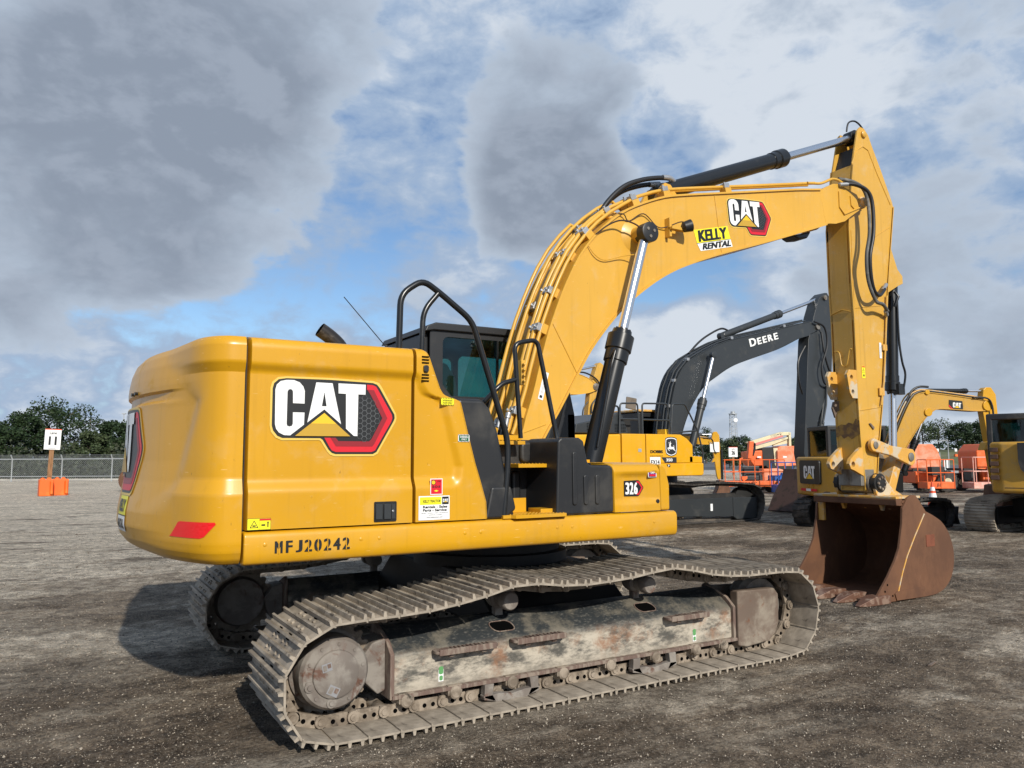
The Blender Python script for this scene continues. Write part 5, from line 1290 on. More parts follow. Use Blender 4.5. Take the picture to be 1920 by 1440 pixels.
# lettering
decal('logo', dh, [(M['decal_black'], [(0 + .19 * (x), .23 * y) for x, y in [(-1.06, .55), (-.98, .92), (-.6, 1.03), (0, 1.08), (.6, 1.03), (.98, .92), (1.06, .55), (1.05, -.3), (.9, -.78), (.5, -.95), (0, -1.05), (-.5, -.95), (-.9, -.78), (-1.05, -.3)]]),
      (M['white'], [(.175 * x, .21 * y) for x, y in [(-1.06, .55), (-.98, .92), (-.6, 1.03), (0, 1.08), (.6, 1.03), (.98, .92), (1.06, .55), (1.05, -.3), (.9, -.78), (.5, -.95), (0, -1.05), (-.5, -.95), (-.9, -.78), (-1.05, -.3)]]),
      (M['decal_charcoal'], [(.158 * x, .19 * y) for x, y in [(-1.06, .55), (-.98, .92), (-.6, 1.03), (0, 1.08), (.6, 1.03), (.98, .92), (1.06, .55), (1.05, -.3), (.9, -.78), (.5, -.95), (0, -1.05), (-.5, -.95), (-.9, -.78), (-1.05, -.3)]]),
      (M['white'], [(-0.0784, 0.049), (-0.0539, 0.0637), (-0.049, 0.0833), (-0.0784, 0.0882), (-0.0911, 0.1127), (-0.0686, 0.098), (-0.0539, 0.0902), (-0.0637, 0.1274), (-0.0461, 0.098), (-0.0343, 0.0902), (-0.0294, 0.1372), (-0.0196, 0.1421), (-0.0176, 0.098), (0.0098, 0.0882), (-0.0147, 0.0686), (-0.0176, 0.0294), (-0.0098, 0.0), (0.0343, -0.002), (0.0735, -0.0049), (0.0882, 0.0098), (0.0637, 0.0294), (0.0784, 0.0392), (0.098, 0.0098), (0.0931, -0.0196), (0.1078, -0.0686), (0.1568, -0.1176), (0.0833, -0.0833), (0.0539, -0.0588), (-0.0147, -0.0637), (-0.0588, -0.0568), (-0.1009, -0.0412), (-0.0911, -0.0637), (-0.049, -0.096), (-0.0588, -0.1078), (-0.1078, -0.0735), (-0.1294, -0.0294), (-0.0931, -0.0176), (-0.0686, -0.0098), (-0.0637, 0.0196), (-0.0657, 0.0441)])],
      sideplane(-.60, 1.93, -1.49))
decal('lettering', dh, [*bold_txt(M['decal_black'], 'DOBBS', 0, .40, 0, .075, .007), (M['decal_black'], fit(text2d('E Q U I P M E N T', .1, .002), 0, .40, -.085, -.055))], sideplane(-1.28, 1.77, -1.49))
decal('model_plate', dh, [(M['decal_charcoal'], [(.0, .135), (.50, .135), (.50, 0), (.11, 0)]), *bold_txt(M['white'], '350', .15, .36, .03, .105, .006), (M['decal_black'], [(.15, -.04), (.28, -.04), (.28, -.11), (.20, -.11)]), (M['white'], fit(text2d('P', .1, .006), .21, .25, -.1, -.05))], sideplane(-.93, 1.535, -1.49))
decal('stock_number', dh, [(M['white'], rect(0, .33, 0, .235)), *bold_txt(M['decal_black'], 'EX14', .03, .30, .055, .165, .003)], sideplane(-1.30, 1.44, -1.495))
MB().box(-1.66, -1.56, -1.495, -1.485, 1.80, 1.88).build('latch', M['galv'], de)
# boom
DT = [(.30, 1.7), (.35, 2.0), (.42, 2.45), (.50, 2.67), (.58, 3.3), (.72, 3.77), (1.21, 4.33), (2.02, 4.73), (2.72, 5.03), (3.73, 5.27), (4.9, 5.55), (6.08, 5.83), (6.35, 5.90)]
DB = [(.72, 1.6), (.82, 2.2), (1.16, 2.95), (1.70, 3.62), (2.19, 3.94), (2.83, 4.28), (3.55, 4.53), (4.84, 4.93), (5.81, 5.33), (6.15, 5.42), (6.37, 5.50)]
DT = [(.30, 1.7), (.34, 2.0), (.40, 2.4), (.48, 2.9), (.58, 3.3), (.78, 3.85), (1.21, 4.33), (2.02, 4.73), (2.72, 5.0), (3.73, 5.25), (4.9, 5.53), (6.08, 5.82), (6.35, 5.88)]
db = ribbon_box(smoothxz(DT), smoothxz(DB), lambda x: .30, 40).build('boom', M['deere_grey'], de, smooth=32)
mb = MB()
for s in (-1, 1): mb.prism([(6.2, 5.84), (6.6, 5.93), (6.85, 5.90), (6.92, 5.80), (6.85, 5.68), (6.4, 5.50), (6.15, 5.42)], s * .26, s * .20)
mb.lathe((6.74, -.33, 5.76), (0, 1, 0), [(0, .09), (.66, .09)], 20, 1); mb.build('boom_tip', [M['deere_grey'], M['steel_worn']], db, bevel=.01)
dl = []
for k, (ch, x0, x1, hh) in enumerate((('D', 0, .29, .235), ('E', .34, .52, .20), ('E', .575, .755, .20), ('R', .81, 1.03, .20), ('E', 1.08, 1.27, .20))): dl += bold_txt(M['white'], ch, x0, x1, 0, hh, .016)
decal('lettering', db, dl, sideplane(3.66, 4.90, -.305, ang=.265), lift=.0003)
for k, (y, off) in enumerate(((-.25, .06), (-.15, .10), (-.05, .07), (.08, .1), (.2, .06))):
    ts = smoothxz(DT); pts = []
    for i in range(3, len(ts) - 2, 3):
        a = ts[i - 1]; b = ts[i + 1]; t = V3(b[0] - a[0], 0, b[1] - a[1]).normalized(); pts.append(V3(ts[i][0] - t.z * off, y, ts[i][1] + t.x * off))
    MB().tube(pts, .022, 6).build('hydraulic_pipe', M['deere_grey'], db)
mb = MB()
for i in (7, 13, 19, 24, 33, 41):
    ts = smoothxz(DT)
    if i < len(ts): mb.box(ts[i][0] - .05, ts[i][0] + .05, -.28, -.12, ts[i][1] + .02, ts[i][1] + .1)
mb.build('pipe_clamp', M['zinc'], db)
for s in (-1, 1):
    cylinder_parts(db, (1.02, 1.9), (1.95, 4.52), .52, .10, .125, .05, s * .50, M['deere_grey'], .10, .06)
cylinder_parts(db, (2.80, 5.20), (7.22, 6.76), .58, .10, .125, .055, 0, M['deere_grey'], .1, .08)
MB().tube(smooth_path([(1.5, .0, 4.6), (1.9, 0, 4.95), (2.3, 0, 5.2), (2.8, 0, 5.42), (3.1, 0, 5.38)], 6), .03, 8).build('hose', M['rubber'], db)
mb = MB(); so_ = [(7.28, 6.93), (6.95, 6.70), (6.62, 6.15), (6.45, 5.5), (6.22, 5.30), (5.80, 1.78), (6.05, 1.35), (6.35, 1.45), (6.75, 2.75), (7.55, 4.25), (7.72, 6.1), (7.66, 6.72), (7.45, 6.94)]
so_ = [(7.28, 6.93), (6.98, 6.70), (6.72, 6.15), (6.52, 5.6), (6.40, 5.35), (5.98, 1.78), (6.1, 1.25), (6.35, 1.25), (6.66, 2.75), (7.43, 4.15), (7.66, 6.1), (7.58, 6.72), (7.40, 6.94)]
mb.prism(so_, -.2, .2); ds = mb.build('stick', M['deere_grey'], de, bevel=.012)
mb = MB(); mb.lathe((7.24, -.26, 6.76), (0, 1, 0), [(0, .08), (.52, .08)], 16); mb.build('pin', M['steel_worn'], ds)
for pts in ([(6.5, -.35, 5.9), (6.95, -.38, 5.75), (7.05, -.38, 5.2), (6.75, -.38, 4.5), (6.85, -.36, 4.0), (7.2, -.3, 3.9)], [(6.9, -.3, 5.6), (6.95, -.35, 4.9), (7.2, -.33, 4.35), (7.5, -.3, 4.3)], [(6.1, -.3, 5.1), (5.75, -.3, 4.6), (5.75, -.3, 4.0), (5.95, -.25, 3.6)]):
    MB().tube(smooth_path(pts, 6), .032, 8).build('hose', M['rubber'], ds)
cylinder_parts(ds, (7.42, 4.6), (6.78, 1.2), .62, .09, .12, .05, 0, M['deere_grey'], .08, .08)
MB().tube([(7.12, -.24, 3.9), (7.05, -.24, 3.3), (6.85, -.24, 2.7)], .035, 8).build('hydraulic_pipe', M['deere_grey'], ds)
mb = MB(); mb.prism([(5.2, .02), (6.6, .02), (7.2, .3), (7.3, .8), (6.9, 1.2), (6.0, 1.3), (5.9, 1.0), (5.5, .5)], -.65, .65); mb.build('bucket', M['rust_dark'], de, bevel=.03)

# ------------------------------------------------------------------ compact excavators
MBT = [(.30, 1.25), (.42, 1.6), (.55, 1.95), (.82, 2.54), (1.10, 3.03), (1.30, 3.18), (1.62, 3.20), (2.79, 3.06), (3.10, 3.0)]
MBB = [(.62, 1.2), (.72, 1.55), (.84, 1.84), (1.20, 2.35), (1.50, 2.68), (1.62, 2.76), (1.85, 2.83), (2.80, 2.78), (3.10, 2.80)]
def compact(label, loc, under, upper, paint='yellow', group=None, rubber=True, boom=True, blade=True, logo=True, W=2.1, scale=1.0, cab=True, bucket=True, panel_round=False, tw=.45, TL=2.9, gauge=1.85, TH=.68, front=.95, cx0=-.80, pan=None, ct=2.36):
    root = thing('compact_excavator', label, 'excavator', loc, 0, group); root.scale = (scale, scale, scale)
    un = bpy.data.objects.new('undercarriage', None); COL.objects.link(un); un.parent = root; un.rotation_euler = (0, 0, under)
    for s in (-1, 1): 
        simple_track_flat(un, s * gauge / 2, TL, TH, tw, s, rubber)
    MB().box(-.6, .6, -.8, .8, .25, .62).build('centre_frame', M['black_dirty'], un, bevel=.03)
    if blade:
        mb = MB(); mb.prism([(TL / 2 + .28, .04), (TL / 2 + .38, .04), (TL / 2 + .30, .22), (TL / 2 + .36, .46), (TL / 2 + .30, .46), (TL / 2 + .22, .22)], -W / 2, W / 2)
        mb.box(.8, TL / 2 + .3, -.4, -.3, .2, .35); mb.box(.8, TL / 2 + .3, .3, .4, .2, .35); mb.build('dozer_blade', M['black_paint'], un, bevel=.01)
    up = bpy.data.objects.new('upper_body', None); COL.objects.link(up); up.parent = root; up.rotation_euler = (0, 0, upper)
    MB().lathe((0, 0, .6), (0, 0, 1), [(0, .45), (.2, .45)], 28).build('swing_bearing', M['black_dirty'], up)
    h = W / 2
    # rear
    out = [(-1.25, h), (-1.42, h * .86), (-1.52, h * .5), (-1.55, 0), (-1.52, -h * .5), (-1.42, -h * .86), (-1.25, -h), (-.3, -h), (-.3, h)]
    cwm = MB(); cwm.prism_z(out, .74, 1.66); cwp = cwm.build('counterweight', M[paint], up, bevel=.06, seg=4)
    mb = MB()
    pan = pan or rrect(-.46, .46, 1.02, 1.58, .06, 5)
    mb.add([(-1.575, -p[0], p[1]) for p in pan] + [(-1.50, -p[0], p[1]) for p in pan], [tuple(range(len(pan)))] + [(i, (i + 1) % len(pan), (i + 1) % len(pan) + len(pan), i + len(pan)) for i in range(len(pan))])
    mb.build('engine_panel', M['black_plastic'], cwp)
    if logo:
        decal('logo', cwp, word_layers(.72, -.27, -.15), lambda u, v, hh: (-1.576 - hh, -u, 1.29 + v))
        decal('reflector', cwp, [(M['decal_red'], rect(-.45, -.2, 0, .06)), (M['white'], rect(-.2, .02, 0, .06)), (M['decal_red'], rect(.02, .3, 0, .06))], lambda u, v, hh: (-1.555 - hh, -u, .85 + v))
        mb = MB()
        for y in (.12, -.08): mb.lathe((-1.54, y, .97), (-1, 0, 0), [(0, .045), (.02, .045), (.021, .03), (.01, .03)], 16)
        mb.build('tow_hole', M['dusty_yellow'], cwp)
    mb = MB(); mb.prism([(-.5, .74), (front - .05, .74), (front, .85), (front, 1.2), (front - .2, 1.5), (-.5, 1.60)], -h, h * .98); side = mb.build('house', M[paint], up, bevel=.04, seg=3)
    mb = MB()
    for i in range(9):
        for j in range(2):
            for k in range(2): mb.box(-.45 + i * .045, -.42 + i * .045, -h - .004, -h + .003, 1.05 + j * .22 + k * .05, 1.08 + j * .22 + k * .05)
    mb.build('grille', M['blackhole'], side, smooth=0)
    decal('warning_label', side, [(M['white'], rect(0, .3, 0, .16)), (M['decal_red'], rect(0, .3, .1, .16))], sideplane(-.95, 1.33, -h - .002))
    if cab:
        c0, c1 = .17, h; X0 = cx0
        mb = MB()
        for (x, y) in ((X0, c0), (X0, c1), (.50, c0), (.50, c1)): mb.box(x - .05, x + .05, y - .05, y + .05, 1.2, ct)
        mb.box(X0 - .05, .55, c0 - .05, c1 + .05, ct - .06, ct + .06); mb.box(X0 - .04, .54, c0 - .04, c1 + .04, 1.2, 1.68); mb.box(-.2, -.12, c0 - .04, c0 + .04, 1.5, ct)
        cbn = mb.build('cab', M['black_plastic'], up, bevel=.03, seg=3)
        mb = MB(); mb.box(X0 - .03, X0 - .025, c0, c1, 1.66, ct - .04); mb.box(.52, .525, c0, c1, 1.3, ct - .04); mb.box(X0 + .04, .46, c0 - .02, c0 - .015, 1.66, ct - .04); mb.box(X0 + .04, .46, c1 + .01, c1 + .015, 1.66, ct - .04)
        mb.build('window_glass', M['glass_mid'], cbn)
        mb = MB(); mb.prism([(-.3, 1.5), (.2, 1.5), (.2, 1.65), (-.1, 1.7), (-.25, 2.2), (-.35, 2.2)], .3, .75); mb.build('seat', M['seat'], cbn, bevel=.03); MB().box(X0 + .1, .45, c0 + .03, c0 + .05, 1.5, 1.95).build('cab_lining', M['cab_interior'], cbn)
    if boom:
        bb = ribbon_box(smoothxz(MBT), smoothxz(MBB), lambda x: .12, 30).build('boom', M['yellow' if paint == 'yellow' else paint], up, smooth=32)
        for (bx, bz, br) in ((1.50, 2.73, .10), (3.10, 2.90, .13), (1.50, 3.22, .06)):
            MB().lathe((bx, -.16, bz), (0, 1, 0), [(0, br), (.32, br)], 20).build('boss', M['yellow'], bb, bevel=.01)
        MB().prism([(-.1, .8), (.7, .8), (.72, 1.25), (.3, 1.35), (-.1, 1.3)], -.2, .2).build('boom_foot', M['black_paint'], up, bevel=.02)
        if logo:
            decal('logo', bb, [(M['decal_black'], [(0, .22), (.36, .22), (.38, .1), (.38, 0), (.12, 0), (.0, .1)]), (M['decal_red'], [(0, .1), (.12, 0), (.08, 0), (0, .06)])] + word_layers(.30, .10, .04), sideplane(2.06, 2.82, -.125, ang=-.08))
        for k, (y, off) in enumerate(((-.10, .05), (-.05, .08), (.03, .05), (.1, .08))):
            ts = smoothxz(MBT); pts = []
            for i in range(2, len(ts) - 1, 2):
                a = ts[i - 1]; b = ts[i + 1]; t = V3(b[0] - a[0], 0, b[1] - a[1]).normalized(); pts.append(V3(ts[i][0] - t.z * off, y, ts[i][1] + t.x * off))
            MB().tube(pts, .018, 6).build('hydraulic_pipe', M['yellow_worn'] if k % 2 else M['rubber'], bb)
        MB().tube(smooth_path([(1.0, -.05, 3.0), (1.15, -.05, 3.25), (1.35, -.05, 3.36), (1.6, -.05, 3.36)], 5), .028, 8).build('hose', M['rubber'], bb)
        MB().tube(smooth_path([(2.7, -.17, 3.10), (3.05, -.19, 3.08), (3.18, -.19, 2.9), (3.22, -.18, 2.5), (3.34, -.15, 2.3)], 5), .022, 8).build('hose', M['rubber'], bb)
        cylinder_parts(bb, (.85, 1.25), (1.52, 2.72), .56, .075, .09, .035, 0, M['black_paint'], .06, .1)
        cylinder_parts(bb, (1.62, 3.27), (3.20, 3.27), .66, .055, .065, .028, 0, M['black_paint'], .05, .06)
        mb = MB(); mb.prism([(3.05, 3.30), (3.12, 3.36), (3.26, 3.36), (3.38, 3.18), (3.42, 2.2), (3.40, 1.0), (3.26, .95), (3.20, 1.15), (3.10, 2.0), (2.98, 2.9)], -.10, .10); sk_ = mb.build('stick', M['yellow'], up, bevel=.015)
        mb = MB(); mb.prism([(2.95, 1.8), (3.12, 1.85), (3.14, 2.05), (3.04, 2.0)], -.12, .12); mb.build('lug', M['yellow'], sk_, bevel=.01)
        if bucket:
            mb = MB(); mb.prism([(2.95, .05), (3.4, .03), (3.7, .15), (3.8, .5), (3.65, .85), (3.4, .98), (3.25, .95), (3.2, .6)], -.35, .35); mb.build('bucket', M['rust'], up, bevel=.02)
    return root, up, cwp

def simple_track_flat(un, yc, L, H, w, s, rubber):
    tr = simple_track(un, yc, L, H, w, 40, 'tyre' if rubber else 'shoe', rubber, side=s)
    return tr

mini, up_, cw_ = compact('compact yellow excavator seen from behind with black panel reading CAT, raised boom to the right', (13.55, 5.55, 0), 0.0, radians(-23), 'dusty_yellow', front=-.10, cx0=-.95)
# larger rear quarter machine at the right edge
rm, up2, cw2 = compact('dusty yellow excavator cut off by the right edge of the photo', (15.95, 2.30, 0), 0.0, radians(22), 'dusty_yellow', rubber=False, boom=False, blade=False, logo=False, W=2.35, scale=1.18, panel_round=True, tw=.55, TL=3.0, gauge=1.9, TH=.62, bucket=False, cx0=-1.0, ct=2.13, pan=[(-.72, 1.64), (1.0, 1.64), (1.0, 1.05), (-.50, 1.05), (-.62, 1.09), (-.69, 1.17), (-.72, 1.30)])
mb = MB()
for j in range(5): mb.box(-1.47, -1.38, 1.03, 1.165, .98 + j * .125, 1.06 + j * .125)
mb.build('louvre', M['rust_dark'], cw2, bevel=.01)
mb = MB(); mb.tube([(-1.57, .95, .84), (-1.57, -.9, .84)], .008); mb.build('crease', M['black_dirty'], cw2)
MB().prism([(1.0, .8), (3.8, 2.2), (3.9, 2.4), (3.7, 2.45), (1.0, 1.3)], -.15, .15).build('boom', M['dusty_yellow'], up2, bevel=.02)
pe, up3, _ = compact('small yellow excavator with white paper on its stick, beside the orange lift basket', (17.10, 17.70, 0), radians(-30.6), radians(-30.6), 'yellow', scale=.79, logo=False, cab=False)
for ch in up3.children:
    if ch.name.startswith('boom'): ch.location = (0, 0, 0)
    if ch.name.startswith('stick'): ch.location = (.14, 0, 0.05)
    if ch.name.startswith('bucket'): ch.location = (.14, 0, 0)
    if ch.name.startswith('boom') or ch.name.startswith('stick'): pass
mb = MB(); mb.box(3.02, 3.49, -.16, -.14, 2.38, 2.88); pp = mb.build('paper_notice', M['white'], up3); pp.rotation_euler = (0, 0.0, 0)
MB().tube([(3.60, -.12, 2.5), (3.60, -.12, 1.0)], .06, 10).build('hydraulic_cylinder', M['black_paint'], up3)

# far yellow excavator whose stick shows between the boom cylinders
fe = thing('excavator', 'yellow excavator far behind, its boom tip and stick seen between the black boom cylinders', 'excavator', (11.2, 20.0, 0))
ft = [(.3, 1.6), (.35, 2.2), (.7, 3.3), (1.4, 4.3), (2.4, 4.95), (3.6, 5.15), (4.4, 4.98), (4.75, 4.75)]
fb = [(.8, 1.6), (.95, 2.2), (1.4, 3.2), (2.1, 3.9), (3.0, 4.25), (3.9, 4.30), (4.5, 4.40), (4.80, 4.52)]
fbm = ribbon_box(smoothxz(ft), smoothxz(fb), lambda x: .25, 30).build('boom', M['yellow_boom'], fe, smooth=32)
mb = MB(); mb.lathe((4.80, -.3, 4.64), (0, 1, 0), [(0, .1), (.02, .15), (.58, .15), (.6, .1)], 20); mb.build('pin', M['steel_worn'], fbm)
mb = MB(); mb.prism([(4.98, 5.60), (5.12, 5.70), (5.26, 5.62), (5.50, 5.28), (5.45, 4.6), (5.05, 2.2), (4.9, 1.5), (4.6, 1.5), (4.45, 2.2), (4.40, 3.2), (4.55, 4.3), (4.7, 4.9)], -.16, .16); fs_ = mb.build('stick', M['yellow_stick'], fe, bevel=.012)
cylinder_parts(fbm, (1.7, 4.75), (5.10, 5.58), .62, .09, .11, .05, 0, M['black_paint'], .07, .07)
MB().tube(smooth_path([(3.6, -.2, 5.2), (4.3, -.22, 5.2), (4.9, -.25, 4.9), (5.0, -.25, 4.4), (4.6, -.25, 3.9), (4.55, -.25, 3.5)], 6), .035, 8).build('hose', M['rubber'], fbm)
MB().tube(smooth_path([(4.42, -.2, 4.0), (4.18, -.2, 3.7), (4.15, -.2, 3.3), (4.42, -.2, 3.1)], 6), .03, 8).build('hose', M['rubber'], fbm)
for s in (-1, 1): simple_track(fe, s * 1.2, 4.6, .9, .6, 40, 'shoe_dark', side=s)
mb = MB(); mb.prism([(-2.9, 1.0), (.8, 1.0), (.8, 1.6), (-.6, 2.1), (-2.9, 2.2)], -1.4, 1.4); mb.build('house', M['yellow'], fe, bevel=.05)
mb = MB(); mb.prism([(4.0, .05), (4.9, .03), (5.3, .4), (5.2, 1.1), (4.8, 1.5), (4.5, 1.0)], -.55, .55); mb.build('bucket', M['rust_dark'], fe, bevel=.03)

# ------------------------------------------------------------------ boom lifts (local X runs across the view, Y away from it)
AX = radians(-30.6)
def wheel(parent, x, y, r, w):
    mb = MB(); mb.lathe((x, y - w / 2, r), (0, 1, 0), [(0, r * .72), (.02, r * .93), (.06, r), (w - .06, r), (w - .02, r * .93), (w, r * .72)], 26)
    for k in range(18):
        a = 2 * pi * k / 18
        for sd in (-1, 1):
            Mx = Matrix.Translation((x, y, r)) @ Matrix.Rotation(a + sd * .08, 4, 'Y')
            mb.box(-.02, .03, min(0, sd * w * .48), max(0, sd * w * .48), r * .97, r * 1.04, 0, Mx)
    t = mb.build('wheel', M['tyre'], parent, smooth=30)
    mb = MB(); mb.lathe((x, y - w / 2 - .005, r), (0, 1, 0), [(0, r * .25), (.02, r * .6), (.06, r * .62), (w, r * .62), (w + .01, r * .25)], 20); mb.build('rim', M['cream'], t)
def basket(parent, x0, x1, y0, y1, z, hgt, mt, floor=.14, text=None, mats=None):
    m = M[mt]; bk = bpy.data.objects.new('basket', None); COL.objects.link(bk); bk.parent = parent
    mb = MB(); mb.box(x0, x1, y0, y1, z, z + floor); fl = mb.build('floor_tray', m, bk, bevel=.02)
    mb = MB(); r = .022
    for zz in (z + hgt, z + hgt * .55): mb.tube(round_path([(x0, y0, zz), (x1, y0, zz), (x1, y1, zz), (x0, y1, zz), (x0, y0, zz)], .06), r, 6)
    n = max(2, int((x1 - x0) / .8) + 1)
    for i in range(n + 1):
        x = x0 + (x1 - x0) * i / n
        for y in (y0, y1): mb.tube([(x, y, z), (x, y, z + hgt)], r, 6)
    mb.build('guard_rail', m, bk)
    if text: decal('lettering', fl, [(M['decal_black'], fit(text2d(text, .1, .003, .3), x0 + (x1 - x0) * .32, x0 + (x1 - x0) * .53, z + floor * .2, z + floor * .8))], lambda u, v, h: (u, y0 - h, v))
    return bk

la = thing('boom_lift', 'orange boom lift with folded cream boom and low orange basket', 'lift', xy(1425, 39.5), AX)
P38 = 40.5 / 1443
def lx(px, d=39.5): return (px - 1425) * d / 1443
def lz(py, d=39.5): return 1.65 + (859.5 - py) * d / 1443
def poly(pts): return [(lx(a), lz(b)) for a, b in pts]
# local origin corresponds to pixel column 1425 at a depth of about 39.5 m
mb = MB(); mb.prism(poly([(1397, 848), (1420, 846), (1420, 874), (1404, 875), (1398, 866)]), -.6, 1.0); mb.build('engine_hood', M['orange'], la, bevel=.05, seg=3)
mb = MB(); mb.prism(poly([(1446, 846), (1470, 846), (1474, 855), (1474, 876), (1446, 876)]), -.7, -.2); mb.prism(poly([(1446, 847), (1459, 838), (1484, 838), (1491, 845), (1492, 858), (1490, 875), (1446, 875)]), -.2, 1.1); mb.build('engine_hood', M['orange_faded'], la, bevel=.05, seg=3)
mb = MB(); mb.prism(poly([(1420, 842), (1443, 840), (1444, 877), (1422, 876)]), -.5, .9); mb.prism(poly([(1424, 874), (1480, 874), (1472, 884), (1432, 884)]), -.7, .9); mb.build('turntable', M['black_dirty'], la, bevel=.03)
mb = MB(); mb.prism(poly([(1441, 842), (1449, 842), (1447, 875), (1443, 875)]), -.55, -.45); mb.build('turntable_panel', M['cream'], la)
mb = MB(); mb.prism(poly([(1415, 880), (1442, 879), (1452, 882), (1454, 900), (1447, 904), (1415, 903)]), -1.1, .9); mb.prism(poly([(1400, 894), (1416, 893), (1416, 901), (1400, 901)]), -1.0, .9); mb.build('chassis', M['orange_faded'], la, bevel=.05, seg=3)
mb = MB(); mb.prism(poly([(1397, 831), (1462, 812), (1478, 812), (1480, 818), (1461, 819), (1406, 836)]), -.12, .22); b_ = mb.build('boom', M['cream'], la, bevel=.02)
mb = MB(); mb.prism(poly([(1408, 834), (1463, 818), (1466, 821), (1410, 838)]), -.15, .2); mb.build('boom_section', M['pinkstripe'], la)
mb = MB(); mb.prism(poly([(1406, 840), (1475, 821), (1475, 825), (1440, 838), (1407, 846)]), -.1, .2); mb.build('lower_boom', M['cream'], la, bevel=.02)
mb = MB(); mb.prism(poly([(1476, 813), (1480, 813), (1480, 838), (1476, 838)]), -.12, .2); mb.prism(poly([(1445, 832), (1476, 822), (1476, 833), (1448, 838)]), 0, .18); mb.build('riser', M['cream'], la)
decal('lettering', b_, [(M['decal_charcoal'], fit(text2d('ST', .1, .003), lx(1454), lx(1463), lz(818), lz(815.5)))], lambda u, v, h: (u, -.12 - h, v))
mb = MB(); mb.prism(poly([(1388, 830), (1396, 830), (1392, 862), (1384, 861)]), -1.4, -1.1); mb.build('jib', M['orange'], la, bevel=.02)
mb = MB(); mb.tube([(lx(1396), -1.2, lz(833)), (lx(1404), -.8, lz(835)), (lx(1402), -.9, lz(845)), (lx(1395), -1.2, lz(855))], .06, 8); mb.build('hose', M['rubber'], la)
wheel(la, lx(1397), -1.0, .48, .4); wheel(la, lx(1430), .7, .5, .4); wheel(la, lx(1431), -1.05, .2, .3)
for (x0, x1) in ((1409, 1416), (1456, 1463)):
    mb = MB(); mb.box(lx(x0), lx(x1), -.715, -.70, lz(860), lz(857)); mb.build('label_plate', M['white'], la)
bk = basket(la, lx(1316, 37), lx(1425, 37) + .0, -3.3, -2.3, .30, 1.25, 'orange', .26, 'JLG LIFT')
mb = MB(); mb.box(lx(1360), lx(1390), -2.6, -2.35, .85, 1.25); mb.box(lx(1364), lx(1388), -2.7, -2.4, .42, .80); mb.box(lx(1361), lx(1365), -2.6, -2.4, .5, 1.2); mb.box(lx(1386), lx(1389), -2.6, -2.4, .5, 1.2); mb.build('control_box', M['deere_grey'], la, bevel=.03)
mb = MB(); mb.prism([(lx(1353), .78), (lx(1362), .78), (lx(1362), .68), (lx(1356), .55), (lx(1353), .65)], -3.2, -3.0); mb.tube([(lx(1352), -2.9, 1.0), (lx(1354), -2.9, 1.6), (lx(1358), -2.9, 1.62)], .05, 8); mb.build('control_bracket', M['orange'], la)

lb = thing('boom_lift', 'blue work basket of a low lift just left of the compact excavator', 'lift', xy(1472, 35), AX)
basket(lb, -.55, .75, -.4, .5, .08, 1.35, 'blue', .34)
mb = MB(); mb.tube([(0, .5, .6), (0, 1.0, .6), (.3, 1.6, .9)], .06, 8); mb.box(-.1, .5, 1.4, 2.4, .45, .8); mb.build('chassis', M['blue'], lb, bevel=.03)
for x in (-.1, .5): wheel(lb, x, 2.0, .3, .25)

def side_lift(label, loc, mt, mt2, flip=1):
    l = thing('boom_lift', label, 'lift', loc, AX, None)
    mb = MB(); mb.prism([(-.75, 1.05), (-.75, 1.9), (-.45, 2.25), (.35, 2.25), (.58, 1.95), (.72, 1.5), (.62, .95), (.3, .85)], -.2, 1.4); mb.build('engine_hood', M[mt2], l, bevel=.06, seg=3)
    mb = MB(); mb.prism([(-.7, .42), (.6, .42), (.6, .9), (-.7, .98)], -.5, 1.5); mb.build('chassis', M[mt], l, bevel=.05)
    mb = MB(); mb.prism([(-.7, .98), (.5, .98), (.5, 1.05), (-.7, 1.1)], -.3, 1.2); mb.build('turntable', M['black_dirty'], l)
    return l
lc = side_lift('bright orange boom lift with tall lugged tyre, standing behind the traffic cone', xy(1728, 36.5), 'orange', 'orange_faded')
basket(lc, -.75, .47, -1.6, -.8, .22, 1.3, 'orange', .30, 'JLG')
wheel(lc, .74, -.4, .50, .42); wheel(lc, .74, 1.6, .5, .4)
mb = MB(); mb.box(-.35, .3, -1.2, -.85, .8, 1.2); mb.build('control_box', M['black_dirty'], lc, bevel=.03)
ld = side_lift('faded orange boom lift with pale pinkish basket, left of the right-hand excavator', xy(1822, 37), 'orange', 'orange')
ld.children[0].location = (.75, 0, 0); ld.children[1].location = (.75, 0, 0)
basket(ld, -1.15, .80, -1.8, -.9, .20, 1.42, 'pink_faded', .28, 'JLG')
mb = MB(); mb.box(.15, .9, -1.2, -.95, 1.2, 1.55); mb.box(.2, .9, -1.2, -.95, .55, .9); mb.box(-.38, -.05, -.3, .3, .5, 1.05); mb.build('control_box', M['deere_grey'], ld, bevel=.03)
mb = MB(); mb.box(.3, .62, -1.83, -1.80, .9, 1.3); mb.build('paper_notice', M['white'], ld)
wheel(ld, -.25, .9, .42, .35)

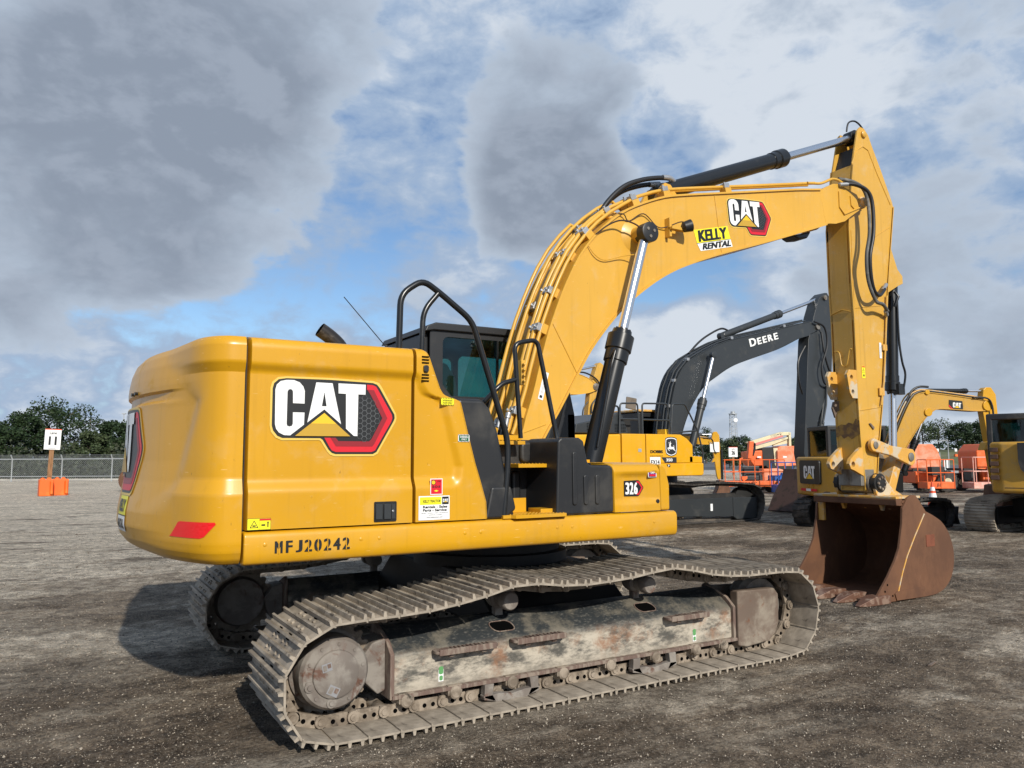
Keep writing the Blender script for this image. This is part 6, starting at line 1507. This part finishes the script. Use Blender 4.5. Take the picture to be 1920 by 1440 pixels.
# ------------------------------------------------------------------ signs and blocks
def lane_sign(label, loc, num, ang, z0=2.2, w=.40, hgt=1.0, tilt=0, group=None):
    t = thing('lane_sign', label, 'sign', loc, ang, group)
    mb = MB(); mb.box(-.10, .10, -.05, .07, 0, z0 + .1); po = mb.build('post', M['wood'], t, bevel=.008); po.rotation_euler = (0, tilt, 0)
    mb = MB(); mb.box(-w, w, -.10, .11, z0, z0 + hgt); bd = mb.build('sign_board', M['white'], t); bd.rotation_euler = (0, tilt, 0)
    decal('sign_face', bd, [(M['cone'], rect(-w, w, .955 * hgt, hgt)), (M['decal_black'], fit(text2d('Lane', .1, .002), -.15, .15, .74 * hgt, .88 * hgt))] + bold_txt(M['decal_black'], num, -.17, .17, .22 * hgt, .64 * hgt, .02) + [(M['decal_grey'], rect(-.16, .16, .04, .06))],
          lambda u, v, h: (u, -.10 - h, z0 + v))
    return t
lane_sign('white Lane 11 sign on a brown timber post standing in orange blocks', (-3.62, 37.6, 0), '11', radians(4), w=.34, tilt=.03)
for (x, y, w_, d_, lab, r_z) in ((-3.72, 36.9, .58, .7, 'orange block in front of the Lane 11 sign post, the left and nearer one', .1), (-3.12, 37.5, .66, .8, 'orange block beside the Lane 11 sign post, the right and farther one', .05)):
    b = thing('orange_block', lab, 'block', (x, y, 0), r_z)
    mb = MB(); mb.box(-w_ / 2, w_ / 2, -d_ / 2, d_ / 2, 0, .78); mb.prism_z([(w_ * .2, -d_ / 2), (w_ * .45, -d_ / 2), (w_ * .45, -d_ / 2 - .12), (w_ * .3, -d_ / 2 - .12)], .08, .7); mb.build('block', M['orange_block'], b, bevel=.03)
    mb = MB()
    for k in (-.14, .12): mb.lathe((k, 0, .74), (0, 0, 1), [(0, .11), (.06, .10), (.11, .06), (.13, .01)], 16)
    mb.build('lifting_knob', M['orange_block'], b)
lane_sign('white Lane 26 sign in front of the pines behind the orange lift basket', xy(1372, 72), '26', AX, 1.72, .40, .92)
lane_sign('white Lane 15 sign behind the linkage of the large excavator', xy(1659, 66), '15', AX, 1.95, .42, 1.0)
for i, (px, d, lab) in enumerate(((1754, 172, 'tiny white sign at the foot of the grass bank, left one'), (1788, 172, 'tiny white sign at the foot of the grass bank, right one'))):
    t = thing('lane_sign', lab, 'sign', xy(px, d) + V3(0, 0, 1.7), AX)
    MB().box(-.08, .08, -.05, .05, 0, 1.2).build('post', M['wood'], t); MB().box(-.25, .25, -.12, -.06, 1.1, 1.75).build('sign_board', M['white'], t); MB().box(-.3, .3, -.3, .3, 0, .5).build('orange_base', M['orange_block'], t)

# traffic cone
cn = thing('traffic_cone', 'orange traffic cone with two white bands standing on the gravel', 'cone', (21.8, 9.0, 0))
prof = [(0, .165), (.2, .128), (.32, .105), (.32, .107), (.45, .080), (.45, .078), (.53, .066), (.53, .067), (.68, .042), (.68, .04), (.78, .025)]
mb = MB(); mb.lathe((0, 0, .03), (0, 0, 1), [(0, .17), (.28, .118)], 24); mb.lathe((0, 0, .03), (0, 0, 1), [(.42, .093), (.50, .078)], 24); mb.lathe((0, 0, .03), (0, 0, 1), [(.62, .056), (.78, .028)], 24)
c_ = mb.build('cone_body', M['cone'], cn)
MB().lathe((0, 0, .03), (0, 0, 1), [(.28, .120), (.42, .095)], 24).build('reflective_band', M['white'], c_); MB().lathe((0, 0, .03), (0, 0, 1), [(.50, .080), (.62, .058)], 24).build('reflective_band', M['white'], c_)
MB().prism_z(rrect(-.19, .19, -.19, .19, .04), 0, .035).build('cone_base', M['cone'], cn, bevel=.005)

# rusty round thing behind the tail at the left
rw = thing('digger_bucket', 'rusty round-backed bucket lying behind the counterweight near the fence', 'bucket', (.35, 40.5, 0), radians(-20))
mb = MB(); pts = [(cos(a) * .62, .62 + sin(a) * .62) for a in [radians(x) for x in range(60, 301, 15)]]; inner = [(cos(a) * .55, .62 + sin(a) * .55) for a in [radians(x) for x in range(300, 59, -15)]]
mb.prism(pts + inner, -.6, .6); mb.build('shell', M['rust'], rw); mb = MB(); mb.prism(pts, -.63, -.6); mb.prism(pts, .6, .63); mb.build('side_plate', M['rust'], rw)

# ------------------------------------------------------------------ fence
def fence(label, A, B, hgt, n, cat='fence', wire=True):
    L = (B - A).length; ang = atan2(B.y - A.y, B.x - A.x)
    t = thing('chain_link_fence', label, cat, A, ang)
    mb = MB(); mb.add([(0, 0, .05), (L, 0, .05), (L, 0, hgt), (0, 0, hgt)], [(0, 1, 2, 3)]); mb.build('wire_mesh', M['chainlink'], t, smooth=0)
    MB().tube([(0, 0, hgt), (L, 0, hgt)], .04, 8).build('top_rail', M['galv'], t); MB().tube([(0, 0, .42), (L, 0, .42)], .03, 6).build('bottom_rail', M['galv'], t)
    if wire:
        for k in range(3): MB().tube([(0, -.06 * k, hgt + .12 + .1 * k), (L, -.06 * k, hgt + .12 + .1 * k)], .009, 4).build('barbed_wire', M['galv'], t)
    for i in range(n + 1):
        x = L * i / n; mb = MB(); mb.tube([(x, 0, 0), (x, 0, hgt), (x, -.2, hgt + .33)], .045, 8); mb.build('fence_post', M['galv'], t)
    return t
FA = xy(-160, 62); FB = xy(960, 62)
fence('galvanised chain link fence with barbed wire along the tree line', FA, FB, 1.80, 12)
# low pale kerb behind the fence
mb = MB(); a = xy(-200, 66); b = xy(700, 66); mb.add([(a.x, a.y, .0), (b.x, b.y, 0), (b.x, b.y, .14), (a.x, a.y, .14)], [(0, 1, 2, 3)]); 
bg_ = mb.build('low_wall', M['concrete'], None, smooth=0); tag(bg_, 'low pale concrete wall behind the chain link fence', 'wall')

# ------------------------------------------------------------------ far yard: road, strip, grass bank
def quad(pts, name, mat, z, label):
    mb = MB(); mb.add([(p.x, p.y, z) for p in pts], [(0, 1, 2, 3)]); o = mb.build(name, mat, None, smooth=0, fix=False); o['kind'] = 'structure'; o['label'] = label; return o
quad([xy(1150, 78), xy(2700, 78), xy(2700, 104), xy(1150, 104)], 'pavement', M['concrete'], .006, 'pale concrete strip beyond the gravel')
quad([xy(1100, 104), xy(2900, 104), xy(2900, 420), xy(1100, 420)], 'road', M['asphalt'], .010, 'wide worn asphalt apron')
mb = MB(); rows = []
for (d, z) in ((150, .02), (165, 1.1), (185, 2.6), (205, 3.3), (240, 3.5), (330, 3.5)):
    rows.append([V3(xy(px, d).x, xy(px, d).y, z + .25 * sin(px * .013 + d)) for px in range(1630, 3000, 40)])
mb.grid(rows); bm_ = mb.build('grass_bank', M['grass'], None, smooth=60); bm_['kind'] = 'structure'; bm_['label'] = 'low bank of dry mown grass beyond the asphalt'

# ------------------------------------------------------------------ trees
def tree(name, label, pos, H, W, leaf, seed, group=None, trunk=.3, style='round', n=5200, leafsize=.28, sparse=1.0):
    R = random.Random(seed)
    t = thing(name, label, 'tree', pos, R.uniform(0, 6), group)
    tk = MB(); base = V3(0, 0, 0); top = V3(R.uniform(-.3, .3), R.uniform(-.3, .3), H * .72)
    path = smooth_path([base, V3(R.uniform(-.2, .2), R.uniform(-.2, .2), H * .3), top], 6)
    rad = [.03 * H * (1 - .75 * i / (len(path) - 1)) for i in range(len(path))]
    tk.tube(path, rad, 8)
    clumps = []
    nl = 16 if style != 'pine' else 12
    for k in range(nl):
        f = trunk + (1 - trunk) * (k / nl) ** (1.0 if style == 'pine' else .8)
        z0 = H * f * .78; a = k * 2.4 + R.uniform(-.5, .5)
        if style == 'round': reach = W / 2 * (sin(pi * min(1, max(0.12, (f - trunk * .6) / (1.05 - trunk * .6)))) ** .6) * R.uniform(.65, 1.0)
        elif style == 'pine': reach = W / 2 * (1.05 - f) ** .5 * R.uniform(.5, 1.05)
        else: reach = W / 2 * (1.1 - f) * R.uniform(.75, 1.1)
        e = V3(cos(a) * reach, sin(a) * reach, min(H * .95, z0 + H * R.uniform(.04, .18)))
        s0 = V3(0, 0, z0 * .92)
        m = s0.lerp(e, .5) + V3(0, 0, H * .02)
        tk.tube(smooth_path([s0, m, e], 4), [.011 * H * (1 - .8 * i / 8) for i in range(9)], 5)
        clumps.append((e, W * R.uniform(.12, .21))); clumps.append((m, W * R.uniform(.08, .16)))
        for q in range(2):
            clumps.append((e + V3(R.uniform(-1, 1), R.uniform(-1, 1), R.uniform(-.5, .7)) * W * .14, W * R.uniform(.07, .14)))
    clumps.append((V3(top.x, top.y, H * .9), W * .13))
    tk.build('trunk', M['bark'], t, smooth=60)
    vs = []; fs = []
    tot = sum(c[1] ** 2 for c in clumps)
    for c, r in clumps:
        for k in range(int(n * r * r / tot * sparse)):
            d = V3(R.gauss(0, 1), R.gauss(0, 1), R.gauss(0, .75)).normalized() * r * R.random() ** .38
            p = c + d; s = leafsize * R.uniform(.6, 1.3)
            u = V3(R.gauss(0, 1), R.gauss(0, 1), R.gauss(0, .6)).normalized(); w_ = u.cross(V3(R.gauss(0, 1), R.gauss(0, 1), R.gauss(0, 1))).normalized()
            o = len(vs); vs += [p - u * s * .5, p + w_ * s * .32, p + u * s * .5, p - w_ * s * .32]; fs.append((o, o + 1, o + 2, o + 3))
    mb = MB(); mb.v = [tuple(v) for v in vs]; mb.f = fs; mb.m = [0] * len(fs)
    mb.build('crown', M[leaf], t, smooth=0, fix=False)
    return t

LT = [(-150, 78, 6.0, 6.5, 'leaf_dark', 'round'), (-60, 74, 5.4, 6.0, 'leaf_dark', 'round'), (0, 76, 5.2, 5.0, 'leaf_dark', 'round'), (46, 80, 7.0, 4.8, 'leaf_dark', 'round'), (112, 84, 8.9, 7.4, 'leaf_dark', 'round'), (166, 76, 4.6, 3.4, 'leaf_olive', 'round'),
      (203, 80, 6.0, 3.4, 'leaf_pine', 'cone'), (236, 78, 5.6, 3.8, 'leaf_pine', 'cone'), (272, 78, 6.0, 5, 'leaf_pine', 'cone'), (330, 80, 7.0, 6, 'leaf_dark', 'round'), (400, 82, 7.2, 6, 'leaf_dark', 'round'), (480, 80, 7, 6, 'leaf_pine', 'round'), (570, 82, 7, 6, 'leaf_dark', 'round')]
LL = ['dark oak at the far left behind the fence', 'low dark oak at the left edge behind the fence', 'dark oak at the left edge, lower than the tallest one', 'dark oak left of the Lane 11 sign with a small raised top', 'tallest broad oak behind the Lane 11 sign', 'olive bush-like tree right of the tallest oak', 'pointed dark conifer behind the fence, left one of the pair', 'pointed dark conifer beside the counterweight',
      'conifer behind the counterweight', 'oak hidden behind the tail', 'oak hidden behind the side door', 'pine hidden behind the badge', 'oak hidden behind the machine']
for i, (px, d, H, W, lf, st) in enumerate(LT):
    if i > 8: continue
    tree('oak_tree' if st == 'round' else 'conifer_tree', LL[i], xy(px, d), H, W, lf, 20 + i, 'trees behind the fence', .12, st, n=7500, leafsize=.27)
# undergrowth
R = random.Random(3); vs = []; fs = []
for k in range(26000):
    px = R.uniform(-200, 620); d = R.uniform(68, 84); p = xy(px, d); hh = (1.0 + 1.6 * R.random() ** 2) * (1 + .3 * sin(px * .06)) + (d - 68) * .12
    p = V3(p.x, p.y, R.uniform(0, hh)); s = R.uniform(.15, .4)
    u = V3(R.gauss(0, 1), R.gauss(0, 1), R.gauss(0, 1)).normalized(); w_ = u.cross(V3(R.gauss(0, 1), R.gauss(0, 1), R.gauss(0, 1))).normalized()
    o = len(vs); vs += [p - u * s * .5, p + w_ * s * .4, p + u * s * .5, p - w_ * s * .4]; fs.append((o, o + 1, o + 2, o + 3))
mb = MB(); mb.v = [tuple(v) for v in vs]; mb.f = fs; mb.m = [0] * len(fs); ug = mb.build('undergrowth', M['brush'], None, smooth=0, fix=False)
tag(ug, 'tangled dull green undergrowth below the trees behind the fence', 'undergrowth', kind='stuff')

RTREE = [(1322, 230, 10.5, 7, 'leaf_pine'), (1340, 215, 7.5, 6, 'leaf_pine'), (1366, 120, 4.9, 3.8, 'leaf_olive'), (1390, 128, 5.6, 4.6, 'leaf_pine'), (1493, 150, 6.2, 3.4, 'leaf_olive'), (1508, 150, 5.6, 3.0, 'leaf_olive'), (1655, 190, 8.6, 7, 'leaf_olive'), (1678, 200, 9.2, 8, 'leaf_olive'), (1700, 200, 7.6, 6, 'leaf_pine'),
         (1728, 200, 11.4, 7.0, 'leaf_olive'), (1758, 205, 11.0, 8.0, 'leaf_olive'), (1795, 190, 9.6, 5.6, 'leaf_pine'), (1815, 200, 10.6, 6.6, 'leaf_pine'), (1836, 200, 12.0, 7.0, 'leaf_pine'), (1862, 205, 10, 7, 'leaf_pine')]
RL = ['small distant pine between the two excavators', 'lower distant pine between the two excavators', 'olive green tree directly left of the Lane 26 sign', 'dark pine behind the Lane 26 sign', 'small olive tree right of the cream lift boom', 'small olive tree beside the charcoal stick', 'pale olive tree left of the chrome bucket rod', 'pale olive tree right of the chrome bucket rod', 'dark low tree behind the compact boom',
      'tall airy tree behind the compact boom cylinder', 'tall airy round tree above the grass bank', 'dense dark pine, left one under the compact boom', 'dense dark pine in the middle under the compact boom', 'tallest dark pine near the compact stick', 'dark pine behind the compact stick']
for i, (px, d, H, W, lf) in enumerate(RTREE):
    o = tree('pine_tree', RL[i], xy(px, d) + V3(0, 0, 3.2 if px > 1640 else 0), H * (1 if px < 1640 else .72), W, lf, 60 + i, 'trees beyond the yard', .32 if 'airy' in RL[i] else .12, 'round', n=2600, leafsize=.42 if d > 150 else .3, sparse=.8 if 'airy' in RL[i] else 1.2)
# distant low wood on the horizon
vs = []; fs = []; R = random.Random(9)
for k in range(30000):
    px = R.uniform(560, 3000); d = R.uniform(290, 360); p = xy(px, d); hh = 4.2 + 1.6 * sin(px * .021) + 1.2 * sin(px * .083) + (3.3 if px > 1640 else 0)
    p = V3(p.x, p.y, R.uniform(0, 1) ** .8 * hh); s = R.uniform(.6, 1.3)
    u = V3(R.gauss(0, 1), R.gauss(0, 1), R.gauss(0, 1)).normalized(); w_ = u.cross(V3(R.gauss(0, 1), R.gauss(0, 1), R.gauss(0, 1))).normalized()
    o = len(vs); vs += [p - u * s * .5, p + w_ * s * .4, p + u * s * .5, p - w_ * s * .4]; fs.append((o, o + 1, o + 2, o + 3))
mb = MB(); mb.v = [tuple(v) for v in vs]; mb.f = fs; mb.m = [0] * len(fs); fw = mb.build('distant_wood', M['leaf_pine'], None, smooth=0, fix=False)
tag(fw, 'far-off dark tree line along the horizon', 'woodland', kind='stuff')

# lattice tower
tw = thing('lattice_tower', 'pale lattice tower with white dish rising above the pines', 'tower', xy(1374, 330), AX)
mb = MB(); Ht = 20.2; bw = 1.5
for sx in (-1, 1):
    for sy in (-1, 1): mb.tube([(sx * bw, sy * bw, 0), (sx * bw * .75, sy * bw * .75, Ht)], .13, 5)
zz = 0
while zz < Ht - 2:
    w0 = bw * (1 - .25 * zz / Ht); 
    for sy in (-1, 1):
        mb.tube([(-w0, sy * w0, zz), (w0, sy * w0, zz + 2)], .08, 4); mb.tube([(w0, sy * w0, zz), (-w0, sy * w0, zz + 2)], .08, 4); mb.tube([(-w0, sy * w0, zz + 2), (w0, sy * w0, zz + 2)], .08, 4)
    zz += 2
mb.build('lattice', M['galv'], tw)
MB().lathe((0, 0, Ht), (0, 0, 1), [(0, 1.8), (.3, 1.8), (.31, .9), (1.2, .9)], 12).build('platform', M['galv'], tw)
MB().lathe((.6, -1.6, Ht - 2.6), (0, -1, 0), [(0, .9), (.3, .9)], 14).build('dish', M['white'], tw)
lp = thing('light_pole', 'thin lamp pole above the conifers at the left', 'lamp', xy(231.5, 120), AX)
MB().tube([(0, 0, 0), (0, 0, 8.9)], .07, 6).build('pole', M['galv'], lp); MB().box(-.28, .28, -.15, .15, 8.85, 9.0).build('lamp_head', M['galv'], lp)
lp = thing('light_pole', 'short dark pole top beside the tallest oak', 'lamp', xy(169, 120), AX)
MB().tube([(0, 0, 0), (0, 0, 8.0)], .09, 6).build('pole', M['bark'], lp)

# galvanised trailer frame between the two right-hand lifts
gt = thing('light_tower', 'thin galvanised frame with folded mast standing between the two right-hand lifts', 'frame', xy(1766, 44), AX)
mb = MB()
for x in (-.25, .25): mb.tube([(x, 0, .1), (x, 0, 1.9)], .03, 6)
mb.tube([(-.5, 0, 2.5), (.25, 0, 2.6)], .03, 6); mb.tube([(.25, 0, 2.6), (.25, 0, 1.9)], .02, 6)
for z in (.6, 1.0, 1.4): mb.tube([(-.25, 0, z), (.25, 0, z)], .02, 6)
mb.build('frame', M['galv'], gt)
mb = MB()
for x in (-.08, .1): mb.box(x - .05, x + .05, -.1, -.05, .9, 1.5)
mb.build('lamp_panel', M['white'], gt)

# ================================================================== ground
from mathutils import noise as mn
def gz(x, y):
    f1_ = mn.fractal(V3(x * .9, y * 1.3, 0), 1.0, 2.0, 4); f2_ = mn.fractal(V3(x * 5, y * 6, 3), .9, 2.0, 4)
    edge = sstep(-9.5, -7, x) * (1 - sstep(15, 18, x)) * sstep(-7.5, -6.5, y) * (1 - sstep(8, 10.5, y))
    h_ = (.022 * f1_ + .014 * f2_) * edge
    near = (1 - sstep(.0, .35, max(abs(x) - 2.25, abs(abs(y) - 1.295) - .40))) if abs(x) < 2.7 else 0
    if 4.2 < x < 6.3 and -.9 < y < .9: near = 1
    if near > 0: h_ = h_ * (1 - near) + min(h_, -.002) * near
    return min(h_, .035)
xs = [-3000, -600, -120, -40, -18, -12] + [-9.5 + i * .065 for i in range(int(27.5 / .065) + 1)] + [20, 40, 120, 600, 3000]
ys = [-3000, -600, -120, -30, -10] + [-7.5 + i * .065 for i in range(int(18 / .065) + 1)] + [12, 20, 40, 120, 600, 3000]
mb = MB(); nx = len(xs)
mb.v = [(x, y, gz(x, y) if -9.6 < x < 18.1 and -7.6 < y < 10.6 else 0.0) for y in ys for x in xs]
mb.f = [(j * nx + i, j * nx + i + 1, (j + 1) * nx + i + 1, (j + 1) * nx + i) for j in range(len(ys) - 1) for i in range(nx - 1)]; mb.m = [0] * len(mb.f)
g = mb.build('ground', M['ground'], None, smooth=60, fix=False); g['kind'] = 'structure'; g['label'] = 'crushed gravel yard with pale wheel streaks'

# loose stones near the viewer
R = random.Random(11); vs = []; fs = []
m_st, nt_, b_st = new_mat('loose crushed stones')
oi = N(nt_, 'ShaderNodeNewGeometry'); nt_.links.new(mixc(nt_, ramp(nt_, oi.outputs['Random Per Island'], .1, 1.3), (.12, .09, .065), (.50, .44, .355)), b_st.inputs['Base Color']); b_st.inputs['Roughness'].default_value = .9
for k in range(90000):
    d = 3.2 + 15 * R.random() ** 1.6; px = R.uniform(-60, 1980); p = xy(px, d)
    if -2.4 < p.x < 2.4 and (-1.75 < p.y < -.85): continue
    s = (.0022 + .0042 * R.random() ** 4) * (1 + d * .06)
    if R.random() < .004: s *= 2.2
    o = len(vs); zc_ = s * .35 + gz(p.x, p.y)
    dirs = [(1, 0, 0), (0, 1, 0), (-1, 0, 0), (0, -1, 0), (0, 0, .8), (0, 0, -.6)]; an = R.uniform(0, 6)
    for (a, b, c) in dirs:
        j = R.uniform(.6, 1.25); vs.append((p.x + (a * cos(an) - b * sin(an)) * s * j, p.y + (a * sin(an) + b * cos(an)) * s * j * .8, zc_ + c * s * j))
    fs += [(o, o + 1, o + 4), (o + 1, o + 2, o + 4), (o + 2, o + 3, o + 4), (o + 3, o, o + 4), (o + 1, o, o + 5), (o + 2, o + 1, o + 5), (o + 3, o + 2, o + 5), (o, o + 3, o + 5)]
mb = MB(); mb.v = vs; mb.f = fs; mb.m = [0] * len(fs); st = mb.build('loose_gravel', m_st, None, smooth=0, fix=False)
tag(st, 'loose pale chips of crushed stone scattered on the yard', 'gravel', kind='stuff')
mb = MB(); mb.prism_z([(2.62, -2.40), (2.78, -2.36), (2.785, -2.375), (2.63, -2.42)], .004, .014); o = mb.build('rusty_strip', M['rust_plate'], None); tag(o, 'small flat rusty steel strip lying on the gravel near the idler end', 'scrap')

# ------------------------------------------------------------------ camera, sun, sky
YAW, PITCH, ROLL = radians(59.4), radians(5.55), radians(.27)
f = V3(cos(YAW) * cos(PITCH), sin(YAW) * cos(PITCH), sin(PITCH)); r_ = V3(sin(YAW), -cos(YAW), 0); u_ = r_.cross(f)
r2 = r_ * cos(ROLL) - u_ * sin(ROLL); u2 = r_ * sin(ROLL) + u_ * cos(ROLL)
cam = bpy.data.cameras.new('camera'); co = bpy.data.objects.new('camera', cam); COL.objects.link(co)
co.matrix_world = Matrix(((r2.x, u2.x, -f.x, -3.39), (r2.y, u2.y, -f.y, -6.13), (r2.z, u2.z, -f.z, 1.65), (0, 0, 0, 1)))
cam.sensor_width = 36; cam.lens = 1443 / 1920 * 36; cam.clip_end = 6000; cam.clip_start = .05
scene.camera = co

SUN = V3(-.15, -1.65, 1.0).normalized()
sl = bpy.data.lights.new('sun', 'SUN'); sl.energy = 4.7; sl.angle = radians(1.0); sl.color = (1.0, .94, .84)
so = bpy.data.objects.new('sun', sl); COL.objects.link(so); so.rotation_euler = SUN.to_track_quat('Z', 'Y').to_euler()

w = bpy.data.worlds.new('World'); scene.world = w; w.use_nodes = True
nt = w.node_tree; nt.nodes.clear()
out = N(nt, 'ShaderNodeOutputWorld'); bg = N(nt, 'ShaderNodeBackground'); nt.links.new(bg.outputs[0], out.inputs[0])
sky = N(nt, 'ShaderNodeTexSky'); sky.sky_type = 'NISHITA'; sky.sun_disc = False
sky.sun_elevation = math.asin(SUN.z); sky.sun_rotation = atan2(SUN.x, SUN.y)
sky.dust_density = .3; sky.air_density = 1.0
tc = N(nt, 'ShaderNodeTexCoord').outputs['Generated']
sep = N(nt, 'ShaderNodeSeparateXYZ'); nt.links.new(tc, sep.inputs[0])
zc = math_(nt, 'ADD', math_(nt, 'MAXIMUM', sep.outputs[2], 0.0), .16)
comb = N(nt, 'ShaderNodeCombineXYZ')
nt.links.new(math_(nt, 'DIVIDE', sep.outputs[0], zc), comb.inputs[0]); nt.links.new(math_(nt, 'DIVIDE', sep.outputs[1], zc), comb.inputs[1])
pl = comb.outputs[0]
def vscale(vec, s, rz=0, off=(0, 0, 0)):
    n = N(nt, 'ShaderNodeMapping'); n.inputs['Scale'].default_value = s; n.inputs['Rotation'].default_value = (0, 0, rz); n.inputs['Location'].default_value = off
    nt.links.new(vec, n.inputs[0]); return n.outputs[0]
def blob(d, inner, outer, amp):
    v = V3(*d).normalized(); n = N(nt, 'ShaderNodeVectorMath', operation='DOT_PRODUCT'); nt.links.new(tc, n.inputs[0]); n.inputs[1].default_value = v
    return ramp(nt, n.outputs['Value'], cos(radians(outer)), cos(radians(inner)), 0, amp)
def addall(xs):
    a = xs[0]
    for b in xs[1:]: a = math_(nt, 'ADD', a, b)
    return a
def layer(off):
    nb = noise(nt, vscale(tc, (1, 1, 1.6), off=off), 2.6, 10, .55, .25)
    nm = noise(nt, vscale(tc, (1, 1, 1.7), off=off), 7.5, 8, .55, .25)
    nf = noise(nt, vscale(tc, (1, 1, 1.7), .4, off=off), 19.0, 7, .58, .3)
    return nb, nm, nf
nbig, nmid, nfine = layer((0, 0, 0))
b2, m2, f2 = layer((.012, -.006, .030))
def s3(a, wa, b_, wb, c_, wc): return addall([math_(nt, 'MULTIPLY', a, wa), math_(nt, 'MULTIPLY', b_, wb), math_(nt, 'MULTIPLY', c_, wc)])
heavy_blobs = addall([blob((.103, .929, .355), 6, 13, .19), blob((-.02, .954, .299), 6, 13, .19), blob((.17, .87, .46), 4, 11, .19), blob((.515, .765, .385), 3.5, 9.5, .27), blob((.515, .79, .335), 3, 7.5, .20),
    blob((-.02, .99, .13), 4, 12, .04), blob((.30, .92, .14), 4, 10, .05), blob((.858, .469, .211), 6, 13, .06), blob((.75, .50, .43), 4, 13, .06), blob((.58, .62, .52), 3, 9, .05), blob((.84, .53, .10), 5, 14, .10), blob((.66, .74, .05), 2, 7, .10), blob((.36, .857, .37), 2, 8, -.14), blob((.289, .936, .201), 2, 7, -.16), blob((.675, .706, .200), 2, 8, -.16), blob((.80, .44, .38), 5, 13, .05), blob((.632, .672, .385), 1, 5, -.12)])
heavy = math_(nt, 'ADD', s3(nbig, .52, nmid, .62, nfine, .16), heavy_blobs)
heavy2 = math_(nt, 'ADD', s3(b2, .52, m2, .62, f2, .16), heavy_blobs)
lit = ramp(nt, math_(nt, 'SUBTRACT', heavy, heavy2), -.04, .07)
cover = addall([s3(nmid, .90, nfine, .62, nbig, .12),
    blob((.365, .857, .365), 2, 8, -.05), blob((.632, .672, .385), 1.0, 3.6, -.16), blob((.289, .936, .201), 2, 8, -.10), blob((.16, .96, .19), 2, 7, -.08), blob((.42, .83, .37), 1, 5, -.06),
    blob((.675, .706, .213), 1.5, 6.5, -.26), blob((.60, .77, .24), 1, 4, -.10), blob((.342, .796, .499), 4, 14, .10), blob((.669, .594, .447), 4, 12, .24), blob((.66, .745, .13), 1, 5, .34), blob((.70, .70, .15), 1, 4, .34), blob((.858, .469, .25), 8, 20, .16),
    ramp(nt, sep.outputs[2], .22, .02, 0, .24)])
cov = ramp(nt, cover, .60, .90)
hv = ramp(nt, heavy, .70, .80)
core = ramp(nt, heavy, .73, 1.02)
skyc = mixc(nt, 1.0, sky.outputs[0], (.95, 1.12, 1.30), 'MULTIPLY')
K = 10.6
white = mixc(nt, ramp(nt, cover, .84, 1.12), (.36 * K, .47 * K, .64 * K), (.66 * K, .72 * K, .80 * K))
c1 = mixc(nt, cov, skyc, white)
grey = mixc(nt, core, (.47 * K, .55 * K, .66 * K), (.272 * K, .322 * K, .405 * K))
grey = mixc(nt, math_(nt, 'MULTIPLY', lit, .30), grey, (.50 * K, .565 * K, .67 * K))
c2 = mixc(nt, hv, c1, grey)
nt.links.new(c2, bg.inputs[0]); bg.inputs[1].default_value = .095

scene.view_settings.view_transform = 'Standard'; scene.view_settings.look = 'None'; scene.view_settings.exposure = 0; scene.view_settings.gamma = 1
scene.render.engine = 'CYCLES'; scene.cycles.max_bounces = 6; scene.cycles.transparent_max_bounces = 12
try: scene.cycles.use_denoising = True
except Exception: pass
